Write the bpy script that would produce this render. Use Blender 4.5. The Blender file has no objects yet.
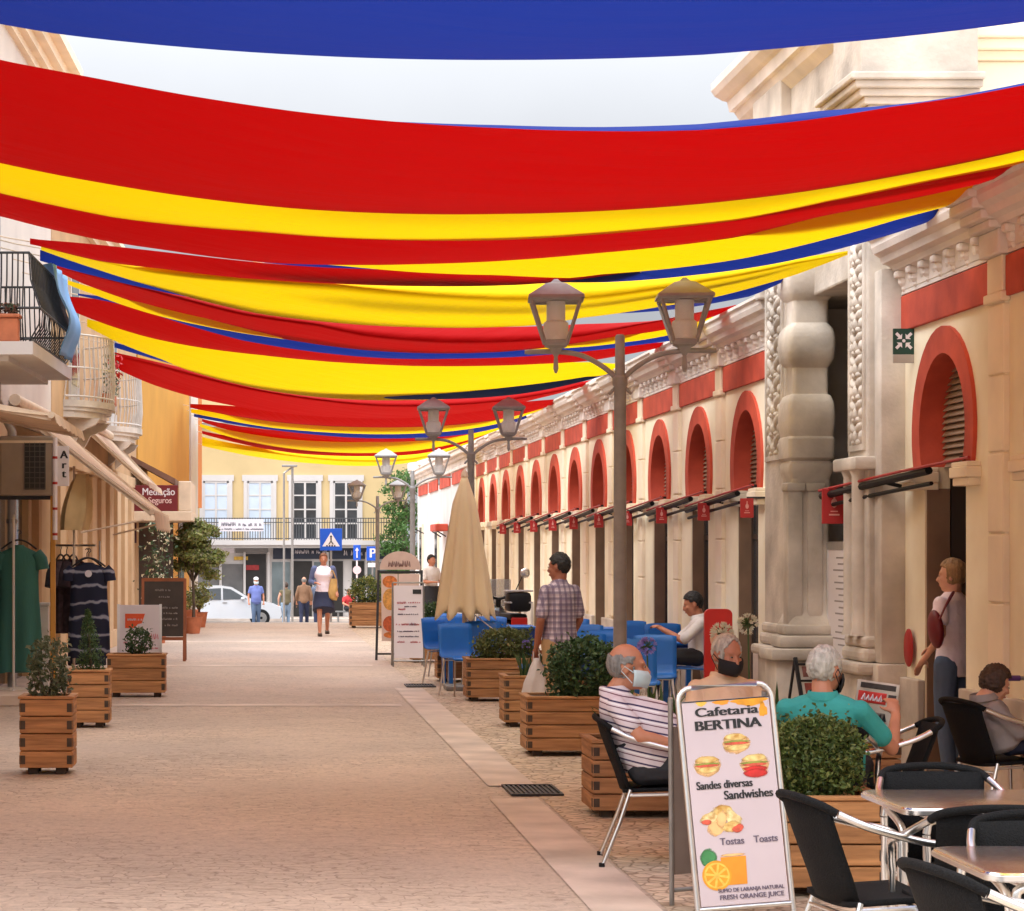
import bpy, bmesh, math, random
import numpy as np
from mathutils import Vector, Matrix, noise as mnoise
random.seed(7); RNG = np.random.default_rng(7)
R = math.radians
C = bpy.context.scene.collection
scene = bpy.context.scene

# ---------------------------------------------------------------- camera, sky, sun, exposure
H, F, VX, VY = 1.78, 2300.0, 262.0, 550.0      # eye height, focal length in pixels, street vanishing point
cd = bpy.data.cameras.new('camera'); cam = bpy.data.objects.new('camera', cd); C.objects.link(cam)
cam.location = (0, 0, H); cam.rotation_euler = (R(90), 0, 0)
cd.sensor_fit = 'HORIZONTAL'; cd.sensor_width = 36; cd.lens = 36*F/1024
cd.shift_x = (512-VX)/1024; cd.shift_y = (VY-455.5)/1024
cd.clip_start = .1; cd.clip_end = 3000
scene.camera = cam

SUN_EL, SUN_AZ = 50, 238        # degrees; azimuth clockwise from +Y: behind and left of the camera
wd = bpy.data.worlds.new('World'); scene.world = wd; wd.use_nodes = True
nt = wd.node_tree; nt.nodes.clear()
sky = nt.nodes.new('ShaderNodeTexSky'); sky.sky_type = 'NISHITA'; sky.sun_disc = False
sky.sun_elevation = R(SUN_EL); sky.sun_rotation = R(SUN_AZ); sky.dust_density = 4; sky.air_density = 1.0
hs = nt.nodes.new('ShaderNodeHueSaturation'); hs.inputs['Saturation'].default_value = .06; hs.inputs['Value'].default_value = 1.0
# cloud deck: a real overcast sky is about three times brighter overhead than at the horizon
tc = nt.nodes.new('ShaderNodeTexCoord'); sp = nt.nodes.new('ShaderNodeSeparateXYZ')
mr = nt.nodes.new('ShaderNodeMapRange'); mr.inputs['From Min'].default_value = .12; mr.inputs['From Max'].default_value = .85
mr.inputs['To Min'].default_value = .52; mr.inputs['To Max'].default_value = 3.9
nz = nt.nodes.new('ShaderNodeTexNoise'); nz.inputs['Scale'].default_value = 3.5; nz.inputs['Detail'].default_value = 5
mz = nt.nodes.new('ShaderNodeMapRange'); mz.inputs['From Min'].default_value = .3; mz.inputs['From Max'].default_value = .7
mz.inputs['To Min'].default_value = .9; mz.inputs['To Max'].default_value = 1.08
mm = nt.nodes.new('ShaderNodeMath'); mm.operation = 'MULTIPLY'
flat = nt.nodes.new('ShaderNodeMixRGB'); flat.inputs[0].default_value = .8; flat.inputs[2].default_value = (7.9, 8.2, 8.75, 1)
mul = nt.nodes.new('ShaderNodeMixRGB'); mul.blend_type = 'MULTIPLY'; mul.inputs[0].default_value = 1
bg = nt.nodes.new('ShaderNodeBackground'); bg.inputs['Strength'].default_value = .095
wo = nt.nodes.new('ShaderNodeOutputWorld')
L = nt.links.new
L(sky.outputs[0], hs.inputs['Color']); L(hs.outputs[0], flat.inputs[1]); L(flat.outputs[0], mul.inputs[1])
L(tc.outputs['Generated'], sp.inputs[0]); L(sp.outputs['Z'], mr.inputs['Value'])
L(tc.outputs['Generated'], nz.inputs['Vector']); L(nz.outputs['Fac'], mz.inputs['Value'])
L(mr.outputs[0], mm.inputs[0]); L(mz.outputs[0], mm.inputs[1]); L(mm.outputs[0], mul.inputs[2])
L(mul.outputs[0], bg.inputs['Color']); L(bg.outputs[0], wo.inputs[0])
sd = bpy.data.lights.new('sun', 'SUN'); sd.energy = .7; sd.angle = R(22); sd.color = (1, .985, .96)
sun = bpy.data.objects.new('sun', sd); C.objects.link(sun)
dirv = Vector((math.sin(R(SUN_AZ))*math.cos(R(SUN_EL)), math.cos(R(SUN_AZ))*math.cos(R(SUN_EL)), math.sin(R(SUN_EL))))
sun.rotation_euler = dirv.to_track_quat('Z', 'Y').to_euler(); sun.location = (-10, -10, 30)
scene.view_settings.view_transform = 'Standard'; scene.view_settings.look = 'None'
scene.view_settings.exposure = .62; scene.view_settings.gamma = 1
scene.cycles.max_bounces = 8; scene.cycles.transparent_max_bounces = 8

# ---------------------------------------------------------------- helpers
def at(px, py, Y): return Vector(((px-VX)*Y/F, Y, H+(VY-py)*Y/F))
def lin(c):
    return tuple((v/255/12.92 if v/255 <= .04045 else ((v/255+.055)/1.055)**2.4) for v in c)
MATS = {}
def mat(name, col, rough=.7, var=.12, scale=6, bump=0, bscale=40, metal=0, trans=0, coat=0, var2=None, spec=.5, detail=5, stretch=None):
    """principled material whose colour wanders between darker and lighter versions with an object-space noise"""
    if name in MATS: return MATS[name]
    m = bpy.data.materials.new(name); m.use_nodes = True; MATS[name] = m
    n = m.node_tree; b = n.nodes['Principled BSDF']; out = n.nodes['Material Output']
    tx = n.nodes.new('ShaderNodeTexCoord'); vec = tx.outputs['Object']
    if stretch:
        mp = n.nodes.new('ShaderNodeMapping'); mp.inputs['Scale'].default_value = stretch
        n.links.new(vec, mp.inputs['Vector']); vec = mp.outputs[0]
    no = n.nodes.new('ShaderNodeTexNoise'); no.inputs['Scale'].default_value = scale; no.inputs['Detail'].default_value = detail
    n.links.new(vec, no.inputs['Vector'])
    cr = n.nodes.new('ShaderNodeValToRGB'); e = cr.color_ramp.elements
    e[0].position = .3; e[1].position = .7
    e[0].color = tuple(v*(1-var) for v in col[:3])+(1,); e[1].color = tuple(min(1, v*(1+var)) for v in (var2 or col)[:3])+(1,)
    n.links.new(no.outputs['Fac'], cr.inputs[0]); n.links.new(cr.outputs[0], b.inputs['Base Color'])
    b.inputs['Roughness'].default_value = rough; b.inputs['Metallic'].default_value = metal
    b.inputs['Coat Weight'].default_value = coat; b.inputs['Specular IOR Level'].default_value = spec
    if bump:
        nb = n.nodes.new('ShaderNodeTexNoise'); nb.inputs['Scale'].default_value = bscale; nb.inputs['Detail'].default_value = 4
        n.links.new(vec, nb.inputs['Vector'])
        bp = n.nodes.new('ShaderNodeBump'); bp.inputs['Strength'].default_value = bump; bp.inputs['Distance'].default_value = .02
        n.links.new(nb.outputs['Fac'], bp.inputs['Height']); n.links.new(bp.outputs[0], b.inputs['Normal'])
    if trans:
        t = n.nodes.new('ShaderNodeBsdfTranslucent'); mx = n.nodes.new('ShaderNodeMixShader'); mx.inputs[0].default_value = trans
        n.links.new(cr.outputs[0], t.inputs['Color']); n.links.new(b.outputs[0], mx.inputs[1]); n.links.new(t.outputs[0], mx.inputs[2])
        n.links.new(mx.outputs[0], out.inputs['Surface'])
    return m

def glass(name, col=(.9, .93, .95), alpha=.25, rough=.05):
    if name in MATS: return MATS[name]
    m = bpy.data.materials.new(name); m.use_nodes = True; MATS[name] = m
    b = m.node_tree.nodes['Principled BSDF']; b.inputs['Base Color'].default_value = (*col, 1)
    b.inputs['Roughness'].default_value = rough; b.inputs['Alpha'].default_value = alpha
    return m

def mark(o, label=None, cat=None, group=None, kind=None):
    if label: o['label'] = label
    if cat: o['category'] = cat
    if group: o['group'] = group
    if kind: o['kind'] = kind
    return o
def thing(name, label, cat, loc=(0, 0, 0), rz=0, group=None):
    o = bpy.data.objects.new(name, None); C.objects.link(o); o.location = loc; o.rotation_euler = (0, 0, rz)
    o.empty_display_size = .1
    return mark(o, label, cat, group)
def link_mesh(name, me, mats, parent=None, smooth=None):
    o = bpy.data.objects.new(name, me); C.objects.link(o)
    if not isinstance(mats, (list, tuple)): mats = [mats]
    for m in mats: me.materials.append(m)
    if parent is not None: o.parent = parent
    if smooth is not None and len(me.polygons):
        me.polygons.foreach_set('use_smooth', [True]*len(me.polygons))
        if smooth < 179: me.set_sharp_from_angle(angle=R(smooth))
    return o
def copy_tree(o, parent=None):
    c = o.copy(); C.objects.link(c)
    if parent is not None: c.parent = parent
    for ch in o.children: copy_tree(ch, c)
    return c

class MB:
    def __init__(s): s.v = []; s.f = []; s.mi = []; s.M = None
    def add(s, vs, fs, mi=0):
        k = len(s.v)
        for p in vs:
            p = Vector(p)
            if s.M is not None: p = s.M @ p
            s.v.append(tuple(p))
        for f in fs: s.f.append([i+k for i in f]); s.mi.append(mi)
        return s
    def box(s, x0, x1, y0, y1, z0, z1, mi=0, M=None):
        vs = [(x, y, z) for z in (z0, z1) for y in (y0, y1) for x in (x0, x1)]
        if M is not None: vs = [M @ Vector(p) for p in vs]
        return s.add(vs, [(0, 2, 3, 1), (4, 5, 7, 6), (0, 1, 5, 4), (2, 6, 7, 3), (0, 4, 6, 2), (1, 3, 7, 5)], mi)
    def bbox(s, x0, x1, y0, y1, z0, z1, b=.01, mi=0, M=None):
        """box with chamfered edges"""
        bm = bmesh.new(); bmesh.ops.create_cube(bm, size=1)
        for v in bm.verts: v.co = Vector(((x0+x1)/2+v.co.x*(x1-x0), (y0+y1)/2+v.co.y*(y1-y0), (z0+z1)/2+v.co.z*(z1-z0)))
        bmesh.ops.bevel(bm, geom=bm.edges[:], offset=b, segments=2, affect='EDGES', profile=.5)
        bm.verts.index_update()
        vs = [v.co.copy() for v in bm.verts]
        if M is not None: vs = [M @ p for p in vs]
        s.add(vs, [[v.index for v in f.verts] for f in bm.faces], mi); bm.free(); return s
    def bar(s, p, q, w, h, mi=0, up=(0, 0, 1)):
        p = Vector(p); q = Vector(q); d = (q-p); ln = d.length; d.normalize(); u = Vector(up)
        if abs(d.dot(u)) > .98: u = Vector((0, 1, 0))
        a = d.cross(u).normalized(); b = a.cross(d)
        M = Matrix(((a.x, d.x, b.x, p.x), (a.y, d.y, b.y, p.y), (a.z, d.z, b.z, p.z), (0, 0, 0, 1)))
        return s.box(-w/2, w/2, 0, ln, -h/2, h/2, mi, M)
    def loft(s, rings, mi=0, cap=True, closed=True):
        n = len(rings[0]); k0 = 0; vs = [p for r in rings for p in r]; fs = []
        for i in range(len(rings)-1):
            for j in range(n if closed else n-1):
                a = i*n+j; b = i*n+(j+1) % n; fs.append((a, b, b+n, a+n))
        if cap and closed: fs.append(list(range(n))[::-1]); fs.append([(len(rings)-1)*n+j for j in range(n)])
        return s.add(vs, fs, mi)
    def tube(s, pts, r, n=8, mi=0, cap=True):
        pts = [Vector(p) for p in pts]; rs = r if isinstance(r, (list, tuple)) else [r]*len(pts)
        rings = []; ref = None
        for i, p in enumerate(pts):
            d = (pts[min(i+1, len(pts)-1)]-pts[max(i-1, 0)]).normalized()
            if ref is None: ref = Vector((0, 0, 1)) if abs(d.z) < .9 else Vector((1, 0, 0))
            a = d.cross(ref).normalized(); b = d.cross(a).normalized(); ref = b.cross(d)*-1 if False else ref
            if a.length < .5: a = d.orthogonal().normalized(); b = d.cross(a)
            rings.append([p+(a*math.cos(t)+b*math.sin(t))*rs[i] for t in [2*math.pi*j/n for j in range(n)]])
        return s.loft(rings, mi, cap)
    def lathe(s, prof, c=(0, 0, 0), n=16, mi=0, ph=0):
        c = Vector(c)
        return s.loft([[c+Vector((r*math.cos(2*math.pi*j/n+ph), r*math.sin(2*math.pi*j/n+ph), z)) for j in range(n)] for r, z in prof], mi)
    def ell(s, c, r, n=10, m=7, mi=0, M=None):
        c = Vector(c); rings = []
        for i in range(m+1):
            t = math.pi*(i/m); zr = -math.cos(t); rr = max(math.sin(t), .03)
            rings.append([Vector((r[0]*rr*math.cos(2*math.pi*j/n), r[1]*rr*math.sin(2*math.pi*j/n), r[2]*zr)) for j in range(n)])
        rings = [[(M @ p if M is not None else p)+c for p in rg] for rg in rings]
        return s.loft(rings, mi)
    def prism(s, poly, fn0, fn1, mi=0):
        """polygon extruded from fn0(u,v) to fn1(u,v)"""
        n = len(poly); vs = [fn0(*p) for p in poly]+[fn1(*p) for p in poly]
        fs = [list(range(n)), [n+i for i in range(n)][::-1]]+[(i, i+n, (i+1) % n+n, (i+1) % n) for i in range(n)]
        return s.add(vs, fs, mi)
    def build(s, name, mats, parent=None, smooth=None, fix=True):
        me = bpy.data.meshes.new(name); me.from_pydata(s.v, [], s.f)
        me.polygons.foreach_set('material_index', s.mi)
        if fix:
            bm = bmesh.new(); bm.from_mesh(me); bmesh.ops.recalc_face_normals(bm, faces=bm.faces[:]); bm.to_mesh(me); bm.free()
        me.update()
        return link_mesh(name, me, mats, parent, smooth)

def smooth_pts(pts, k=6):
    """Catmull-Rom through points"""
    pts = [Vector(p) for p in pts]; out = []
    for i in range(len(pts)-1):
        p0 = pts[max(i-1, 0)]; p1 = pts[i]; p2 = pts[i+1]; p3 = pts[min(i+2, len(pts)-1)]
        for j in range(k):
            t = j/k
            out.append(.5*((2*p1)+(p2-p0)*t+(2*p0-5*p1+4*p2-p3)*t*t+(3*p1-p0-3*p2+p3)*t**3))
    out.append(pts[-1]); return out

def text(body, size, parent, m, loc, rot=(R(90), 0, 0), sx=1, name='lettering', align='CENTER', bold=0, shear=0):
    cu = bpy.data.curves.new('t', 'FONT'); cu.body = body; cu.size = size; cu.align_x = align; cu.align_y = 'CENTER'
    cu.extrude = .0008; cu.shear = shear
    o = bpy.data.objects.new('t', cu); C.objects.link(o)
    dg = bpy.context.evaluated_depsgraph_get()
    me = bpy.data.meshes.new_from_object(o.evaluated_get(dg)); bpy.data.objects.remove(o); bpy.data.curves.remove(cu)
    me.materials.clear()
    if bold:        # heavier strokes: the same outlines again, a hair to each side
        bm = bmesh.new(); bm.from_mesh(me); g0 = bm.verts[:]+bm.edges[:]+bm.faces[:]
        for dx, dz in ((bold, .0004), (-bold, .0002)):
            r_ = bmesh.ops.duplicate(bm, geom=g0); bmesh.ops.translate(bm, vec=(dx, 0, dz), verts=[v for v in r_['geom'] if isinstance(v, bmesh.types.BMVert)])
        bm.to_mesh(me); bm.free()
    t = link_mesh(name, me, m, parent); t.location = loc; t.rotation_euler = rot; t.scale = (sx, 1, 1)
    return t

def leaf_mesh(name, pos, size, mats, parent=None, up=.3, narrow=.55, droop=0, nrm=None):
    """many small folded leaves at the given positions, material picked at random per leaf"""
    n = len(pos); pos = np.asarray(pos, float)
    d = RNG.normal(size=(n, 3)); d[:, 2] += up
    if nrm is not None: d = d*.7+np.asarray(nrm)*1.0
    d /= np.linalg.norm(d, axis=1)[:, None]+1e-9
    a = RNG.normal(size=(n, 3)); a[:, 2] -= droop; a -= d*(a*d).sum(1)[:, None]; a /= np.linalg.norm(a, axis=1)[:, None]+1e-9
    b = np.cross(d, a); sz = size*RNG.uniform(.6, 1.25, n)[:, None]
    v = np.empty((n, 4, 3)); v[:, 0] = pos-a*sz*.5; v[:, 1] = pos+b*sz*.5*narrow+d*sz*.12; v[:, 2] = pos+a*sz*.5; v[:, 3] = pos-b*sz*.5*narrow+d*sz*.12
    me = bpy.data.meshes.new(name); idx = np.arange(n*4).reshape(n, 4)
    me.from_pydata(v.reshape(-1, 3).tolist(), [], idx.tolist())
    me.polygons.foreach_set('material_index', RNG.integers(0, len(mats), n).astype(np.int32))
    me.update()
    return link_mesh(name, me, mats, parent)
# ---------------------------------------------------------------- materials
M_plaster = mat('market_plaster', lin((242, 226, 194)), .85, .14, .9, .08, 50, var2=lin((246, 233, 208)))
M_stone = mat('pale_stone', lin((186, 174, 161)), .8, .22, 1.8, .3, 22, var2=lin((206, 195, 182)))
M_trim = mat('painted_trim', lin((236, 220, 194)), .8, .10, 1.6, .08, 50)
M_red = mat('brick_red_paint', lin((176, 60, 40)), .75, .22, 2.2, .08, 50, var2=lin((192, 76, 52)))
M_white = mat('white_plaster', lin((206, 200, 196)), .85, .08, 1.2, .08, 50)
M_cornice = mat('cornice_white', lin((226, 216, 206)), .8, .16, 1.6, .18, 30)
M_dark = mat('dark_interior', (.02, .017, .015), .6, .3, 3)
M_wood_dark = mat('dark_wood_door', (.06, .04, .03), .5, .3, 3, stretch=(1, 1, .2))
M_iron = mat('black_iron', (.02, .02, .022), .5, .2, 20)
M_black = mat('black_plastic', (.009, .009, .01), .5, .2, 20, spec=.25)
M_weave = mat('black_weave', (.008, .008, .009), .75, .35, 120, .5, 160, spec=.15)
M_grey = mat('grey_metal', (.30, .29, .28), .4, .1, 12, metal=.6)
M_alu = mat('aluminium', (.78, .77, .76), .28, .05, 15, metal=1)
M_steel = mat('brushed_steel', (.78, .76, .74), .22, .12, 6, .05, 60, metal=1)
M_lamp = mat('lamp_paint_taupe', lin((148, 147, 146)), .55, .12, 10)
M_lampw = mat('lamp_diffuser', (.85, .84, .82), .6, .04, 8, trans=.5)
M_glass = glass('lamp_glass', (.97, .97, .97), .05)
M_pane = mat('dark_pane', (.045, .05, .055), .1, .3, 2)
M_louvre = mat('louvre_slat', lin((150, 122, 98)), .7, .12, 6)
M_wood = mat('planter_wood', lin((168, 114, 68)), .65, .28, 2.2, .25, 30, var2=lin((186, 132, 84)), stretch=(1.2, 1.2, 14))
M_wood_old = mat('planter_wood_weathered', lin((158, 108, 66)), .7, .28, 2.2, .25, 30, var2=lin((176, 128, 84)), stretch=(1.2, 1.2, 14))
M_wood_end = mat('planter_end_grain', (.07, .045, .03), .8, .3, 15)
M_soil = mat('soil', (.035, .025, .018), .95, .4, 20, .6, 40)
def leafset(tag, cols): return [mat('leaf_%s_%d' % (tag, i), c, .5, .25, 9, trans=.25) for i, c in enumerate(cols)]
L_box = leafset('boxwood', [(.095, .14, .03), (.13, .18, .04), (.06, .10, .022), (.20, .22, .06)])
L_dark = leafset('dark_bush', [(.045, .10, .035), (.065, .125, .045), (.03, .07, .025), (.09, .14, .05)])
L_lime = leafset('lime_bush', [(.13, .16, .05), (.17, .19, .06), (.09, .12, .035)])
L_pale = leafset('pale_shrub', [(.12, .15, .08), (.17, .19, .11), (.07, .10, .05)])
L_olive = leafset('olive', [(.25, .29, .08), (.33, .34, .11), (.15, .20, .05), (.26, .24, .12)])
L_tree = leafset('street_tree', [(.08, .17, .035), (.11, .21, .05), (.055, .13, .025)])
L_strap = leafset('strap_leaf', [(.06, .13, .04), (.085, .16, .05)])
M_bark = mat('bark', (.11, .08, .055), .9, .35, 12, .6, 30)
M_terra = mat('terracotta', lin((190, 112, 76)), .8, .15, 8)
M_purple = mat('purple_petal', lin((158, 146, 216)), .6, .2, 20, trans=.2)
M_whitepet = mat('white_petal', lin((226, 226, 206)), .6, .08, 20, trans=.2)
M_blueplastic = mat('blue_plastic', lin((30, 112, 200)), .4, .10, 4)
M_bluedark = mat('dark_blue_plastic', lin((22, 56, 120)), .45, .10, 4)
M_paper = mat('white_paper', lin((226, 218, 222)), .6, .03, 3)
M_signred = mat('sign_red', lin((168, 36, 36)), .5, .08, 8)
M_ink = mat('black_ink', (.02, .02, .022), .6, .1, 10)
M_cream_cloth = mat('cream_awning_cloth', lin((222, 196, 168)), .8, .10, 3, trans=.25)
M_cream_metal = mat('cream_metal', lin((220, 198, 172)), .5, .10, 5)
def skin(n, c): return mat('skin_'+n, c, .55, .10, 9)
SK_tan = skin('tan', lin((192, 128, 98))); SK_fair = skin('fair', lin((214, 158, 130))); SK_brown = skin('brown', lin((160, 100, 76)))
# ---------------------------------------------------------------- ground, one sheet to the horizon
def gz(Y):
    """street is flat, then falls away beyond the crest"""
    t = min(1, max(0, (Y-55)/23)); return -.95*(t*t*(3-2*t)) if Y > 55 else 0
def ground_mat():
    m = bpy.data.materials.new('granite_setts'); m.use_nodes = True; n = m.node_tree; b = n.nodes['Principled BSDF']; l = n.links.new
    tx = n.nodes.new('ShaderNodeTexCoord'); vec = tx.outputs['Object']
    br = n.nodes.new('ShaderNodeTexBrick'); br.inputs['Scale'].default_value = 1; br.inputs['Brick Width'].default_value = .16; br.inputs['Row Height'].default_value = .105
    br.inputs['Mortar Size'].default_value = .008; br.inputs['Mortar Smooth'].default_value = .6; br.inputs['Bias'].default_value = -.1
    br.inputs['Color1'].default_value = (*lin((192, 173, 157)), 1); br.inputs['Color2'].default_value = (*lin((210, 191, 174)), 1); br.inputs['Mortar'].default_value = (*lin((164, 144, 130)), 1)
    # wobble the rows so the setts are not ruler-straight
    nw = n.nodes.new('ShaderNodeTexNoise'); nw.inputs['Scale'].default_value = 2.6; nw.inputs['Detail'].default_value = 3; l(vec, nw.inputs['Vector'])
    va = n.nodes.new('ShaderNodeMixRGB'); va.blend_type = 'LINEAR_LIGHT'; va.inputs[0].default_value = .26
    l(vec, va.inputs[1]); l(nw.outputs['Color'], va.inputs[2]); l(va.outputs[0], br.inputs['Vector'])
    # where the wear has polished the joints away
    n1 = n.nodes.new('ShaderNodeTexNoise'); n1.inputs['Scale'].default_value = .45; n1.inputs['Detail'].default_value = 7; n1.inputs['Roughness'].default_value = .62; l(vec, n1.inputs['Vector'])
    r1 = n.nodes.new('ShaderNodeValToRGB'); r1.color_ramp.elements[0].position = .42; r1.color_ramp.elements[1].position = .62; l(n1.outputs['Fac'], r1.inputs[0])
    worn = n.nodes.new('ShaderNodeMixRGB'); worn.inputs[2].default_value = (*lin((201, 182, 167)), 1)
    l(br.outputs['Color'], worn.inputs[1])
    wf = n.nodes.new('ShaderNodeMath'); wf.operation = 'MULTIPLY'; wf.inputs[1].default_value = .9; l(r1.outputs[0], wf.inputs[0]); l(wf.outputs[0], worn.inputs[0])
    n2 = n.nodes.new('ShaderNodeTexNoise'); n2.inputs['Scale'].default_value = .42; n2.inputs['Detail'].default_value = 6; l(vec, n2.inputs['Vector'])
    r2 = n.nodes.new('ShaderNodeValToRGB'); r2.color_ramp.elements[0].position = .33; r2.color_ramp.elements[1].position = .68
    r2.color_ramp.elements[0].color = (.80, .79, .79, 1); r2.color_ramp.elements[1].color = (1.06, 1.03, 1.0, 1); l(n2.outputs['Fac'], r2.inputs[0])
    mu = n.nodes.new('ShaderNodeMixRGB'); mu.blend_type = 'MULTIPLY'; mu.inputs[0].default_value = 1; l(worn.outputs[0], mu.inputs[1]); l(r2.outputs[0], mu.inputs[2])
    # darker spots: gum, drips, chipped stones
    n3 = n.nodes.new('ShaderNodeTexNoise'); n3.inputs['Scale'].default_value = 9; n3.inputs['Detail'].default_value = 5; n3.inputs['Roughness'].default_value = .7; l(vec, n3.inputs['Vector'])
    r3 = n.nodes.new('ShaderNodeValToRGB'); r3.color_ramp.elements[0].position = .28; r3.color_ramp.elements[1].position = .46
    r3.color_ramp.elements[0].color = (.55, .51, .49, 1); r3.color_ramp.elements[1].color = (1, 1, 1, 1); l(n3.outputs['Fac'], r3.inputs[0])
    m2 = n.nodes.new('ShaderNodeMixRGB'); m2.blend_type = 'MULTIPLY'; m2.inputs[0].default_value = 1; l(mu.outputs[0], m2.inputs[1]); l(r3.outputs[0], m2.inputs[2])
    mp4 = n.nodes.new('ShaderNodeMapping'); mp4.inputs['Scale'].default_value = (1, .5, 1); l(vec, mp4.inputs[0])
    n4 = n.nodes.new('ShaderNodeTexNoise'); n4.inputs['Scale'].default_value = 26; n4.inputs['Detail'].default_value = 6; n4.inputs['Roughness'].default_value = .75; l(mp4.outputs[0], n4.inputs['Vector'])
    r4 = n.nodes.new('ShaderNodeValToRGB'); r4.color_ramp.elements[0].position = .30; r4.color_ramp.elements[1].position = .62
    r4.color_ramp.elements[0].color = (.80, .79, .77, 1); r4.color_ramp.elements[1].color = (1.06, 1.05, 1.04, 1); l(n4.outputs['Fac'], r4.inputs[0])
    m4 = n.nodes.new('ShaderNodeMixRGB'); m4.blend_type = 'MULTIPLY'; m4.inputs[0].default_value = 1; l(m2.outputs[0], m4.inputs[1]); l(r4.outputs[0], m4.inputs[2]); m2 = m4
    l(m2.outputs[0], b.inputs['Base Color']); b.inputs['Roughness'].default_value = .62
    bp = n.nodes.new('ShaderNodeBump'); bp.inputs['Strength'].default_value = .5; bp.inputs['Distance'].default_value = .012
    l(m2.outputs[0], bp.inputs['Height']); l(bp.outputs[0], b.inputs['Normal'])
    return m
def cobble_mat():
    m = bpy.data.materials.new('rough_cobbles'); m.use_nodes = True; n = m.node_tree; b = n.nodes['Principled BSDF']; l = n.links.new
    tx = n.nodes.new('ShaderNodeTexCoord'); vec = tx.outputs['Object']
    vo = n.nodes.new('ShaderNodeTexVoronoi'); vo.feature = 'DISTANCE_TO_EDGE'; vo.inputs['Scale'].default_value = 10; l(vec, vo.inputs['Vector'])
    vc = n.nodes.new('ShaderNodeTexVoronoi'); vc.inputs['Scale'].default_value = 10; l(vec, vc.inputs['Vector'])
    rm = n.nodes.new('ShaderNodeValToRGB'); rm.color_ramp.elements[0].position = .0; rm.color_ramp.elements[1].position = .09
    rm.color_ramp.elements[0].color = (*lin((140, 118, 98)), 1); rm.color_ramp.elements[1].color = (*lin((208, 186, 162)), 1); l(vo.outputs['Distance'], rm.inputs[0])
    sx = n.nodes.new('ShaderNodeSeparateXYZ'); l(vc.outputs['Color'], sx.inputs[0])
    mr_ = n.nodes.new('ShaderNodeMapRange'); mr_.inputs['To Min'].default_value = .78; mr_.inputs['To Max'].default_value = 1.08; l(sx.outputs[0], mr_.inputs['Value'])
    mu = n.nodes.new('ShaderNodeMixRGB'); mu.blend_type = 'MULTIPLY'; mu.inputs[0].default_value = 1; l(rm.outputs[0], mu.inputs[1]); l(mr_.outputs[0], mu.inputs[2])
    l(mu.outputs[0], b.inputs['Base Color']); b.inputs['Roughness'].default_value = .75
    bp = n.nodes.new('ShaderNodeBump'); bp.inputs['Strength'].default_value = .8; bp.inputs['Distance'].default_value = .02; l(vo.outputs['Distance'], bp.inputs['Height']); l(bp.outputs[0], b.inputs['Normal'])
    return m
M_setts = ground_mat(); M_cobble = cobble_mat()
M_slab = mat('smooth_slab', lin((196, 176, 161)), .6, .2, 1.6, .15, 20, var2=lin((207, 188, 173)))
M_asphalt = mat('asphalt', (.16, .15, .145), .9, .15, 4, .3, 60)

def strip(name, x0, x1, Ys, z, m, label_kind='structure'):
    b = MB(); vs = []; fs = []
    for y in Ys: vs += [(x0(y) if callable(x0) else x0, y, gz(y)+z), (x1(y) if callable(x1) else x1, y, gz(y)+z)]
    for i in range(len(Ys)-1): fs.append((2*i, 2*i+1, 2*i+3, 2*i+2))
    o = b.add(vs, fs).build(name, m, fix=False); o['kind'] = label_kind; return o
YS = [-60, 0, 20, 40, 52]+[55+i*1.5 for i in range(18)]+[90, 150, 1500]
strip('ground', -1500, 1500, YS, 0, M_setts)
strip('terrace_paving', 2.0, 5.6, [4, 20, 40, 55], .004, M_cobble)
strip('paving_strip', 1.62, 1.97, [4, 16.4], .008, M_slab)
strip('paving_strip', 1.70, 2.06, [17.3, 29.6], .008, M_slab)
strip('paving_band', -2.9, 1.60, [26.2, 26.55], .004, M_slab)
strip('paving_band', -2.8, 1.70, [35.2, 35.6], .004, M_slab)
strip('paving_band', -2.6, 2.0, [44.4, 44.9], .004, M_slab)
strip('road', -200, 200, [77.6, 82, 87.5], .004, M_asphalt)
b = MB(); b.bbox(-200, 200, 87.5, 89.9, -1.0, -.82, .02).build('pavement', M_slab)['kind'] = 'structure'
# drains
def drain(x, y, w, d, label):
    t = thing('drain_grate', label, 'drain', (x, y, .012))
    f = MB()
    for (a, b_, c, e) in ((-w/2, w/2, -d/2, -d/2+.03), (-w/2, w/2, d/2-.03, d/2), (-w/2, -w/2+.02, -d/2+.03, d/2-.03), (w/2-.02, w/2, -d/2+.03, d/2-.03)): f.box(a, b_, c, e, -.006, .008)
    f.build('frame', M_iron, t)
    g = MB(); k = 9
    for i in range(k):
        xx = -w/2+.03+(w-.06)*(i+.5)/k; g.box(xx-.008, xx+.008, -d/2+.03, d/2-.03, -.004, .004)
    g.build('grating', M_iron, t); MB().box(-w/2+.02, w/2-.02, -d/2+.03, d/2-.03, -.0075, -.006).build('pit', M_dark, t)
drain(1.99, 16.95, .38, .7, 'black iron slotted drain cover in the paving near the striped man')
drain(2.06, 30.0, .38, .6, 'small distant drain cover near the white menu board and blue chair')
MB().bbox(-3.4, -2.35, 26.2, 33, 0, .13, .015).build('shop_step', M_slab)['kind'] = 'structure'
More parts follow.
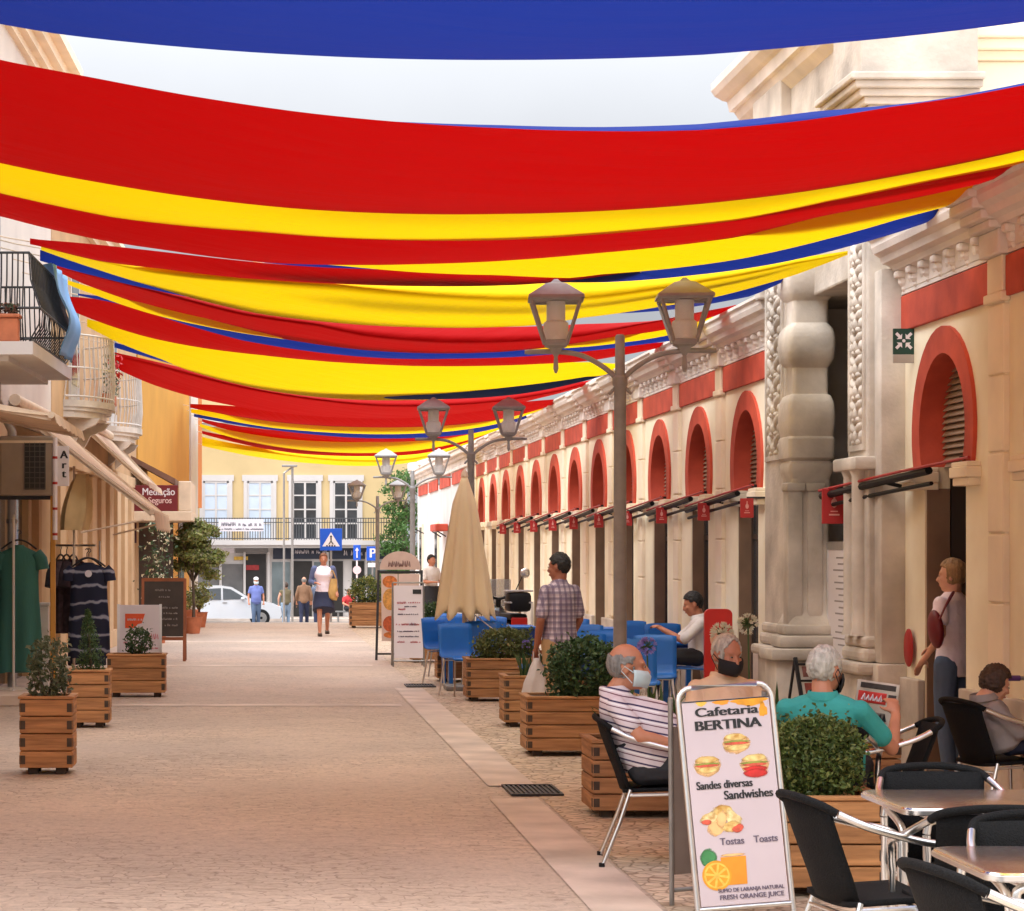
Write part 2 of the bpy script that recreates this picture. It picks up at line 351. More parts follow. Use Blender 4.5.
# ---------------------------------------------------------------- the market hall on the right
XF = 5.3; TH = .2
market = thing('market_building', 'long cream market hall with brick red horseshoe arches and a tall stone portal', 'market hall', (0, 0, 0))
ZB = 3.57   # bottom of the frieze
def arc(c, r, zc, zs, n=18, flip=False):
    """horseshoe from the far spring point over the top to the near one"""
    a0 = math.asin((zs-zc)/r); pts = []
    for i in range(n+1):
        t = (math.pi-a0)+(a0-(math.pi-a0))*i/n
        pts.append((c-r*math.cos(t)*1, zc+r*math.sin(t)))
    return pts      # starts at c+..., ends at c-...
def wall_section(name, y0, y1, centres):
    """polygon with the arches cut out, extruded to the wall's thickness"""
    poly = [(y1, ZB+.8), (y0, ZB+.8), (y0, 0)]
    for c in sorted(centres):
        ar = arc(c, .613, 2.71, 2.44, 24)[::-1]
        poly += [(c-.535, 0), (c-.535, 2.44)]+ar[1:-1]+[(c+.535, 2.44), (c+.535, 0)]
    poly += [(y1, 0)]
    b = MB(); b.prism(poly, lambda u, v: (XF, u, v), lambda u, v: (XF+TH, u, v))
    return b.build(name, M_plaster, market)
near_c = [12.35, 15.1, 17.85]; far_c = [25.1+2.75*k for k in range(12)]
wall_section('wall', 8.0, 19.2, near_c); wall_section('wall', 23.0, 57.0, far_c)
# one bay's parts at Y=0, then copied along
def surround():
    b = MB(); o = arc(0, .81, 2.71, 2.36, 24); i = arc(0, .598, 2.71, 2.442, 24); n = len(o)
    vs = []; fs = []
    for (u, v) in o: vs.append((XF-.03, u, v))
    for (u, v) in i: vs.append((XF-.03, u, v))
    for (u, v) in o: vs.append((XF+.002, u, v))
    for (u, v) in i: vs.append((XF+TH-.01, u, v))
    for k in range(n-1):
        fs += [(k, k+1, n+k+1, n+k), (k, 2*n+k, 2*n+k+1, k+1), (n+k, n+k+1, 3*n+k+1, 3*n+k)]
    fs += [(0, n, 3*n, 2*n), (n-1, 3*n-1, 4*n-1, 2*n-1)]
    return b.add(vs, fs).build('arch_surround', M_red, market, 40)
def impost(s):
    b = MB(); x0 = XF-.07
    for (z0, z1, e) in ((2.26, 2.32, .02), (2.32, 2.40, .045), (2.40, 2.438, .03)):
        y0, y1 = sorted((s*(.50-e*.3), s*(.86+e))); b.bbox(x0-e, XF+.10, y0, y1, z0, z1, .008)
    return b.build('impost', M_trim, market)
def louvre():
    b = MB()
    for k in range(17):
        z = 2.46+k*.05; h = math.sqrt(max(.01, .36-(z-2.71)**2))
        M = Matrix.Translation((XF+.17, 0, z)) @ Matrix.Rotation(R(38), 4, 'Y'); b.box(-.004, .004, -h, h, -.028, .028, 0, M)
    return b.build('louvre', M_louvre, market)
def door():
    b = MB(); x = XF+.15
    b.box(x, x+.05, -.53, -.47, 0, 2.43); b.box(x, x+.05, .47, .53, 0, 2.43); b.box(x, x+.05, -.47, .47, 2.33, 2.43); b.box(x, x+.05, -.03, .03, 0, 2.33)
    b.box(x+.005, x+.04, -.47, .47, 1.9, 1.96); b.box(x+.005, x+.04, -.47, .47, 0, .45)
    d = b.build('door', M_wood_dark, market)
    MB().box(x+.02, x+.026, -.47, .47, .45, 2.33).build('pane', M_pane, d); return d
def lining(s):
    b = MB(); b.bbox(XF+.012, XF+TH-.005, *sorted((s*.52, s*.534)), .0, 2.27, .002); return b.build('jamb_lining', mat('jamb_brown', lin((128, 100, 78)), .6, .2, 2.5), market)
def pilaster():
    b = MB(); z = .78; k = 0
    for h in (.62, .5, .58, .55, .51):
        b.bbox(XF-.05, XF+.01, -.17, .17, z+.006, z+h-.006, .012); z += h
    b.box(XF-.03, XF+.004, -.155, .155, .78, 3.55)
    b.bbox(XF-.075, XF, -.20, .20, 3.55, 3.62, .012); b.bbox(XF-.055, XF, -.17, .17, 3.62, 3.88, .01)
    return b.build('pilaster', M_trim, market)
def frieze():
    return MB().bbox(XF-.035, XF, -1.195, 1.195, 3.58, 3.87, .008).build('frieze_panel', M_red, market)
def corbels():
    b = MB()
    for k in range(7):
        y = -1.02+k*.34
        b.bbox(XF-.11, XF, y-.05, y+.05, 4.01, 4.07, .02); b.ell((XF-.03, y, 3.985), (.055, .04, .05), 8, 5); b.ell((XF-.02, y, 3.93), (.035, .028, .035), 8, 5)
        if k < 6: b.ell((XF-.02, y+.17, 4.0), (.03, .07, .05), 8, 5)
    b.box(XF-.03, XF, -1.19, 1.19, 3.88, 3.91)
    return b.build('corbel_row', M_cornice, market)
def ressaut():
    b = MB()
    for (z0, z1, e) in ((3.88, 4.06, .10), (4.06, 4.12, .17), (4.12, 4.19, .23), (4.19, 4.27, .30), (4.27, 4.33, .33)): b.bbox(XF-e, XF, -.2-e*.25, .2+e*.25, z0, z1, .015)
    return b.build('cornice_block', M_cornice, market)
def awning(label):
    t = thing('folded_awning', label, 'awning', (XF, 0, 0), 0, 'folded black awnings over the market doors')
    b = MB(); b.tube([(-.09, .10, 2.40), (-.15, 1.2, 2.33), (-.24, 2.3, 2.25)], .032, 8); b.build('roller', M_black, t, 40)
    b = MB(); b.tube([(-.07, .10, 2.30), (-.13, 1.2, 2.24), (-.22, 2.3, 2.16)], .018, 6); b.build('front_bar', M_black, t, 40)
    b = MB(); b.tube([(-.10, -.75, 2.47), (-.14, .6, 2.41), (-.25, 2.35, 2.30)], .012, 6); b.build('valance_edge', M_signred, t, 40)
    b = MB(); b.bar((-.01, -.6, 2.46), (-.11, -.6, 2.47), .03, .03); b.build('bracket', M_black, t); b = MB(); b.bar((-.01, .95, 2.30), (-.14, .95, 2.33), .03, .03); b.build('bracket', M_black, t)
    return t
protos = [surround(), impost(1), impost(-1), louvre(), lining(1), lining(-1)]; dproto = door(); fproto = frieze(); cproto = corbels()
bays = near_c+far_c
def moved(o, y):
    for ch in [o]+list(o.children): pass
    o.location.y = y
for i, c in enumerate(bays):
    for p in protos+[fproto, cproto]:
        o = p if i == 0 else copy_tree(p, market); moved(o, c)
    if c != 17.85:
        o = dproto if i == 0 else copy_tree(dproto, market); moved(o, c)
pp = pilaster(); rp = ressaut(); first = True
pil_y = [c-1.375 for c in near_c]+[c+1.375 for c in far_c]
for y in pil_y:
    for p in (pp, rp):
        o = p if first else copy_tree(p, market); moved(o, y)
    first = False
aw_words = ['nearest, right of the portal and partly over the woman in the doorway']+['']*14
def ordinal(i): return ['first', 'second', 'third', 'fourth', 'fifth', 'sixth', 'seventh', 'eighth', 'ninth', 'tenth', 'eleventh', 'twelfth', 'thirteenth'][i]
ap = awning('folded black awning bar between the stone portal and the woman in the doorway'); ap.location.y = 17.85; ap.rotation_euler.z = R(4)
for k, c in enumerate(far_c[:9]):
    a = copy_tree(ap); a.location.y = c; a.rotation_euler.z = 0
    a['label'] = 'folded black awning over the %s market door beyond the portal' % ordinal(k)
# plinth between the doors
b = MB(); edges = [8.0]+[e for c in near_c for e in (c-.535, c+.535)]+[19.2]
for i in range(0, len(edges), 2): MB().bbox(XF-.06, XF, edges[i], edges[i+1], 0, .74, .012).build('plinth', M_stone, market)
b = MB(); edges = [23.0]+[e for c in far_c for e in (c-.535, c+.535)]+[57.0]
for i in range(0, len(edges), 2): MB().bbox(XF-.06, XF, edges[i], edges[i+1], 0, .74, .012).build('plinth', M_stone, market)
# cornice mouldings
prof = [(0, 3.9), (.03, 3.92), (.04, 4.06), (.10, 4.08), (.12, 4.12), (.18, 4.14), (.2, 4.19), (.25, 4.22), (.27, 4.27), (.27, 4.31), (.30, 4.33), (.30, 4.36), (0, 4.40), (-.3, 4.40)]
b = MB()
for (y0, y1) in ((8.0, 19.0), (23.2, 57.0)):
    b.prism(prof, lambda u, v: (XF-u, y0, v), lambda u, v: (XF-u, y1, v))
b.build('cornice', M_cornice, market)
# closed volume behind: roof, back wall, floor and ends, so the doors look into a dark hall
b = MB(); b.box(XF+.05, 14, 8, 57, 4.372, 4.44); b.box(13.8, 14, 8, 57, 0, 4.37); b.box(XF+TH, 13.8, 8, 8.15, 0, 4.37); b.box(XF+TH, 13.8, 56.85, 57, 0, 4.37); b.box(XF+TH, 13.8, 19.0, 19.1, 0, 4.37); b.box(XF+TH, 13.8, 23.1, 23.2, 0, 4.37)
b.build('roof', M_cornice, market)
MB().box(XF+TH, 13.8, 8.15, 56.8, 0, .02).build('hall_floor', M_wood_dark, market)
# open doorway of the near bay: a folded-back leaf and a notice
b = MB(); b.box(XF+.21, XF+.75, 18.40, 18.44, 0.02, 2.43); b.box(XF+.21, XF+.24, 17.32, 18.38, 2.36, 2.44); b.build('door', M_wood_dark, market)
b = MB(); b.box(6.6, 6.65, 16.5, 19.5, 0.02, 3.2); b.build('inner_partition', M_wood_dark, market)
MB().box(6.585, 6.595, 18.62, 18.80, 1.93, 2.28).build('notice', M_paper, market)

# ---- portal
XP = 5.05
def relief_panel(y0, y1, z0, z1):
    b = MB(); yc = (y0+y1)/2
    b.bbox(XP-.02, XP+.01, y0, y0+.05, z0, z1, .006); b.bbox(XP-.02, XP+.01, y1-.05, y1, z0, z1, .006); b.box(XP-.02, XP+.01, y0+.05, y1-.05, z1-.05, z1); b.box(XP-.02, XP+.01, y0+.05, y1-.05, z0, z0+.05)
    w = (y1-y0)/2-.08; z = z0+.12; k = 0
    while z < z1-.12:
        b.ell((XP, yc, z), (.05, .05, .06), 8, 5)
        for s in (-1, 1):
            b.ell((XP, yc+s*w*.5, z+.07), (.045, w*.42, .04), 8, 5, 0, Matrix.Rotation(s*R(35), 3, 'X'))
            b.ell((XP, yc+s*w*.8, z+.0), (.035, .04, .05), 6, 5)
            b.ell((XP, yc+s*w*.35, z-.05), (.04, .05, .03), 6, 5)
        z += .19; k += 1
    return b.build('carved_panel', M_stone, market, 60)
def jamb(y0, y1, tag):
    XE = 5.47 if y0 > 21 else 5.9; b = MB(); b.bbox(XP, XE, y0, y1, .84, 5.42, .015)
    b.bbox(XP-.06, XE-.02, y0-.06, y1+.06, .0, .74, .02); b.bbox(XP-.12, XE-.02, y0-.12, y1+.12, .74, .84, .03)
    b.bbox(XP-.05, XE-.02, y0-.05, y1+.05, .84, .96, .04); b.bbox(XP-.03, XE-.02, y0-.03, y1+.03, .96, 1.06, .03)
    return b.build('portal_jamb', M_stone, market)
jamb(22.2, 23.1, 0); jamb(19.17, 19.82, 0)
relief_panel(22.28, 23.02, 2.66, 4.55); relief_panel(19.24, 19.76, 2.62, 4.5)
# bundled shafts and the stacked cushions on the far jamb, facing the camera
def rsq(cx, cy, a, b_, z, p=4.0, n=24):
    out = []
    for j in range(n):
        t = 2*math.pi*j/n; c, s = math.cos(t), math.sin(t)
        out.append((cx+a*abs(c)**(2/p)*(1 if c > 0 else -1), cy+b_*abs(s)**(2/p)*(1 if s > 0 else -1), z))
    return out
prof = [(0.84, .27), (.94, .28), (.98, .245), (1.06, .25), (1.12, .22), (1.2, .19), (2.36, .19), (2.40, .205), (2.46, .20), (2.52, .225), (2.60, .225), (2.63, .205), (2.66, .235), (2.84, .24), (2.865, .225), (2.89, .23), (2.96, .240), (3.08, .243), (3.18, .235), (3.25, .21), (3.27, .185), (3.52, .182), (3.545, .20), (3.60, .232), (3.70, .245), (3.80, .245), (3.88, .232), (3.925, .20), (3.95, .182), (4.16, .185), (4.19, .21), (4.25, .24), (4.36, .25), (4.47, .24), (4.53, .20), (4.66, .20), (4.7, .26), (4.8, .26)]
b = MB(); b.loft([rsq(5.235, 22.12, r_*.94, .19+(r_-.185)*1.3, z, 9, 40) for z, r_ in prof]); b.build('stacked_column', M_stone, market, 35)
b = MB()
for x in (5.08, 5.27): b.bbox(x-.075, x+.075, 21.90, 22.1, 1.06, 2.38, .022); b.bbox(x-.09, x+.09, 21.88, 22.1, 2.34, 2.42, .015)
b.bbox(4.84, 5.46, 21.66, 22.14, 0, .74, .02); b.bbox(4.78, 5.50, 21.60, 22.14, .74, .85, .03); b.bbox(4.88, 5.44, 21.7, 22.14, .85, .97, .04); b.bbox(4.94, 5.40, 21.78, 22.14, .97, 1.07, .03)
b.build('column_pedestal', M_stone, market, 40)
b = MB()
for y in (19.35, 19.62): b.lathe([(.09, 1.06), (.07, 1.12), (.07, 2.40), (.09, 2.45)], (XP-.02, y, 0), 12)
b.bbox(XP-.12, 5.2, 19.12, 19.88, 2.45, 2.56, .02); b.bbox(5.1, XF+.05, 18.95, 19.17, .84, 4.1, .02); b.bbox(5.06, XF+.05, 18.9, 19.17, .0, .84, .02)
b.build('engaged_shafts', M_stone, market, 40)
b = MB(); b.bbox(XP-.06, 5.46, 23.1, 23.3, 4.3, 5.4, .02); b.build('jamb_return', M_stone, market)
# gate and the glazing over it
b = MB()
for k in range(17): b.box(5.72, 5.74, 19.86+k*.14, 19.88+k*.14, .1, 2.75)
for z in (.1, 1.0, 2.2, 2.7): b.box(5.71, 5.75, 19.83, 22.15, z, z+.06)
b.build('gate', M_iron, market)
b = MB(); b.box(5.80, 5.82, 19.82, 22.2, 2.78, 5.4); b.build('fanlight', mat('smoky_glazing', (.11, .105, .10), .25, .15, 1.5), market)
b = MB()
for z in (2.8, 3.55, 4.4): b.box(5.76, 5.80, 19.82, 22.2, z, z+.07)
for y in (20.6, 21.4): b.box(5.77, 5.80, y, y+.05, 2.87, 5.4)
b.build('glazing_bars', M_grey, market)
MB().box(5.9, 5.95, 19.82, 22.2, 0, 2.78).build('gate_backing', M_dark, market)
# entablature, tower block and its heavy cornice over the portal
b = MB()
b.bbox(XP-.02, 6.0, 19.1, 23.2, 5.42, 5.48, .02)
for (z0, z1, e) in ((5.48, 5.54, .06), (5.54, 5.60, .11), (5.60, 5.66, .16), (5.66, 5.72, .2)): b.bbox(XP-e, 5.92+e*.2, 19.12-e, 20.0+e, z0, z1, .012); b.bbox(XP-e, 5.92+e*.2, 22.1-e, 23.2+e, z0, z1, .012)
b.bbox(XP-.08, 5.95, 19.1, 20.02, 5.72, 6.55, .015); b.bbox(XP-.08, 5.95, 22.05, 23.3, 5.72, 6.3, .015); b.bbox(XP+.02, 5.95, 20.02, 22.05, 5.48, 6.3, .015)
b.build('entablature', M_stone, market)
b = MB(); b.bbox(5.25, 9.5, 20.3, 23.72, 4.2, 5.8, .02); b.build('tower_block', M_stone, market)
b = MB()
prof = [(6.25, 0), (6.34, .03), (6.36, .05), (6.50, .07), (6.52, .11), (6.60, .13), (6.63, .20), (6.70, .23), (6.78, .32), (6.86, .36), (6.87, .40), (6.98, .42), (7.0, .46), (7.06, .53), (7.12, .56), (7.2, .56), (7.24, .3)]
b.loft([[(5.30-e, 19.9, z-.5), (9.5, 19.9, z-.5), (9.5, 23.72+e, z-.5), (5.30-e, 23.72+e, z-.5)] for z, e in prof]); b.build('tower_cornice', M_cornice, market)
b = MB(); b.bbox(5.96, 12, 19.6, 20.28, 4.3, 5.95, .02)
for (z0, z1, e) in ((5.95, 6.03, .05), (6.03, 6.12, .12), (6.12, 6.2, .17)): b.bbox(5.97, 12, 19.6-e, 20.28, z0, z1, .015)
b.bbox(6.2, 12, 19.78, 20.26, 6.21, 7.6, .02)
b.build('side_attic', M_trim, market)

# ---- white corner pavilion at the far end
b = MB(); b.box(5.12, 14, 57.02, 75.7, 0, 3.86); b.build('pavilion_wall', M_white, market)
b = MB()
for (z0, z1, e) in ((3.86, 3.95, .06), (3.95, 4.1, .04), (4.1, 4.18, .14), (4.18, 4.3, .24), (4.3, 4.36, .28)): b.bbox(5.12-e, 14, 57.0-e, 75.7+e, z0, z1, .02)
for y in (57.6, 62, 66.3, 70.6, 75.2): b.bbox(4.78, 5.1, y-.4, y+.4, 4.36, 4.62, .04)
b.build('pavilion_cornice', M_cornice, market)
for (y0, y1) in ((58, 61.6), (62.4, 65.9), (66.8, 70.2), (71, 74.8)): MB().box(5.08, 5.118, y0, y1, 3.52, 3.83).build('frieze_panel', M_red, market)
for (yc, zz) in ((60.5, 2.6), (67, 2.6), (73.5, 2.6)):
    b = MB(); b.box(5.07, 5.118, yc-.55, yc+.55, .9, zz); w = b.build('window', M_trim, market); MB().box(5.055, 5.068, yc-.42, yc+.42, 1.0, zz-.1).build('pane', M_pane, w)

# ---- things fixed to the market
def crest_sign(y, z, label, s=1.0):
    t = thing('hanging_sign', label, 'sign', (XF-.22, y, z), 0, 'dark red signs hanging over the market doors')
    MB().bbox(-.115*s, .115*s, -.012, .012, -.17*s, .17*s, .004).build('board', M_signred, t)
    b = MB(); b.M = Matrix.Scale(s, 4); b.ell((0, -.014/s, .03), (.03, .003, .045), 10, 6); b.box(-.05, .05, -.0155/s, -.012/s, -.09, -.075); b.box(-.008, .008, -.0155/s, -.012/s, .07, .12); b.box(-.035, .035, -.0155/s, -.012/s, -.055, -.045); b.build('emblem', mat('emblem_pale', lin((214, 150, 140)), .6, .1), t)
    b = MB(); b.bar((0, 0, .18*s), (.22, 0, .18*s), .02, .02); b.build('bracket', M_iron, t); return t
s0 = crest_sign(19.95, 2.16, 'dark red hanging sign with a pale emblem beside the portal gate', .9); s0.location.x = 4.96
for k, y in enumerate([24.1, 26.45, 29.25, 32.0, 34.7, 37.5, 40.2, 43.0, 45.8, 48.5]):
    crest_sign(y, 2.22, 'dark red hanging sign, %s along the arcade beyond the portal' % ordinal(k), .6)
t = thing('assembly_sign', 'green emergency assembly point sign with four white arrows beside the near red arch', 'sign', (5.215, 18.70, 3.43))
MB().bbox(-.085, .085, -.01, .01, -.06, .15, .003).build('board', mat('sign_green', lin((20, 62, 52)), .5, .05), t)
b = MB()
for a in (45, 135, 225, 315):
    M = Matrix.Translation((0, -.0125, .05)) @ Matrix.Rotation(R(a), 4, 'Y')
    b.add([M @ Vector(p) for p in ((.022, 0, 0), (.05, 0, .032), (.05, 0, .012), (.088, 0, .012), (.088, 0, -.012), (.05, 0, -.012), (.05, 0, -.032))], [range(7)])
b.ell((0, -.012, .05), (.014, .002, .014), 10, 5)
b.build('arrows', M_paper, t); MB().bbox(-.085, .085, -.01, .01, -.13, -.062, .003).build('caption_plate', mat('caption_grey', lin((170, 160, 150)), .6, .05), t)
t = thing('round_plate', 'round red plate on the wall between the portal and the doorway', 'sign', (XF-.03, 18.72, .985))
b = MB(); M = Matrix.Rotation(R(-90), 4, 'Y'); b.M = M; b.lathe([(.155, 0), (.155, .012), (.14, .02)], (0, 0, 0), 24); b.build('disc', M_signred, t, 40).scale.y = .72
t = thing('notice_board', 'tall narrow white notice board with grey frame in front of the portal gate', 'notice board', (5.40, 21.55, 0))
b = MB()
for y in (-.36, .36): b.bbox(-.02, .02, y-.025, y+.025, 0, 1.86, .005)
b.bbox(-.02, .02, -.335, .335, 1.78, 1.86, .005); b.bbox(-.02, .02, -.335, .335, .72, .78, .005); b.bbox(-.015, .015, -.335, .335, .60, .64, .005); b.bbox(-.2, .2, -.38, -.33, 0, .03, .005); b.bbox(-.2, .2, .33, .38, 0, .03, .005)
b.build('frame', M_alu, t); MB().box(-.012, .0, -.335, .335, .78, 1.78).build('sheet', M_paper, t)
b = MB()
for k in range(15): b.box(-.0135, -.0125, -.28, -.28+.2+.34*random.random(), 1.70-k*.058, 1.715-k*.058)
b.build('printed_lines', mat('faint_ink', lin((150, 140, 140)), .6, .1), t)
t = thing('gate_notice', 'small red and white notice fixed to the dark portal gate', 'notice', (5.695, 21.75, 1.55))
MB().bbox(-.008, .008, -.12, .12, -.2, .2, .003).build('card', M_paper, t); MB().box(-.0095, -.0085, -.1, .1, -.02, .18).build('red_field', M_signred, t)
t = thing('newspaper_rack', 'dark rack of red covered papers leaning beside the column pedestal', 'rack', (5.12, 21.3, 0), R(12))
b = MB()
for x in (-.15, .15): b.bar((x, -.2, 0), (x, .1, .78), .03, .03)
for k in range(5): z = .12+k*.15; b.bar((-.15, -.17+k*.057, z), (.15, -.17+k*.057, z), .02, .02)
b.bar((-.15, .35, 0), (-.15, .1, .78), .02, .02); b.bar((.15, .35, 0), (.15, .1, .78), .02, .02); b.build('frame', M_iron, t)
for k in range(4):
    b = MB(); z = .15+k*.15
    for j in range(2): b.M = Matrix.Translation((-.07+j*.14, -.19+k*.057, z+.055)) @ Matrix.Rotation(R(-21), 4, 'X'); b.box(-.06, .06, -.006, .006, -.05, .05)
    b.build('paper_row', mat('rack_paper_%d' % (k % 2), lin(((150, 70, 58), (120, 74, 66))[k % 2]), .6, .3, 20), t)
t = thing('wall_awning', 'small red folded awning on the white far corner of the market', 'awning', (5.1, 64, 2.25))
MB().bbox(-.35, 0, -1, 1, .05, .25, .03).build('valance', M_red, t); b = MB(); b.tube([(-.3, -.9, .05), (-.05, -.9, -.1)], .02, 6); b.tube([(-.3, .9, .05), (-.05, .9, -.1)], .02, 6); b.build('arm', M_iron, t)
t = thing('wall_lantern', 'small black lantern on the white far corner of the market', 'lantern', (5.1, 72.5, 2.3))
b = MB(); b.tube([(0, 0, 0), (-.3, 0, .15), (-.35, 0, .05)], .02, 6); b.build('bracket', M_iron, t); b = MB(); b.lathe([(.05, -.2), (.1, .02), (.02, .1)], (-.35, 0, -.05), 8); b.build('shade', M_iron, t)
def scribble(parent, m, lines, y, fn=None, name='handwriting'):
    """illegible strokes where the photograph's own small writing cannot be read"""
    b = MB(); rnd = random.Random(5)
    for (x, z, w, h) in lines:
        b = MB(); u = x
        while u < x+w:
            g = h*rnd.uniform(.45, .9); pts = []
            for (a, c) in ((0, 0), (.1, 1), (.25, .15), (.4, .9), (.5, 0)): pts.append((u+a*g, z+c*g*.9-h*.4))
            P = [fn(*q) if fn else (q[0], y, q[1]) for q in pts]; b.tube(P, max(.0035, h*.06), 4); u += g*.62
            if rnd.random() < .25: u += h*.5
        o = b.build(name, m, parent)
    return o
# ---------------------------------------------------------------- left side of the street
def XL(Y): return -3.3+(Y-25)*.028
M_wallcream = mat('left_wall_cream', lin((206, 178, 140)), .85, .12, 1.2, .25, 25)
M_walltan = mat('left_wall_tan', lin((192, 156, 116)), .85, .12, 1.4, .25, 25)
M_ochre = mat('ochre_wall', lin((206, 150, 58)), .85, .08, 1.0, .2, 25)
M_orange = mat('orange_wall', lin((196, 112, 36)), .85, .08, 1.0, .2, 25)
def facade(parent, name, y0, y1, z0, z1, m, dx=0, depth=6):
    b = MB(); b.add([(XL(y0)+dx, y0, z0), (XL(y1)+dx, y1, z0), (XL(y1)+dx-depth, y1, z0), (XL(y0)+dx-depth, y0, z0), (XL(y0)+dx, y0, z1), (XL(y1)+dx, y1, z1), (XL(y1)+dx-depth, y1, z1), (XL(y0)+dx-depth, y0, z1)],
          [(0, 1, 5, 4), (1, 2, 6, 5), (2, 3, 7, 6), (3, 0, 4, 7), (4, 5, 6, 7), (0, 3, 2, 1)])
    return b.build(name, m, parent)
def fbox(b, y0, y1, z0, z1, out0, out1, mi=0):
    """box on the slanted left facade, standing out from out0 to out1"""
    vs = [(XL(y)+o, y, z) for z in (z0, z1) for (y, o) in ((y0, out0), (y0, out1), (y1, out1), (y1, out0))]
    b.add(vs, [(0, 3, 2, 1), (4, 5, 6, 7), (0, 1, 5, 4), (1, 2, 6, 5), (2, 3, 7, 6), (3, 0, 4, 7)], mi)
def railing(y0, y1, z, proj, h=1.0, belly=.12, n=22, r=.009, m=M_iron, parent=None, ends=True):
    b = MB(); pts = []
    L1 = y1-y0; path = []
    if ends: path += [(y0, o) for o in np.linspace(.03, proj, 14)[:-1]]
    path += [(y, proj) for y in np.linspace(y0, y1, n)]
    if ends: path += [(y1, o) for o in np.linspace(proj, .03, 14)[1:]]
    def pt(y, o, zz, bl=0):
        cy = y+(bl*(-1 if y == y0 else 1 if y == y1 else 0) if ends else 0)
        return (XL(y)+o+(bl if o == proj else 0), cy, zz)
    for (y, o) in path:
        b.tube([pt(y, o, z+.02), pt(y, o, z+h*.2, belly*.9), pt(y, o, z+h*.38, belly), pt(y, o, z+h*.7, belly*.15), pt(y, o, z+h)], r, 5)
    for zz, bl in ((z+.05, 0.02), (z+h*.38, belly), (z+h, 0)):
        b.tube([pt(y, o, zz, bl) for (y, o) in path], r*1.6, 5)
    return b.build('railing', m, parent)

# --- near house with the iron balcony
h1 = thing('town_house', 'cream house with a white balcony slab and bulging black iron railing', 'house', (0, 0, 0))
facade(h1, 'wall', 9, 33.4, 0, 3.4, M_wallcream); facade(h1, 'upper_wall', 9, 33.4, 3.41, 8.3, mat('upper_wall_pale', lin((214, 204, 194)), .85, .08, 1.2, .06, 40))
b = MB()
for (z0, z1, e) in ((8.3, 8.4, .08), (8.4, 8.52, .18), (8.52, 8.66, .30), (8.66, 8.8, .44)): fbox(b, 9, 33.4+e*.6, z0, z1, -.2, e)
b.build('cornice', M_trim, h1)
b = MB(); fbox(b, 24.45, 28.2, 3.86, 4.0, 0, .88); fbox(b, 24.6, 28.1, 3.80, 3.86, 0, .60); b.build('balcony_slab', M_white, h1)
railing(24.75, 28.0, 4.0, .80, .98, .13, 24, .009, M_iron, h1)
for y in (21.2, 25.9):
    b = MB(); fbox(b, y-.6, y+.6, 4.03, 6.2, -.02, .03); w = b.build('balcony_door', M_white, h1); b = MB(); fbox(b, y-.48, y+.48, 4.2, 6.1, .031, .036); b.build('pane', M_pane, w)
b = MB(); fbox(b, 26.9, 27.9, 4.03, 6.1, .0, .05); b.build('shutter', mat('grey_shutter', lin((120, 112, 108)), .6, .2, 9), h1)
M_shopwood = mat('shopfront_brown', lin((128, 92, 64)), .6, .2, 3)
b = MB(); fbox(b, 18, 26.4, .1, 2.9, .0, .04); b.build('shopfront', M_shopwood, h1)
b = MB(); fbox(b, 27.0, 30.0, .13, 2.75, -.4, .03); b.build('shop_window', M_pane, h1)
b = MB()
for y in (26.4, 28.4, 30.1, 31.2): fbox(b, y, y+.32, .0, 3.1, .0, .10)
fbox(b, 26.4, 31.5, 2.8, 3.1, .1, .14)
b.build('shop_pilaster', M_walltan, h1)
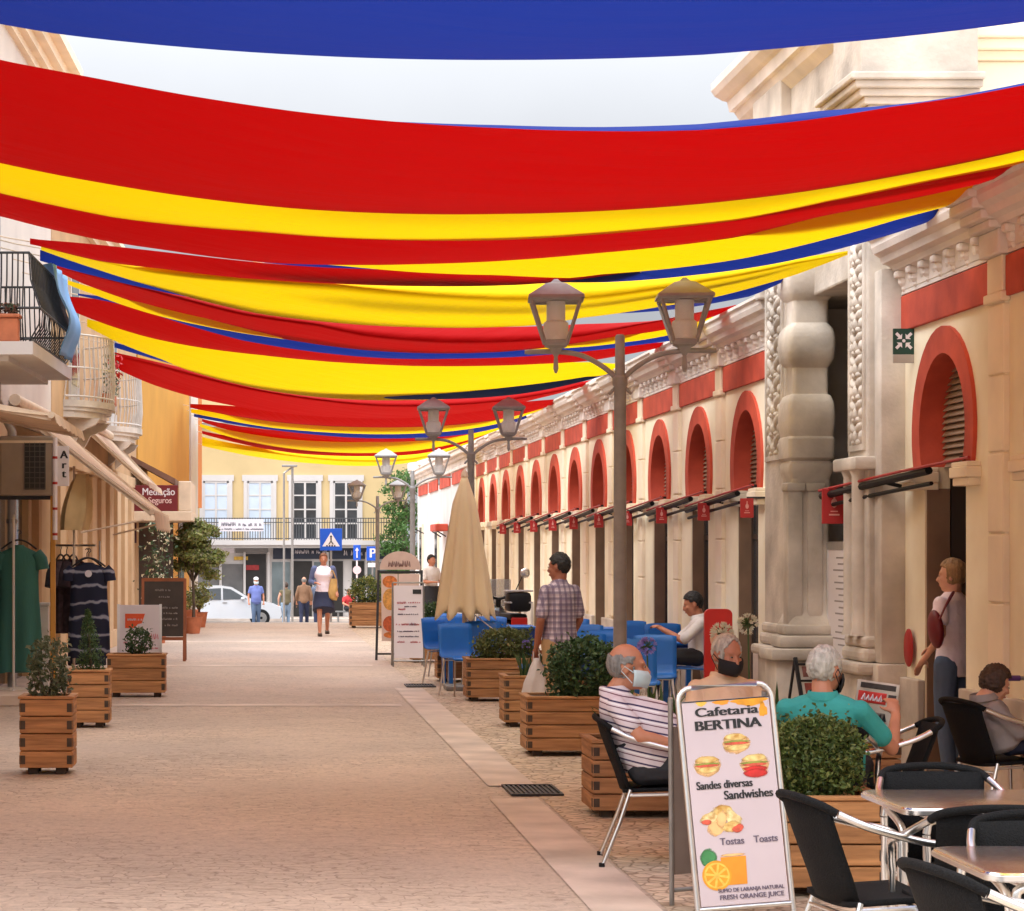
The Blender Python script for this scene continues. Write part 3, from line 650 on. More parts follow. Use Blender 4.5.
# --- second house, tan, two bowed balconies
h2 = thing('town_house', 'tan house with two pale bowed balconies on scrolled brackets', 'house', (0, 0, 0))
facade(h2, 'wall', 33.45, 48.4, 0, 7.0, M_walltan)
b = MB()
for (z0, z1, e) in ((7.0, 7.1, .08), (7.1, 7.25, .2), (7.25, 7.35, .3)): fbox(b, 33.45, 48.4, z0, z1, -.2, e)
b.build('cornice', M_trim, h2)
b = MB()
for k, y in enumerate(np.arange(34.0, 48.0, 1.55)): fbox(b, y, y+.7, .3, 3.0, .0, .07)
fbox(b, 33.5, 48.3, 3.05, 3.25, 0, .09); fbox(b, 33.5, 48.3, 0, .3, 0, .10); b.build('wall_panel', mat('panel_tan', lin((206, 174, 136)), .8, .1, 1.5, .15, 25), h2)
M_palebar = mat('pale_railing', lin((206, 198, 190)), .5, .1, 9)
def bowed(yc, w, z, proj, h, parent, nb=26):
    def bow(s, e=0): return (XL(yc+s*w)+proj*math.cos(s*math.pi/2)**.55+e if abs(s) < .999 else XL(yc+s*w)+.02, yc+s*w, 0)
    S = np.linspace(-1, 1, 25); b = MB()
    for (z0, z1, e) in ((z-.10, z, .0), (z-.16, z-.10, -.06), (z-.26, z-.16, -.14)):
        ring = [Vector(bow(s))+Vector((e*math.cos(s*1.2), 0, 0)) for s in S]; ring = [ring[0]+Vector((-.2, 0, 0))]+ring+[ring[-1]+Vector((-.2, 0, 0))]
        b.loft([[p+Vector((0, 0, z0)) for p in ring], [p+Vector((0, 0, z1)) for p in ring]])
    b.build('balcony_slab', M_stone, parent)
    b = MB(); S = np.linspace(-.995, .995, nb)
    for s in S:
        p = Vector(bow(s)); b.tube([p+Vector((-.03, 0, z)), p+Vector((0, 0, z+h*.3)), p+Vector((-.03, 0, z+h))], .011, 5)
    for zz in (z+.06, z+h*.5, z+h): b.tube([Vector(bow(s))+Vector((-.02, 0, zz)) for s in S], .016, 5)
    b.build('railing', M_palebar, parent)
    for s in (-.55, .55):
        b = MB(); y = yc+s*w
        b.prism([(0, z-.26), (.5*proj/.65, z-.26), (.42*proj/.65, z-.36), (.2, z-.46), (.12, z-.62), (0, z-.72)], lambda u, v: (XL(y)+u, y-.09, v), lambda u, v: (XL(y)+u, y+.09, v)); b.build('bracket', M_stone, parent)
    b = MB(); fbox(b, yc-.62, yc+.62, z+.01, z+2.2, -.02, .04); wdw = b.build('balcony_door', M_white, parent); b = MB(); fbox(b, yc-.5, yc+.5, z+.3, z+2.1, .041, .046); b.build('pane', M_pane, wdw)
bowed(36.3, 1.35, 4.07, .66, 1.0, h2); bowed(42.9, 1.3, 4.03, .56, 1.0, h2)
# --- ochre house turning into the street
h3 = thing('ochre_house', 'ochre house with white corner strip at the end of the left side', 'house', (0, 0, 0))
A = Vector((-2.62, 48.5, 0)); B = Vector((-1.72, 60, 0)); dn = (B-A).normalized(); nr = Vector((dn.y, -dn.x, 0))   # street side normal
def wallpoly(P, Q, depth, z0, z1, out=0):
    p = P+nr*out; q = Q+nr*out; b = MB()
    vs = [p, q, q-nr*depth, p-nr*depth]; b.add([v+Vector((0, 0, z0)) for v in vs]+[v+Vector((0, 0, z1)) for v in vs], [(0, 1, 5, 4), (1, 2, 6, 5), (2, 3, 7, 6), (3, 0, 4, 7), (4, 5, 6, 7), (3, 2, 1, 0)]); return b
wallpoly(A, B, 7, -.3, 6.6).build('wall', M_ochre, h3)
wallpoly(A+dn*9.9, A+dn*11.55, .2, -.3, 6.6, .05).build('corner_strip', M_white, h3)
wallpoly(A+dn*11.57, A+dn*13.0, 7, 2.9, 6.4).build('side_wing', M_orange, h3)
wallpoly(A-dn*.1, B+dn*.2, 1, 6.6, 6.8, .25).build('cornice', M_trim, h3)
for k in (1.2, 4.4, 7.4):
    w = wallpoly(A+dn*k, A+dn*(k+1.1), .1, .1, 2.5, .03).build('shop_door', M_wood_dark, h3); wallpoly(A+dn*(k+.15), A+dn*(k+.95), .02, .5, 2.3, .045).build('pane', M_pane, w)
# far upper storey over the near house


# --- canopy box with the maroon sign
t = thing('shop_canopy', 'boxy cream shop canopy with a brown sloping top and maroon sign', 'canopy', (0, 0, 0))
Yc = 47.0; p0, p1 = at(122, 510, Yc).x, at(192, 510, Yc).x; zb, zt = at(0, 521, Yc).z, at(0, 486, Yc).z
b = MB(); b.bbox(p0, p1, Yc, Yc+3.2, zb, zb+.2, .02); b.bbox(p1-.28, p1-.02, Yc+.02, Yc+3.2, zb+.2, zt+.1, .02); b.build('frame', M_cream_metal, t)
b = MB(); b.add([(p0, Yc+.04, zt+.72), (p0, Yc+3.1, zt+.72), (p1-.34, Yc+3.1, zt+.15), (p1-.34, Yc+.04, zt+.15), (p0, Yc+.04, zt+.62), (p0, Yc+3.1, zt+.62), (p1-.34, Yc+3.1, zt+.02), (p1-.34, Yc+.04, zt+.02)], [(0, 1, 2, 3), (4, 7, 6, 5), (0, 3, 7, 4), (1, 5, 6, 2), (0, 4, 5, 1), (3, 2, 6, 7)]); b.build('roof', mat('canopy_brown', lin((120, 86, 70)), .8, .15, 5), t)
b = MB(); b.bbox(p0, p1-.29, Yc+.02, Yc+.1, zb+.2, zt+.02, .01); sg = b.build('sign_panel', mat('maroon_sign', lin((112, 24, 30)), .5, .08, 5), t)
cx = at(158.5, 0, Yc).x
text('Mediação', .21, sg, M_paper, (cx, Yc+.015, at(0, 492, Yc).z), sx=.84, bold=.004); text('Seguros', .18, sg, mat('sign_rose', lin((226, 190, 184)), .6, .05), (cx+.03, Yc+.015, at(0, 500.5, Yc).z), sx=.84, bold=.003)
b = MB(); b.box(p0, p0+1.0, Yc+1.2, Yc+1.25, 0, zb-.02); b.build('dark_shop_door', M_wood_dark, t)
b = MB(); b.bbox(p0-.02, p0+.28, Yc+.3, Yc+.36, zb-.45, zb-.03, .01); b.build('small_plate', mat('plate_maroon', lin((66, 26, 34)), .5, .1), t)

# --- awnings
def arm_awning(label, y0, y1, z0, x1, z1, val=.18, rods=False):
    t = thing('shop_awning', label, 'awning', (0, 0, 0), 0, 'cream shop awnings on the left')
    def P(y, s): return Vector((XL(y)+.06+(x1-XL(y)-.06)*s, y, z0+(z1-z0)*s-.12*math.sin(math.pi*s)*.4))
    b = MB(); n = 10; vs = []; fs = []
    for i in range(n+1):
        for j in range(7): vs.append(P(y0+(y1-y0)*j/6, i/n))
    for i in range(n):
        for j in range(6): fs.append((i*7+j, i*7+j+1, i*7+j+8, i*7+j+7))
    o = b.add(vs, fs).build('cloth', M_cream_cloth, t, 60); sm = o.modifiers.new('thickness', 'SOLIDIFY'); sm.thickness = .012
    b = MB(); k = []
    for j in range(15):
        y = y0+(y1-y0)*j/14; k.append((x1, y, z1))
    vs = []; fs = []
    for j, p in enumerate(k): vs += [(p[0]+.02, p[1], p[2]+.02), (p[0]+.05, p[1], p[2]-val*(.8+.2*abs(math.sin(j*math.pi/2))))]
    for j in range(14): fs.append((2*j, 2*j+1, 2*j+3, 2*j+2))
    o = b.add(vs, fs).build('valance', M_cream_cloth, t); sm = o.modifiers.new('thickness', 'SOLIDIFY'); sm.thickness = .01
    b = MB(); b.tube([(x1, y0-.05, z1), (x1, y1+.05, z1)], .035, 8); b.build('front_bar', M_cream_metal, t, 40)
    for y in (y0+.04, y1-.04):
        b = MB(); b.bar(P(y, 0)+Vector((0, 0, -.05)), P(y, 1)+Vector((0, 0, -.02)), .05, .07); b.build('arm', M_cream_metal, t)
        if rods: b = MB(); b.tube([Vector((XL(y)+.9, y, z0-1.62)), P(y, 1)-Vector((.1, 0, .10))], .014, 6); b.build('stay_rod', M_cream_metal, t)
    b = MB(); b.tube([(XL(y0)+.08, y0-.08, z0+.05), (XL(y1)+.08, y1+.08, z0+.05)], .075, 10); b.build('roller', M_cream_metal, t, 40)
    return t
arm_awning('long cream awning sloping down to a rounded valance in front of the maroon sign', 29.0, 33.4, 3.62, at(152, 0, 29).x, at(0, 512, 29).z, .24, True)
arm_awning('smaller cream awning further along, its bar ending above the maroon sign', 38.0, 43.0, 3.80, at(146, 0, 38).x, at(0, 482, 38).z, .10)
arm_awning('nearest cream awning, nearly level, under the iron balcony', 22.5, 26.0, 3.36, at(56, 0, 23).x, at(0, 418, 23).z, .10)

# --- things on the near house
t = thing('air_conditioner', 'grey air conditioning unit with dark grille on the left wall', 'air conditioner', (-2.66, 27.0, 2.42))
b = MB(); b.bbox(-.42, .20, 0, .5, 0, .70, .02); b.build('casing', mat('ac_casing', lin((150, 134, 118)), .5, .12, 5), t)
b = MB(); b.box(-.13, .12, -.012, -.004, .07, .62); b.build('grille_opening', M_dark, t)
b = MB()
for k in range(9): b.box(-.13, .12, -.022, -.013, .08+k*.062, .088+k*.062)
for k in range(5): b.box(-.13+k*.06, -.123+k*.06, -.022, -.013, .07, .62)
b.build('grille', mat('ac_grille', (.10, .085, .07), .5, .2), t)
b = MB(); b.bar((-.5, .25, -.02), (.2, .25, -.02), .04, .04); b.bar((-.5, .45, -.02), (.2, .45, -.02), .04, .04); b.build('bracket', M_iron, t)
t = thing('drainpipe', 'pale grey drainpipe beside the air conditioning unit', 'drainpipe', (-3.0, 27.6, 0))
b = MB(); b.tube([(0, 0, .1), (0, 0, 3.2), (-.2, .1, 3.6), (-.2, .1, 6.8)], .055, 10); b.build('pipe', mat('pipe_grey', lin((176, 168, 162)), .5, .12, 6), t, 40)
b = MB()
for z in (.9, 2.1, 3.1): b = MB(); b.lathe([(.068, z), (.068, z+.05)], (0, 0, 0), 10); b.build('clip', M_grey, t)
t = thing('vertical_banner', 'narrow white banner with black letters on a red striped post', 'banner', (0, 0, 0))
Yb = 27.0; b = MB(); x0, x1 = at(57, 0, Yb).x, at(69, 0, Yb).x; z0, z1 = at(0, 486, Yb).z, at(0, 446, Yb).z
b.bbox(x0, x1, Yb, Yb+.02, z0, z1, .003); b.build('cloth', M_paper, t)
for ch, py in (('A', 455), ('r', 465), ('t', 474)): text(ch, .13, t, M_ink, (at(64, 0, Yb).x, Yb-.004, at(0, py, Yb).z), bold=.006)
b = MB(); b.tube([(at(55, 0, Yb).x, Yb, 1.9), (at(55, 0, Yb).x, Yb, z1+.1)], .028, 8); b.build('post', M_paper, t, 40)
b = MB()
for k in range(4): b = MB(); b.lathe([(.0295, 1.95+k*.3), (.0295, 1.98+k*.3)], (at(55, 0, Yb).x, Yb, 0), 8); b.build('stripe', M_signred, t)
b = MB(); b.bar((at(55, 0, Yb).x, Yb, z1+.05), (XL(Yb), Yb, z1+.05), .03, .03); b.build('bracket', M_cream_metal, t)
t = thing('rolled_parasol', 'folded tan parasol hanging between the air conditioner and the clothes', 'parasol', (at(74, 0, 29.5).x, 29.5, 0))
b = MB(); za, zb_ = at(0, 474, 29.5).z, at(0, 530, 29.5).z
rg = []
for i in range(9):
    s = i/8; rr = .08+.1*math.sin(s*2.2); rg.append([(rr*math.cos(a)*(1+.18*math.sin(5*a))+.10*(1-s), rr*math.sin(a)*(1+.18*math.sin(5*a)), za+(zb_-za)*s) for a in [2*math.pi*j/20 for j in range(20)]])
b.loft(rg); b.build('canopy', mat('tan_canvas', lin((226, 194, 140)), .85, .12, 4), t, 60)
b = MB(); b.tube([(0, 0, 0), (.0, 0, za+.1)], .02, 6); b.build('pole', M_cream_metal, t); b = MB(); b.lathe([(.22, 0), (.22, .05), (.05, .08)], (0, 0, 0), 14); b.build('base', M_grey, t)
t = thing('wooden_post', 'thin yellow wooden post in front of the clothes shop', 'post', (at(53, 0, 27.2).x, 27.2, .13))
b = MB(); b.bbox(-.03, .03, -.03, .03, 0, 2.3, .006); b.build('shaft', mat('yellow_wood', lin((196, 142, 62)), .6, .15, 4, stretch=(1, 1, .2)), t); b = MB(); b.bbox(-.09, .09, -.09, .09, 0, .03, .008); b.build('foot', M_grey, t)
t = thing('white_post', 'short white post between the green dress and the wooden post', 'post', (at(44, 0, 27.6).x, 27.6, .13))
b = MB(); b.bbox(-.06, .06, -.05, .05, 0, .98, .01); b.build('shaft', M_white, t); b = MB(); b.bbox(-.075, .075, -.065, .065, .98, 1.02, .008); b.build('cap', M_white, t)
# balcony dressings
t = thing('blue_cloth', 'light blue cloth with a faint pink print draped over the black balcony rail', 'cloth', (0, 0, 0))
vs = []; fs = []; n, m_ = 18, 8
for i in range(n+1):
    s = i/n
    for j in range(m_+1):
        y = 26.1+(j/m_)*1.35+.45*s; z = 5.03-s*.98
        o = .87+.15*math.exp(-((s-.62)/.28)**2)+.02*math.sin(j*1.9+s*3)+.02
        vs.append((XL(y)+o, y, z))
for i in range(n):
    for j in range(m_): fs.append((i*(m_+1)+j, i*(m_+1)+j+1, (i+1)*(m_+1)+j+1, (i+1)*(m_+1)+j))
o = MB().add(vs, fs).build('drape', mat('light_blue_cloth', lin((104, 164, 214)), .8, .10, 1.5, var2=lin((136, 172, 212))), t, 179); sm = o.modifiers.new('t', 'SOLIDIFY'); sm.thickness = .01
vs = [(XL(y)+ .88-.10*q, y, 5.04-.02*q) for q in (0, 1, 2) for y in (26.1, 26.5, 27.0, 27.45)]; fs = [(q*4+j, q*4+j+1, q*4+j+5, q*4+j+4) for q in (0, 1) for j in range(3)]
MB().add(vs, fs).build('fold', MATS['light_blue_cloth'], t)
t = thing('flower_box', 'terracotta flower box with dry red plants on the white balcony slab edge', 'flower box', (XL(24.62)+.56, 24.62, 4.12))
b = MB(); b.bbox(-.15, .15, -.10, .10, -.12, .14, .02); b.bbox(-.17, .17, -.12, .12, .14, .18, .012); b.build('pot', M_terra, t)
P_ = [(random.uniform(-.14, .14), random.uniform(-.09, .09), .17+random.random()*.13) for _ in range(220)]; leaf_mesh('plants', P_, .06, [mat('dry_red_leaf', (.16, .06, .035), .7, .3), L_pale[2]], t)
t = thing('hanging_flowers', 'red flowers trailing on the first bowed balcony', 'flowers', (XL(36.6)+.52, 36.9, 4.15))
P_ = [(random.uniform(-.08, .16), random.uniform(-.5, .6), random.uniform(.1, .75)) for _ in range(130)]; leaf_mesh('foliage', P_, .07, L_pale, t)
P_ = [(random.uniform(.0, .2), random.uniform(-.5, .6), random.uniform(.25, .8)) for _ in range(36)]; leaf_mesh('blossom', P_, .10, [mat('red_petal', lin((196, 40, 44)), .6, .15)], t)
b = MB(); b.bbox(-.1, .1, -.4, .4, -.05, .12, .02); b.build('trough', M_terra, t)

# --- clothes outside the shop
t = thing('dress_stand', 'white metal stand holding up the green dress', 'clothes stand', (at(15, 0, 27.3).x, 27.3, .13))
b = MB(); b.tube([(0, -.16, .02), (0, -.16, 2.02), (0, -.1, 2.06)], .016, 8); b.build('pole', M_white, t); b = MB(); b.bar((-.3, -.16, .015), (.3, -.16, .015), .04, .03); b.bar((0, -.4, .015), (0, .2, .015), .04, .03); b.build('foot', M_white, t)
def garment(name, label, cat, X, Y, ztop, zbot, w0, w1, m, sleeve=.22, hang=True, rz=0, folds=5, depth=.09):
    t = thing(name, label, cat, (X, Y, ztop), rz); h = ztop-zbot; rg = []
    prof = [(0, .22), (.015, .30), (.05, .78), (.09, .98), (.14, 1.0), (.24, .92), (.4, .95), (.7, 1.0+(w1/w0-1)*.7), (1, w1/w0)]
    for s, k in prof:
        rg.append([((w0/2*k)*math.cos(a), (depth*(.6+.4*min(1, s*5)))*math.sin(a)*(1+.35*s*math.sin(folds*a+1)), -h*s+.015*s*math.sin(3*a)) for a in [2*math.pi*j/36 for j in range(36)]])
    b = MB(); b.loft(rg); b.build('body', m, t, 60)
    if sleeve:
        for s in (-1, 1):
            b = MB(); p = Vector((s*w0*.40, 0, -h*.06)); q = p+Vector((s*sleeve*.38, 0, -sleeve)); b.tube([p, p.lerp(q, .5)+Vector((s*.02, 0, .02)), q], [.07, .08, .085], 12); b.build('sleeve', m, t, 60)
    b = MB(); b.tube(smooth_pts([(-w0*.42, -.0, -.05), (-w0*.2, 0, .03), (0, 0, .06), (w0*.2, 0, .03), (w0*.42, 0, -.05)]), .012, 6); b.tube(smooth_pts([(0, 0, .06), (0, 0, .12), (.025, 0, .15), (.0, 0, .18), (-.02, 0, .16)]), .006, 5); b.build('hanger', M_iron, t); return t
M_green = mat('teal_cotton', lin((54, 108, 100)), .85, .12, 2.2, .2, 30, stretch=(3, 3, .4))
garment('green_dress', 'plain dark teal dress with short sleeves on a hanger', 'dress', at(19, 0, 27.3).x, 27.3, 1.84, .33, .5, .56, M_green, .2)
def tiedye():
    m = mat('navy_tiedye', (.012, .016, .045), .85, .3, 4); n = m.node_tree; b = n.nodes['Principled BSDF']; l = n.links.new
    tx = n.nodes.new('ShaderNodeTexCoord'); w = n.nodes.new('ShaderNodeTexWave'); w.bands_direction = 'Z'; w.inputs['Scale'].default_value = 1.55; w.inputs['Distortion'].default_value = 3.2; w.inputs['Detail'].default_value = 3; w.inputs['Detail Scale'].default_value = 2.2; l(tx.outputs['Object'], w.inputs['Vector'])
    r_ = n.nodes.new('ShaderNodeValToRGB'); e = r_.color_ramp.elements; e[0].position = .78; e[0].color = (.010, .013, .035, 1); e[1].position = .97; e[1].color = (.30, .31, .36, 1); x = e.new(.90); x.color = (.04, .045, .10, 1); l(w.outputs['Fac'], r_.inputs[0]); l(r_.outputs[0], b.inputs['Base Color']); return m
M_td = tiedye()
XR, YR_ = at(88, 0, 29.6).x, 29.6
g = garment('tie_dye_top', 'navy tie dye top with white bands and a round tag', 'top', at(89, 0, 29.2).x, 29.2, 1.62, .42, .50, .54, M_td, .16)
b = MB(); b.M = Matrix.Translation((0, -.1, -.14)) @ Matrix.Rotation(R(90), 4, 'X'); b.lathe([(.045, 0), (.045, .006)], (0, 0, 0), 16); b.build('tag', M_paper, g)
garment('dark_trousers', 'dark striped skirt hanging below the navy tie dye top', 'skirt', at(87, 0, 29.75).x, 29.75, 1.62, .30, .46, .50, mat('navy_plain', (.02, .022, .05), .85, .3, 5), 0)
for k, (dx, cc) in enumerate(((-.20, (.05, .03, .035)), (-.29, (.09, .055, .06)), (-.37, (.03, .03, .04)))):
    garment('hanging_garment', ['dark plum garment next to the tie dye top on the rack', 'faded mauve patterned garment second behind the tie dye top', 'charcoal garment at the wall end of the clothes rack'][k], 'garment', XR+dx, YR_+.12+.05*k, 1.66, .72, .44, .46, mat('garment_%d' % k, cc, .85, .4, 14), .3, rz=R(70))
t = thing('clothes_rack', 'metal clothes rail carrying the dark garments', 'clothes rack', (XR, YR_+.15, 0))
b = MB(); b.tube([(-.5, .1, 1.84), (.12, -.45, 1.84)], .014, 8); b.build('rail', M_alu, t)
for (x, y) in ((-.5, .1), (.12, .3)):
    b = MB(); b.tube([(x, y, 1.9), (x, y, .03)], .014, 8); b.bar((x, y-.25, .02), (x, y+.25, .02), .03, .03); b.build('leg', M_alu, t)

# --- planters
def planter(label, X, Y, w, d, h, m=M_wood, rz=0, boards=4, feet=True):
    t = thing('wooden_planter', label, 'planter', (X, Y, 0), rz, 'wooden box planters along the street')
    z0 = .05 if feet else 0; bh = (h-z0)/boards; th = .035
    for k in range(boards):
        b = MB(); za = z0+k*bh+.004; zb2 = z0+(k+1)*bh-.004; o = .0 if k % 2 else .0
        b.bbox(-w/2, w/2, -d/2, -d/2+th, za, zb2, .006); b.bbox(-w/2, w/2, d/2-th, d/2, za, zb2, .006)
        b.bbox(-w/2, -w/2+th, -d/2+th, d/2-th, za, zb2, .006); b.bbox(w/2-th, w/2, -d/2+th, d/2-th, za, zb2, .006)
        b.build('board', m, t)
    # dark end grain of the interlocking boards shows at the corners of every other course
    for k in range(boards):
        za = z0+k*bh+.25*bh; zb2 = z0+(k+1)*bh-.25*bh
        for sx in (-1, 1):
            b = MB(); xa, xb = sorted((sx*(w/2-.045), sx*(w/2-.005))); b.box(xa, xb, -d/2-.003, -d/2+.002, za, zb2)
            b.box(*sorted((sx*(w/2-.002), sx*(w/2+.003))), -d/2+.005, -d/2+.045, za, zb2)
            b.build('joint', M_wood_end, t)
    b = MB(); b.bbox(-w/2-.012, w/2+.012, -d/2-.012, -d/2+.05, h, h+.022, .005); b.bbox(-w/2-.012, w/2+.012, d/2-.05, d/2+.012, h, h+.022, .005); b.bbox(-w/2-.012, -w/2+.05, -d/2+.05, d/2-.05, h, h+.022, .005); b.bbox(w/2-.05, w/2+.012, -d/2+.05, d/2-.05, h, h+.022, .005); b.build('rim', m, t)
    MB().box(-w/2+th, w/2-th, -d/2+th, d/2-th, h-.1, h-.05).build('soil', M_soil, t)
    if feet:
        for sx in (-1, 1):
            for sy in (-1, 1): MB().bbox(sx*(w/2-.1)-.04, sx*(w/2-.1)+.04, sy*(d/2-.1)-.04, sy*(d/2-.1)+.04, 0, .05, .005).build('foot', M_wood_end, t)
    else:
        pass
    return t
def blob_pts(n, c, r, p=2.0, shell=.55, zcut=None):
    out = []
    c = np.array(c)
    while len(out) < n:
        v = RNG.normal(size=3); v /= (np.abs(v)**p).sum()**(1/p); k = shell+(1-shell)*RNG.random()**.6
        if RNG.random() < .07: k *= RNG.uniform(1.08, 1.34)
        bump_ = 1+.24*mnoise.noise(Vector((v*2.6+c*3.1).tolist()))+.08*mnoise.noise(Vector((v*7+c).tolist()))
        q = c+v*np.array(r)*k*bump_
        if zcut is None or q[2] > zcut: out.append(q)
    return out
def bush(name, label, X, Y, z0, r, mats, n, leaf, cz=None, p=2.0, stem=True, group='plants in the wooden planters'):
    t = thing(name, label, 'plant', (X, Y, z0), 0, group); cz = cz if cz is not None else r[2]*.92
    if stem:
        b = MB()
        for k in range(5):
            a = k*1.3; b.tube([(0, 0, -.06), (.3*r[0]*math.cos(a), .3*r[1]*math.sin(a), cz*.5), (.6*r[0]*math.cos(a), .6*r[1]*math.sin(a), cz)], [.016, .01, .005], 5)
        b.build('stem', M_bark, t)
    leaf_mesh('foliage', blob_pts(n, (0, 0, cz), r, p, .5, -.03), leaf, mats, t); return t
def spikes(name, label, X, Y, z0, n, ln, w, mats, spread=.7, group='plants in the wooden planters', arch=.5, rx=.1, ry=.1):
    t = thing(name, label, 'plant', (X, Y, z0), 0, group); b = MB()
    for k in range(n):
        a = random.uniform(0, 6.28); l_ = ln*random.uniform(.6, 1.1); sp_ = spread*random.uniform(.15, 1); p = Vector((random.uniform(-rx, rx), random.uniform(-ry, ry), -.04)); d = Vector((math.cos(a), math.sin(a), 0)); side = Vector((-d.y, d.x, 0))
        pts = [p+d*(sp_*l_*s)+Vector((0, 0, l_*(s-arch*sp_*s*s))) for s in (0, .3, .6, .85, 1)]
        ws = [w*.7, w, w*.85, w*.5, .001]; vs = []
        for q, ww in zip(pts, ws): vs += [q-side*ww/2, q-Vector((0, 0, ww*.25)), q+side*ww/2]
        fs = []
        for i in range(4): fs += [(3*i, 3*i+1, 3*i+4, 3*i+3), (3*i+1, 3*i+2, 3*i+5, 3*i+4)]
        b.add(vs, fs, random.randrange(len(mats)))
    b.build('leaves', mats, t, fix=False); return t
def agapanthus(name, label, X, Y, z0, h, r, m, n=46):
    t = thing(name, label, 'flower', (X, Y, z0), 0, 'agapanthus flowers on tall stalks'); b = MB(); b.tube([(0, 0, -.05), (.01, .01, h*.5), (0, 0, h)], .006, 6); b.build('stalk', L_strap[1], t)
    b = MB()
    for k in range(n):
        v = Vector(RNG.normal(size=3).tolist()); v.z += .35; v.normalize(); c = Vector((0, 0, h)); b.tube([c, c+v*r*.62], .0025, 4)
    b.build('pedicels', L_strap[0], t)
    b = MB()
    for k in range(n):
        v = Vector(RNG.normal(size=3).tolist()); v.z += .35; v.normalize(); c = Vector((0, 0, h))+v*r*.6; a = v.orthogonal().normalized(); e = v.cross(a)
        for q in range(5):
            w = a*math.cos(q*1.257)+e*math.sin(q*1.257); s = w.cross(v); tip = c+v*r*.42+w*r*.24; mid = c+v*r*.24+w*r*.10
            b.add([c, mid+s*.008, tip, mid-s*.008], [(0, 1, 2, 3)])
    b.build('florets', m, t, fix=False); return t
# three on the left
planter('tall narrow wooden planter holding the pale leafy shrub before the green dress', -1.71, 18.42, .42, .42, .60)
bush('pale_shrub', 'pale leafy shrub in the narrow planter before the green dress', -1.71, 18.42, .56, (.17, .17, .28), L_pale, 800, .055, .25, 2.6)
planter('narrow wooden planter holding the slender upright conifer', -1.74, 23.2, .42, .42, .56)
tt = thing('small_conifer', 'slender upright dark green conifer before the tie dye top', 'plant', (-1.72, 23.2, .52), 0, 'plants in the wooden planters')
P_ = [];
for _ in range(1500):
    z = random.random()**1.2*.66; rr = .15*(1-z/.68)**.7*random.uniform(.4, 1.15); a = random.uniform(0, 6.28); P_.append((rr*math.cos(a)-.06*z, rr*math.sin(a), z))
leaf_mesh('foliage', P_, .045, L_dark+[L_box[0]], tt, up=0, narrow=.3, droop=-1.2); b = MB(); b.tube([(0, 0, -.05), (-.02, 0, .35), (-.05, 0, .6)], [.018, .012, .005], 6); b.build('stem', M_bark, tt)
planter('wide wooden planter in front of the white and orange board', -1.52, 28.0, .70, .42, .50, boards=3)
bush('round_bush', 'small round dark bush before the white and orange board', -1.50, 28.0, .46, (.165, .165, .19), L_dark, 800, .045, .20)
t = thing('white_board', 'white advertising board with an orange corner panel behind the wide planter', 'sign', (at(139.5, 0, 28.9).x, 28.9, 0))
b = MB(); b.bbox(-.27, .27, -.01, .01, .36, 1.09, .004); b.build('panel', M_paper, t); b = MB(); b.box(-.28, -.25, -.015, .015, 0, 1.1); b.box(.25, .28, -.015, .015, 0, 1.1); b.box(-.28, .28, -.2, .2, 0, .02); b.build('frame', M_alu, t)
b = MB(); b.add([(-.18, -.013, .98), (.07, -.013, .98), (.03, -.013, .86), (-.02, -.013, .85), (-.06, -.013, .80), (-.18, -.013, .80)], [range(6)]); b.build('orange_field', mat('sign_orange', lin((232, 92, 48)), .5, .05), t)
scribble(t, M_paper, [(-.15, .91, .17, .04)], -.0155); scribble(t, mat('pink_ink', lin((212, 130, 140)), .6, .05), [(.10, .70, .12, .10), (-.2, .62, .1, .03), (.06, .55, .16, .03)], -.0125)
# chalkboard
t = thing('chalkboard', 'brown framed chalkboard A-frame with faded white writing', 'chalkboard', (at(164, 0, 37).x, 37, 0))
M_cb = mat('chalkboard_frame', lin((140, 80, 48)), .6, .2, 5); b = MB()
W = .335
for x in (-W, W): b.bar((x, -.22, 0), (x, .0, 1.32), .05, .035)
b.bar((-W, -.005, 1.30), (W, -.005, 1.30), .035, .06); b.bar((-W, -.16, .36), (W, -.16, .36), .035, .05)
for x in (-W, W): b.bar((x, .3, 0), (x, .02, 1.3), .04, .03)
b.build('frame', M_cb, t)
b = MB(); b.M = Matrix.Translation((0, -.09, .84)) @ Matrix.Rotation(R(-9.5), 4, 'X'); b.box(-W+.02, W-.02, -.008, .008, -.45, .44); b.build('slate', mat('slate', lin((58, 50, 46)), .8, .2, 5), t)
M_chalk = mat('chalk', lin((150, 142, 138)), .9, .2, 20)
sc = scribble(t, M_chalk, [(-.14, 1.14, .26, .05), (-.08, 1.03, .16, .03), (-.02, .86, .24, .05), (.0, .77, .22, .04), (-.04, .68, .26, .05), (.02, .58, .2, .05)], 0, lambda u, v: (u, -.105+(v-.84)*.167-.006, v))
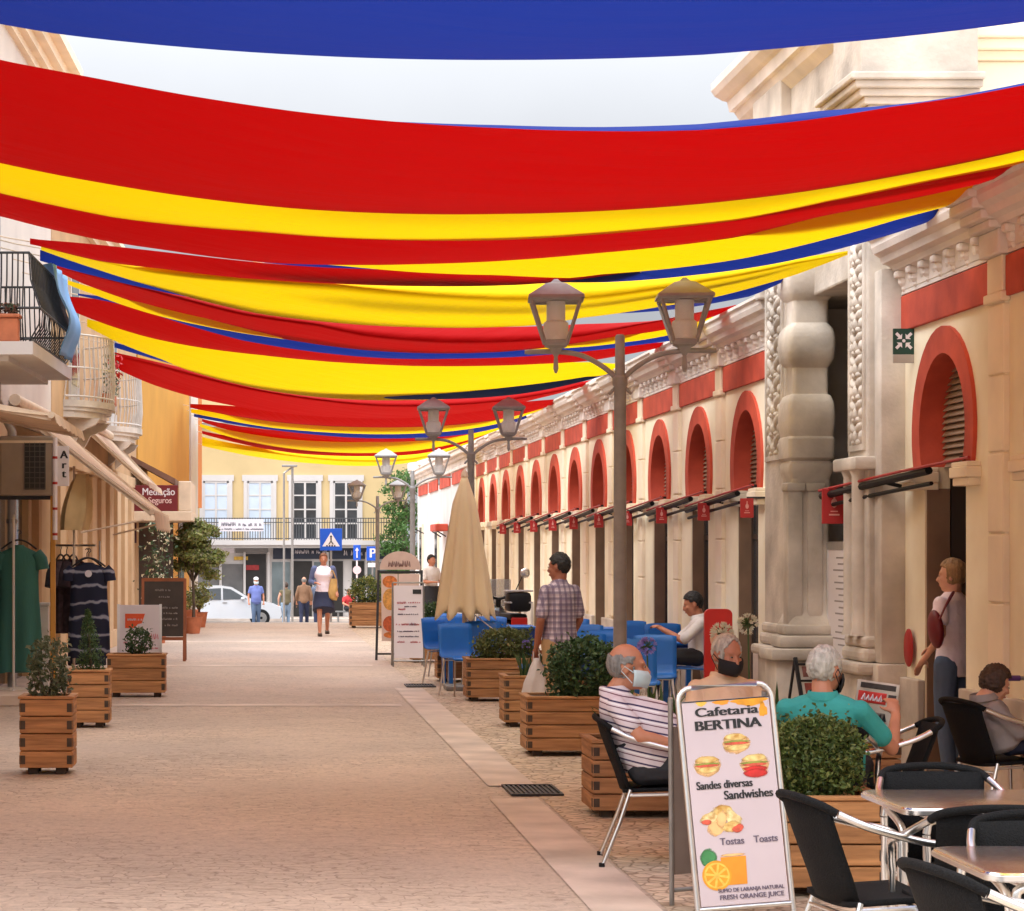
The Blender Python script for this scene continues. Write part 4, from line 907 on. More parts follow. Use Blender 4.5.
# variegated plant, olive tree and pots by the wall
t = thing('variegated_plant', 'climbing plant with white edged leaves beside the maroon sign shop', 'plant', (at(158, 0, 44).x, 44, 0))
P_ = [(RNG.normal()*.14+.05*math.sin(z*4), RNG.normal()*.13, z) for z in RNG.uniform(.3, 2.3, 620)]; leaf_mesh('foliage', P_, .09, [mat('cream_leaf', lin((226, 220, 190)), .6, .1, trans=.2), L_dark[0], L_pale[0], L_dark[2]], t)
b = MB(); b.lathe([(.13, 0), (.18, .32), (.19, .34), (.16, .34)], (0, 0, 0), 16); b.build('pot', M_terra, t, 40); b = MB(); b.tube([(0, 0, .3), (.05, 0, 1.2), (0, 0, 2.2)], .012, 6); b.build('stem', M_bark, t)
def pot_tree(label, X, Y, trunk, c, r, n, leaf, mats, pot=.2):
    t = thing('potted_tree', label, 'tree', (X, Y, 0), 0)
    b = MB(); b.lathe([(pot*.7, 0), (pot, pot*1.7), (pot*1.08, pot*1.75), (pot*.9, pot*1.75)], (0, 0, 0), 18); b.build('pot', M_terra, t, 40)
    b = MB(); b.tube([(0, 0, .1), (.02, .02, trunk*.5), (c[0]*.5, 0, trunk)], [.04, .032, .026], 8)
    for k in range(9):
        a = k*2.4; e = Vector((c[0]+r[0]*.7*math.cos(a), r[1]*.7*math.sin(a), c[2]+r[2]*random.uniform(-.4, .7))); b.tube([(c[0]*.5, 0, trunk*.95), Vector((c[0]*.5, 0, trunk)).lerp(e, .5)+Vector((0, 0, .06)), e], [.02, .012, .005], 5)
    b.build('trunk', M_bark, t)
    P_ = []
    for k in range(34):
        v = RNG.normal(size=3); v /= np.linalg.norm(v); q = np.array(c)+v*np.array(r)*RNG.uniform(.35, 1.0); P_ += blob_pts(n//34, q, (.19*r[0]/.5, .19, .13), 2, .1)
    leaf_mesh('crown', P_, leaf, mats, t); return t
pot_tree('olive-like tree with spreading yellow green crown in a terracotta pot', at(193, 0, 49).x, 49, 1.15, (0, 0, 1.75), (.70, .6, .72), 6500, .10, L_olive)
pot_tree('low yellow green bush in a pot below the olive-like tree', at(199, 0, 53).x, 53, .4, (0, 0, .72), (.34, .3, .3), 1100, .07, L_olive, .2)
t = thing('terracotta_pot', 'broad terracotta pot nearest the chalkboard', 'pot', (at(186, 0, 50).x, 50.2, 0)); b = MB(); b.lathe([(.16, 0), (.24, .42), (.26, .44), (.26, .48), (.22, .48), (.2, .4)], (0, 0, 0), 20); b.build('body', M_terra, t, 40); leaf_mesh('plant', blob_pts(300, (0, 0, .62), (.22, .2, .18)), .07, L_olive, t)
# ---------------------------------------------------------------- the cloth banners strung across the street
def cloth(name, col):
    m = bpy.data.materials.new(name); m.use_nodes = True; n = m.node_tree; b = n.nodes['Principled BSDF']; out = n.nodes['Material Output']; l = n.links.new
    tx = n.nodes.new('ShaderNodeTexCoord'); mp = n.nodes.new('ShaderNodeMapping'); mp.inputs['Scale'].default_value = (.35, 3, 3); l(tx.outputs['Object'], mp.inputs[0])
    no = n.nodes.new('ShaderNodeTexNoise'); no.inputs['Scale'].default_value = 1.6; no.inputs['Detail'].default_value = 4; l(mp.outputs[0], no.inputs['Vector'])
    bp = n.nodes.new('ShaderNodeBump'); bp.inputs['Strength'].default_value = .35; bp.inputs['Distance'].default_value = .06; l(no.outputs['Fac'], bp.inputs['Height'])
    b.inputs['Base Color'].default_value = (*col, 1); b.inputs['Roughness'].default_value = .75; b.inputs['Specular IOR Level'].default_value = .15; b.inputs['Sheen Weight'].default_value = .0
    l(bp.outputs[0], b.inputs['Normal'])
    t = n.nodes.new('ShaderNodeBsdfTranslucent'); t.inputs['Color'].default_value = (*col, 1); l(bp.outputs[0], t.inputs['Normal'])
    mx = n.nodes.new('ShaderNodeMixShader'); mx.inputs[0].default_value = .36; l(b.outputs[0], mx.inputs[1]); l(t.outputs[0], mx.inputs[2]); l(mx.outputs[0], out.inputs['Surface'])
    return m
CL = {'red': cloth('red_cloth', (.40, .0005, .0012)), 'yellow': cloth('yellow_cloth', (.88, .58, .002)), 'blue': cloth('blue_cloth', (.010, .028, .22))}
GB = 'coloured cloth banners strung across the street'
def curve(pts, ext=2):
    """smooth curve through traced points, continued beyond them as a parabola"""
    P = sorted(pts); X = np.array([p[0] for p in P], float); Yv = np.array([p[1] for p in P], float)
    deg = 2 if len(P) < 5 else 4
    c = np.polyfit((X-500)/500, Yv, min(deg, len(P)-1)); c2 = np.polyfit((X-500)/500, Yv, min(2, len(P)-1))
    def f(x):
        u = (x-500)/500
        if X[0] <= x <= X[-1]:
            # fit plus the interpolated residual keeps close to the traced points
            return float(np.polyval(c, u)+np.interp(x, X, Yv-np.polyval(c, (X-500)/500)))
        e = X[0] if x < X[0] else X[-1]; ue = (e-500)/500
        base = f(e); return base+float(np.polyval(c2, u)-np.polyval(c2, ue))
    return f
def banner(col, label, YL, YR, w, top, bot, x0, x1, rim=None, taper=(1, 1)):
    """top: the near hem, bot: the far hem; Y runs from YL at the left rope to YR at the right one"""
    ft, fb = curve(top), curve(bot); fr = curve(rim) if rim else None
    n = 64; m = 9; vs = []; fs = []
    for i in range(n+1):
        s = i/n; x = x0+(x1-x0)*s; Y = YL+(YR-YL)*s
        g = 1.0
        if taper[0] and s < .22: g = min(g, .06+.94*math.sin(s/.22*math.pi/2))
        if taper[1] and s > .78: g = min(g, .06+.94*math.sin((1-s)/.22*math.pi/2))
        yt, yb = ft(x), fb(x)
        if yb < yt+.8: yb = yt+.8
        ww = w*g; near = at(x, yt, Y-ww/2); far = at(x, yb, Y+ww/2); d = far-near
        row = []
        if fr is not None:
            yr = fr(x); up = at(x, min(yr, yt-.3), Y-ww/2+.18*g); row += [up, up.lerp(near, .5)+Vector((0, -.03*g, -.005))]
        for k in range(m):
            t = k/(m-1); p = near+d*t
            wob = mnoise.noise(Vector((x*.006, t*2.3, YL*1.7)))*.03*g*math.sin(math.pi*t)
            row.append(p+Vector((0, 0, -.10*g*math.sin(math.pi*t)*(0 if fr else .6)+wob)))
        vs += row; kk = len(row)
        if i:
            a = (i-1)*kk; b_ = i*kk
            for k in range(kk-1): fs.append((a+k, b_+k, b_+k+1, a+k+1))
    b = MB(); b.add(vs, fs); o = b.build('cloth_banner', CL[col], None, 179, fix=False)
    for side, i0 in (('L', 0), ('R', n)):
        if taper[0 if side == 'L' else 1]:
            p = Vector(vs[i0*kk+kk//2]); q = p+Vector((-.55 if side == 'L' else .28, .05, .12 if side == 'L' else .02)); rb = MB(); rb.tube([p, p.lerp(q, .5)-Vector((0, 0, .01)), q], .008, 5); rb.build('tie_rope', M_cream_metal, o)
    return mark(o, label, 'banner', GB)
# nearest first
banner('blue', 'widest royal blue banner along the top of the picture', 11.2, 9.6, 2.2, [(-340, -160), (0, -120), (500, -75), (1024, -118), (1480, -260)], [(0, 24), (58, 34), (182, 47), (300, 55), (500, 60), (700, 55), (835, 43), (1024, 22)], -310, 1490, taper=(0, 0))
banner('red', 'broadest red banner, highest of the reds, just below the blue one', 14.6, 12.6, 2.6, [(0, 60), (90, 77), (180, 94), (300, 112), (400, 122), (500, 128), (600, 131), (700, 130), (800, 121), (890, 107), (972, 95), (1024, 85)], [(0, 163), (102, 183), (205, 199), (300, 209), (412, 214), (500, 214), (603, 211), (700, 204), (795, 193), (902, 175), (1024, 150)], -180, 1190, taper=(0, 0))
banner('blue', 'sunlit strip of bright blue banner behind the upper hem of the broadest red', 15.6, 14.2, .30, [(300, 128), (500, 134), (600, 135), (700, 133), (817, 121), (928, 108), (1060, 82)], [(300, 138), (500, 146), (700, 145), (928, 120), (1060, 94)], 200, 1090, taper=(1, 1), rim=[(300, 116), (500, 125), (600, 127), (700, 124), (817, 111), (928, 101), (1060, 75)])
banner('yellow', 'upper yellow banner between the two broadest reds', 16.9, 14.6, 1.6, [(0, 145), (240, 188), (500, 200), (740, 186), (902, 160), (1024, 134)], [(0, 193), (117, 218), (260, 232), (363, 239), (500, 240), (603, 234), (740, 220), (827, 202), (953, 178), (1024, 164)], -140, 1100, taper=(0, 0))
banner('red', 'second red banner from the top, under the upper yellow', 18.6, 15.6, 1.6, [(0, 175), (240, 214), (500, 224), (740, 205), (902, 178), (1024, 152)], [(0, 216), (100, 240), (165, 250), (271, 263), (341, 265), (424, 264), (500, 261), (588, 254), (740, 237), (827, 215), (953, 188), (1024, 170)], -120, 1060, taper=(0, 0))
banner('yellow', 'yellow banner narrowing on the left, above the dark blue one', 21.4, 16.0, 1.2, [(60, 205), (240, 240), (500, 247), (740, 222), (902, 192), (1010, 168)], [(60, 228), (240, 256), (341, 265), (412, 272), (500, 275), (572, 278), (603, 274), (740, 259), (827, 239), (902, 218), (969, 200), (1010, 182)], 60, 1018)
banner('blue', 'dark blue banner ending in a point on the market cornice', 23.0, 16.9, .65, [(240, 252), (341, 260), (500, 266), (603, 266), (740, 251), (827, 231), (902, 210), (970, 203)], [(240, 260), (277, 264), (341, 270), (424, 277), (500, 280), (551, 282), (603, 282), (695, 274), (740, 268), (795, 259), (902, 231), (970, 206)], 240, 971)
banner('red', 'red banner running in from the left below the second red', 25.0, 19.5, 1.3, [(43, 240), (165, 252), (300, 266), (424, 270), (500, 272), (575, 272)], [(43, 247), (99, 261), (165, 269), (240, 278), (317, 283), (424, 286), (500, 285), (551, 281), (600, 275)], 30, 640)
banner('blue', 'thin dark blue strip just under the red running in from the left', 24.0, 20.2, .4, [(330, 268), (480, 276), (603, 275), (740, 260), (795, 251)], [(330, 279), (424, 288), (480, 288), (554, 285), (603, 283), (740, 269), (795, 254)], 300, 796)
banner('yellow', 'wide golden banner with a pale upper rim behind the tall near lamps', 26.2, 20.05, 2.2, [(41, 247), (151, 272), (240, 279), (341, 286), (424, 294), (500, 298), (588, 297), (658, 288), (713, 279), (795, 263), (847, 253)], [(41, 250), (99, 270), (151, 286), (260, 314), (317, 321), (412, 327), (500, 327), (529, 326), (581, 318), (658, 307), (716, 297), (795, 275), (847, 255)], 41, 848, rim=[(41, 245), (151, 266), (240, 272), (341, 280), (424, 283), (500, 285), (588, 281), (658, 276), (713, 270), (795, 258), (847, 251)])
banner('blue', 'blue banner showing at both ends beneath the wide golden one', 27.2, 22.0, .6, [(41, 250), (99, 268), (151, 279), (300, 300), (450, 312), (600, 304), (714, 292), (795, 272)], [(41, 261), (99, 277), (151, 288), (300, 311), (450, 322), (600, 313), (714, 303), (752, 296), (795, 276)], 40, 796)
banner('red', 'red banner with a pink rim tied level with the lantern tops', 29.3, 24.8, 2.0, [(51, 266), (99, 277), (151, 290), (240, 313), (317, 324), (363, 334), (424, 340), (500, 341), (581, 336), (640, 324), (700, 312), (735, 306)], [(51, 268), (79, 282), (125, 299), (240, 330), (363, 350), (500, 352), (581, 343), (621, 336), (664, 330), (701, 321), (735, 308)], 51, 736, rim=[(51, 264), (151, 286), (240, 308), (317, 319), (412, 326), (500, 327), (581, 324), (664, 320), (735, 305)])
banner('yellow', 'thin yellow sliver under the red with a pink rim', 30.2, 26.0, .9, [(64, 279), (95, 288), (240, 325), (450, 342), (560, 339), (621, 334), (670, 326), (725, 314)], [(64, 283), (95, 295), (240, 331), (450, 348), (560, 346), (621, 340), (677, 334), (725, 317)], 62, 727)
banner('blue', 'blue strip right behind the near lamp post arms', 31.2, 27.4, .6, [(80, 294), (130, 300), (240, 330), (450, 349), (560, 342), (621, 337), (677, 332), (690, 330)], [(80, 296), (131, 306), (240, 338), (450, 358), (560, 353), (621, 347), (677, 340), (690, 334)], 78, 692)
banner('red', 'red banner attached beside the blue cloth on the near balcony', 32.6, 28.75, 1.8, [(63, 296), (130, 303), (240, 328), (420, 346), (538, 349), (618, 345), (670, 342)], [(63, 307), (89, 318), (151, 338), (260, 355), (332, 362), (412, 366), (480, 366), (538, 364), (588, 361), (618, 356), (670, 345)], 62, 672)
banner('yellow', 'bright yellow banner passing just above the second lamp', 36.0, 32.8, 2.1, [(88, 319), (151, 334), (260, 352), (412, 363), (500, 364), (588, 362), (620, 364)], [(88, 327), (115, 341), (161, 359), (184, 369), (260, 389), (317, 397), (412, 400), (480, 397), (526, 392), (575, 381), (609, 374), (620, 369)], 87, 621)
banner('blue', 'blue sliver under the bright yellow one', 37.2, 33.2, .6, [(113, 342), (161, 354), (260, 378), (412, 391), (526, 385), (590, 376), (615, 370)], [(113, 347), (161, 361), (260, 385), (412, 399), (526, 391), (575, 382), (615, 373)], 112, 616)
banner('red', 'red banner with a rosy rim reaching to the bowed balcony', 40.2, 35.65, 2.4, [(113, 355), (161, 366), (240, 386), (317, 399), (378, 405), (440, 405), (500, 401), (560, 391), (591, 382)], [(113, 367), (151, 384), (197, 398), (247, 408), (330, 417), (410, 418), (480, 411), (540, 398), (591, 384)], 112, 592, rim=[(113, 352), (184, 368), (260, 388), (317, 396), (412, 399), (500, 394), (560, 386), (591, 380)])
banner('red', 'red banner tied to the corner of the ochre house', 57.0, 39.2, 1.8, [(191, 404), (260, 408), (344, 412), (420, 412), (500, 404), (561, 399)], [(191, 408), (217, 413), (274, 423), (344, 429), (420, 429), (480, 423), (511, 417), (561, 402)], 190, 562)
banner('yellow', 'thin yellow line of cloth above the thin blue one far down the street', 57.8, 41.0, 1.2, [(192, 409), (274, 419), (344, 425), (420, 425), (500, 415), (545, 406)], [(192, 413), (217, 418), (274, 428), (344, 433), (420, 433), (500, 423), (545, 408)], 191, 546)
banner('blue', 'thin blue line of cloth in the farthest bundle of banners', 58.4, 43.0, .6, [(195, 414), (274, 425), (344, 432), (424, 432), (500, 422), (534, 412)], [(195, 417), (274, 429), (344, 436), (391, 437), (424, 436), (500, 427), (534, 415)], 194, 535)
banner('red', 'red banner under the thin blue line far down the street', 59.0, 45.5, 1.4, [(203, 419), (239, 426), (344, 434), (420, 434), (520, 417)], [(203, 422), (239, 433), (297, 441), (367, 443), (420, 441), (480, 430), (520, 420)], 202, 521)
banner('yellow', 'yellow banner second to last down the street', 59.4, 47.6, 1.6, [(201, 424), (239, 432), (297, 440), (367, 442), (440, 438), (505, 424)], [(201, 427), (239, 440), (297, 450), (367, 453), (420, 450), (467, 440), (505, 427)], 200, 506)
banner('red', 'thin dark red line between the last two yellow banners', 59.8, 50.0, 1.0, [(203, 431), (239, 438), (297, 448), (367, 451), (420, 448), (490, 430)], [(203, 434), (239, 443), (297, 453), (367, 455.5), (420, 453), (490, 433)], 202, 491)
banner('yellow', 'lowest and farthest yellow banner with a pale rim above the crossing', 60.2, 55.0, 2.0, [(203, 444), (250, 450), (321, 459), (367, 461), (420, 458), (475, 439)], [(203, 446), (250, 456), (321, 464), (367, 466), (414, 462), (449, 450), (475, 441)], 202, 476, rim=[(203, 437), (250, 446), (321, 454), (367, 456), (420, 453), (475, 437)])

# same cloth again, nearly overhead and out of view, added to shade the terrace
def overhead(col, label, Yc, w):
    vs = []; fs = []; n = 30
    for i in range(n+1):
        s = i/n; x = -3.2+8.3*s
        for k in range(5): vs.append((x, Yc+w*(k/4-.5)+(.5-s)*2, 4.9-.5*s-1.9*s*(1-s)+.05*math.sin(k*2+s*5)))
    for i in range(n):
        for k in range(4): fs.append((i*5+k, i*5+k+1, i*5+k+6, i*5+k+5))
    return mark(MB().add(vs, fs).build('cloth_banner', CL[col], None, 179, fix=False), label, 'banner', GB)
overhead('yellow', 'unseen yellow banner added above the view to shade the terrace', 6.6, 1.6)
# ---------------------------------------------------------------- across the crossing street
GZ = -.82
fb = thing('far_building', 'pale yellow building with long iron balcony and dark shopfronts across the far street', 'building', (0, 0, 0))
M_fy = mat('far_yellow', lin((206, 180, 132)), .85, .08, .6); M_fw = mat('far_white_trim', lin((204, 198, 194)), .8, .05, 1)
YB = 90.0
def fx(px): return (px-VX)*YB/F
def fz(py): return H+(VY-py)*YB/F
MB().box(fx(120), fx(407), YB, YB+8, GZ-.3, 9).build('wall', M_fy, fb)
b = MB()
for (z0, z1, e) in ((6.6, 6.75, .1), (6.75, 6.95, .25)): b.box(fx(118), fx(409), YB-e, YB, z0, z1)
b.build('cornice', M_fw, fb)
M_blind = mat('pale_blind', lin((196, 208, 222)), .6, .06, 2)
for k, (px, dark) in enumerate(((172, 0), (216, 0), (260, 0), (305, 1), (346, 1))):
    b = MB(); x = fx(px); w = .50
    for (x0, x1, z0, z1) in ((x-w-.14, x-w, fz(541), fz(481)), (x+w, x+w+.14, fz(541), fz(481)), (x-w-.2, x+w+.2, fz(481), fz(475))): b.box(x0, x1, YB-.06, YB-.002, z0, z1)
    b.box(x-w, x+w, YB-.03, YB-.002, fz(541), fz(538)); b.box(x-.04, x+.04, YB-.05, YB-.002, fz(538), fz(483)); b.box(x-w, x-w+.07, YB-.04, YB-.002, fz(541), fz(481)); b.box(x+w-.07, x+w, YB-.04, YB-.002, fz(541), fz(481)); b.box(x-w, x+w, YB-.04, YB-.002, fz(483), fz(481))
    for q in (.3, .55, .8): b.box(x-w+.07, x+w-.07, YB-.035, YB-.003, fz(541)+q*2.2, fz(541)+q*2.2+.05)
    wn = b.build('window', M_fw, fb); MB().box(x-w+.07, x+w-.07, YB-.02, YB-.001, fz(538), fz(482)).build('pane', M_pane if dark else M_blind, wn)
b = MB(); b.box(fx(150), fx(404), YB-.95, YB, fz(545), fz(540.5)); b.box(fx(150), fx(404), YB-.8, YB, fz(548), fz(545)); b.build('balcony_slab', M_fw, fb)
b = MB(); z0, z1 = fz(540), fz(518)
for i in range(100):
    x = fx(151)+(fx(403)-fx(151))*i/99; b.box(x-.014, x+.014, YB-.92, YB-.89, z0, z1)
for z in (z0+.04, z1-.04, z1-.2): b.box(fx(151), fx(403), YB-.925, YB-.885, z, z+.035)
b.build('railing', mat('far_iron', (.07, .07, .075), .5, .2), fb)
# shopfronts
MB().box(fx(120), fx(405), YB-.0015, YB+.01, GZ-.3, fz(548)).build('ground_floor_wall', mat('far_shop_wall', lin((206, 200, 196)), .8, .08, 1), fb)
M_navy = mat('navy_fascia', lin((36, 44, 62)), .5, .1, 2)
def far_box(name, px0, px1, py0, py1, d0, d1, m, parent=fb): return MB().box(fx(px0), fx(px1), YB-d1, YB-d0, fz(py1), fz(py0)).build(name, m, parent)
far_box('shop_fascia', 273, 402, 547, 559, .002, .10, M_navy); far_box('shop_fascia', 236, 268, 545, 553, .002, .08, mat('grey_fascia', lin((128, 124, 122)), .6, .08)); far_box('shop_fascia', 216, 234.5, 542.5, 553, .002, .12, M_paper)
for (a, c) in ((293, 312), (352, 364), (328, 343)): far_box('shop_door', a, c, 561, 622, .002, .05, M_dark)
for (a, c) in ((272, 290), (314, 326), (366, 398)): far_box('shop_window', a, c, 562, 618, .002, .04, mat('shop_glass', (.16, .20, .21), .15, .4, .8))
far_box('shop_door', 245, 266, 554, 622, .002, .05, M_dark); far_box('shop_window', 222, 243, 564, 618, .002, .05, mat('shop_glass_grey', (.15, .15, .15), .2, .5, .8)); far_box('shop_window', 150, 219, 556, 618, .002, .05, MATS['shop_glass_grey'])
for a in (219.5, 243.5, 267.5, 291, 326.5, 365): far_box('shop_pilaster', a, a+2.2, 552, 622, .002, .14, M_fw)
far_box('yellow_shelf', 234, 248, 556.5, 560, .055, .08, mat('yellow_stock', lin((206, 164, 60)), .5, .3, 8)); far_box('red_stock', 246, 259, 565, 570, .055, .09, mat('red_stock', lin((150, 40, 40)), .5, .3, 8))  # shelf box in plain yellow, goods in plain red
text('BANCO POPULAR', .26, fb, M_paper, (fx(312), YB-.106, fz(551)), sx=.9) if False else None
scribble(fb, M_paper, [(fx(295), fz(551.5), 1.3, .2), (fx(344), fz(552.5), .9, .28)], YB-.106)
t = thing('balcony_banner', 'white banner with faint writing hung on the far balcony railing', 'banner', (0, 0, 0))
MB().box(fx(219), fx(263.5), YB-.96, YB-.94, fz(531.5), fz(519.5)).build('cloth', M_paper, t)
scribble(t, mat('grey_ink', lin((92, 92, 104)), .6, .1), [(fx(222), fz(524), .75, .2), (fx(243), fz(524.5), .75, .18), (fx(222), fz(529), .8, .1), (fx(243), fz(529), .8, .1)], YB-.965)
b = MB()
bg2 = thing('far_house', 'pale house rising behind the far yellow building at the left end', 'house', (0, 0, 0)); MB().box(-14, fx(119), YB-6, YB+6, GZ-.3, 7.5).build('wall', M_fw, bg2); MB().box(-14.2, fx(119), YB-6.2, YB+6, 7.5, 7.8).build('roof', M_terra, bg2)
for x in (-11, -8): b = MB(); b.box(x-.5, x+.5, YB-6.05, YB-5.99, 1.5, 3.4); w = b.build('window', M_fw, bg2); MB().box(x-.4, x+.4, YB-6.06, YB-6.052, 1.6, 3.3).build('pane', M_pane, w)

# street tree behind
t = thing('street_tree', 'tall green street tree between the far yellow building and the white market corner', 'tree', (at(404, 0, 88).x, 88, GZ))
b = MB(); b.tube([(0, 0, -.1), (.05, 0, 1.2), (0, .05, 2.4), (.1, 0, 4.4)], [.16, .13, .10, .04], 9)
for k in range(12):
    a = k*2.4; z = 1.8+.22*k; b.tube([(0, 0, z), (.45*math.cos(a), .45*math.sin(a), z+.35), (.85*math.cos(a), .85*math.sin(a), z+.5)], [.05, .025, .01], 5)
b.build('trunk', M_bark, t)
P_ = []
for k in range(70):
    z = RNG.uniform(1.2, 5.6); rr = 1.0*(1-((z-3.2)/2.9)**2)**.5; a = RNG.uniform(0, 6.28); q = (rr*RNG.uniform(.3, 1)*math.cos(a), rr*RNG.uniform(.3, 1)*math.sin(a), z); P_ += blob_pts(80, q, (.36, .36, .28), 2, .1)
leaf_mesh('crown', P_, .15, L_tree, t)

# modern street lamp with two uprights
t = thing('street_light', 'thin pale double pole street light by the crossing', 'street light', (at(288, 0, 74).x, 74, gz(74)))
b = MB(); zt = at(0, 467, 74).z-gz(74); b.tube([(-.13, 0, 0), (-.13, 0, zt-.2)], .035, 8); b.tube([(.14, 0, 0), (.14, 0, zt)], .04, 8); b.tube([(-.13, 0, zt-.2), (.14, 0, zt)], .03, 6)
b.build('pole', M_grey, t, 40); b = MB(); b.bbox(-.2, .3, -.1, .1, zt, zt+.07, .02); b.build('lamp_head', M_grey, t)
def sign_post(label, px, Y, pole=.03): 
    t = thing('road_sign', label, 'road sign', (at(px, 0, Y).x, Y, gz(Y))); return t
def zl(py, Y): return at(0, py, Y).z-gz(Y)
t = sign_post('square blue pedestrian crossing sign with white triangle', 331, 62); Y = 62; s = F/Y
h2w = 11/s; zc = zl(539.5, Y); b = MB(); b.tube([(0, .03, 0), (0, .03, zc+.2)], .03, 8); b.build('pole', M_grey, t, 40)
b = MB(); b.bbox(-h2w, h2w, -.012, .012, zc-h2w, zc+h2w, .006); b.build('plate', mat('road_blue', lin((18, 84, 196)), .45, .05), t)
b = MB(); r_ = h2w*.80; b.add([(-r_, -.0135, zc-r_*.78), (r_, -.0135, zc-r_*.78), (0, -.0135, zc+r_*.82)], [(0, 1, 2)]); b.build('triangle', M_paper, t)
b = MB(); b.ell((0, -.015, zc+.08), (.03, .002, .03), 8, 5); b.tube([(0, -.0155, zc+.05), (0, -.0155, zc-.04)], .018, 6); b.tube([(0, -.0155, zc-.04), (-.06, -.0155, zc-.13)], .013, 5); b.tube([(0, -.0155, zc-.04), (.06, -.0155, zc-.13)], .013, 5)
for k in range(4): b.box(-.13+k*.07, -.09+k*.07, -.0155, -.014, zc-.19, zc-.15)
b.build('pictogram', M_ink, t)
t = sign_post('narrow blue arrow sign above a round white and red sign', 357, 72); Y = 72; zc = zl(552.5, Y)
b = MB(); b.tube([(0, .03, 0), (0, .03, zc+.2)], .028, 8); b.build('pole', M_paper, t, 40)
b = MB(); b.bbox(-.115, .115, -.012, .012, zc-.235, zc+.235, .006); b.build('plate', MATS['road_blue'], t)
b = MB(); b.tube([(0, -.014, zc-.17), (0, -.014, zc+.1)], .022, 5); b.add([(-.06, -.015, zc+.06), (.06, -.015, zc+.06), (0, -.015, zc+.16)], [(0, 1, 2)]); b.build('arrow', M_paper, t)
zc = zl(570, Y); b = MB(); b.M = Matrix.Translation((0, 0, zc)) @ Matrix.Rotation(R(90), 4, 'X') ; b.lathe([(.13, .0), (.13, .02)], (0, 0, 0), 20); b.build('round_plate', mat('rose_white', lin((224, 196, 200)), .5, .06), t)
t = sign_post('blue parking sign with a white letter P', 372.5, 74); Y = 74; zc = zl(553.5, Y); 
b = MB(); b.tube([(0, .03, 0), (0, .03, zc+.2)], .028, 8); b.build('pole', M_grey, t, 40)
b = MB(); b.bbox(-.19, .19, -.012, .012, zc-.23, zc+.23, .006); b.build('plate', MATS['road_blue'], t); text('P', .42, t, M_paper, (0, -.015, zc), bold=.012)
b = MB(); b.bbox(-.15, .15, -.012, .012, zc-.44, zc-.3, .004); b.build('small_plate', M_paper, t)

# parked white car, seen from its side
def car():
    Y = 82.6; t = thing('parked_car', 'white hatchback passing behind the pedestrians on the far street', 'car', (at(224, 0, Y).x, Y, gz(Y)+.004), R(4))
    body = [(-2.0, .30), (-2.02, .62), (-1.95, .85), (-1.72, .93), (-1.45, 1.32), (-1.2, 1.42), (-.2, 1.46), (.25, 1.40), (.95, .98), (1.75, .82), (2.0, .66), (2.05, .42), (1.98, .28)]
    b = MB(); ring = []
    W = .86
    for s, k in ((-1, .90), (-.94, 1), (.94, 1), (1, .90)):
        ring.append([(x*(.985 if abs(s) == 1 else 1), s*W*(1-.14*max(0, (z-.9))/.5), z) for x, z in body])
    b.loft(ring); b.build('body', mat('white_car_paint', (.55, .56, .58), .25, .03, 2, coat=.6), t, 35)
    b = MB()
    for s in (-1, 1):
        y = s*(W*.875+.012)
        b = MB(); b.prism([(-1.30, .96), (-1.12, 1.33), (-.15, 1.37), (-.15, .96)], lambda u, v: (u, s*(W*(1-.14*(v-.9)/.5)+.004), v), lambda u, v: (u, s*(W*(1-.14*(v-.9)/.5)-.02), v))
        b.build('side_window', M_pane, t); b = MB(); b.prism([(-.08, .96), (-.08, 1.37), (.2, 1.33), (.78, .98)], lambda u, v: (u, s*(W*(1-.14*(v-.9)/.5)+.004), v), lambda u, v: (u, s*(W*(1-.14*(v-.9)/.5)-.02), v)); b.build('side_window', M_pane, t)
    b = MB(); b.add([(.29, -.70, 1.395), (.29, .70, 1.395), (.90, .74, 1.03), (.90, -.74, 1.03)], [(0, 1, 2, 3)]); b.build('windscreen', M_pane, t)
    for x in (-1.25, 1.28):
        for s in (-1, 1):
            b = MB(); b.M = Matrix.Translation((x, s*.80, .31)) @ Matrix.Rotation(R(90), 4, 'X'); b.lathe([(.2, -.09), (.3, -.09), (.315, -.05), (.315, .05), (.3, .09), (.2, .09)], (0, 0, 0), 20); w = b.build('wheel', M_black, t, 40)
            b = MB(); b.M = Matrix.Translation((x, s*.80, .31)) @ Matrix.Rotation(R(90), 4, 'X'); b.lathe([(.2, -.095), (.2, .095), (.05, .1), (.05, -.1)], (0, 0, 0), 12); b.build('rim', M_grey, w)
    for s in (-1, 1):
        b = MB(); b.ell((1.93, s*.62, .66), (.1, .16, .08), 10, 6); b.build('headlight', glass('headlight_glass', (.9, .9, .9), .8), t)
        b = MB(); b.ell((-1.98, s*.66, .80), (.06, .12, .12), 10, 6); b.build('tail_light', M_signred, t)
        b = MB(); b.ell((.62, s*(W+.06), 1.0), (.08, .09, .06), 8, 5); b.build('mirror', MATS['white_car_paint'], t)
    b = MB(); b.box(-.1, .06, -W-.012, -W-.002, .84, .87); b.build('door_handle', M_grey, t)
    b = MB(); b.box(2.0, 2.07, -.3, .3, .42, .52); b.build('number_plate', M_paper, t)
car()

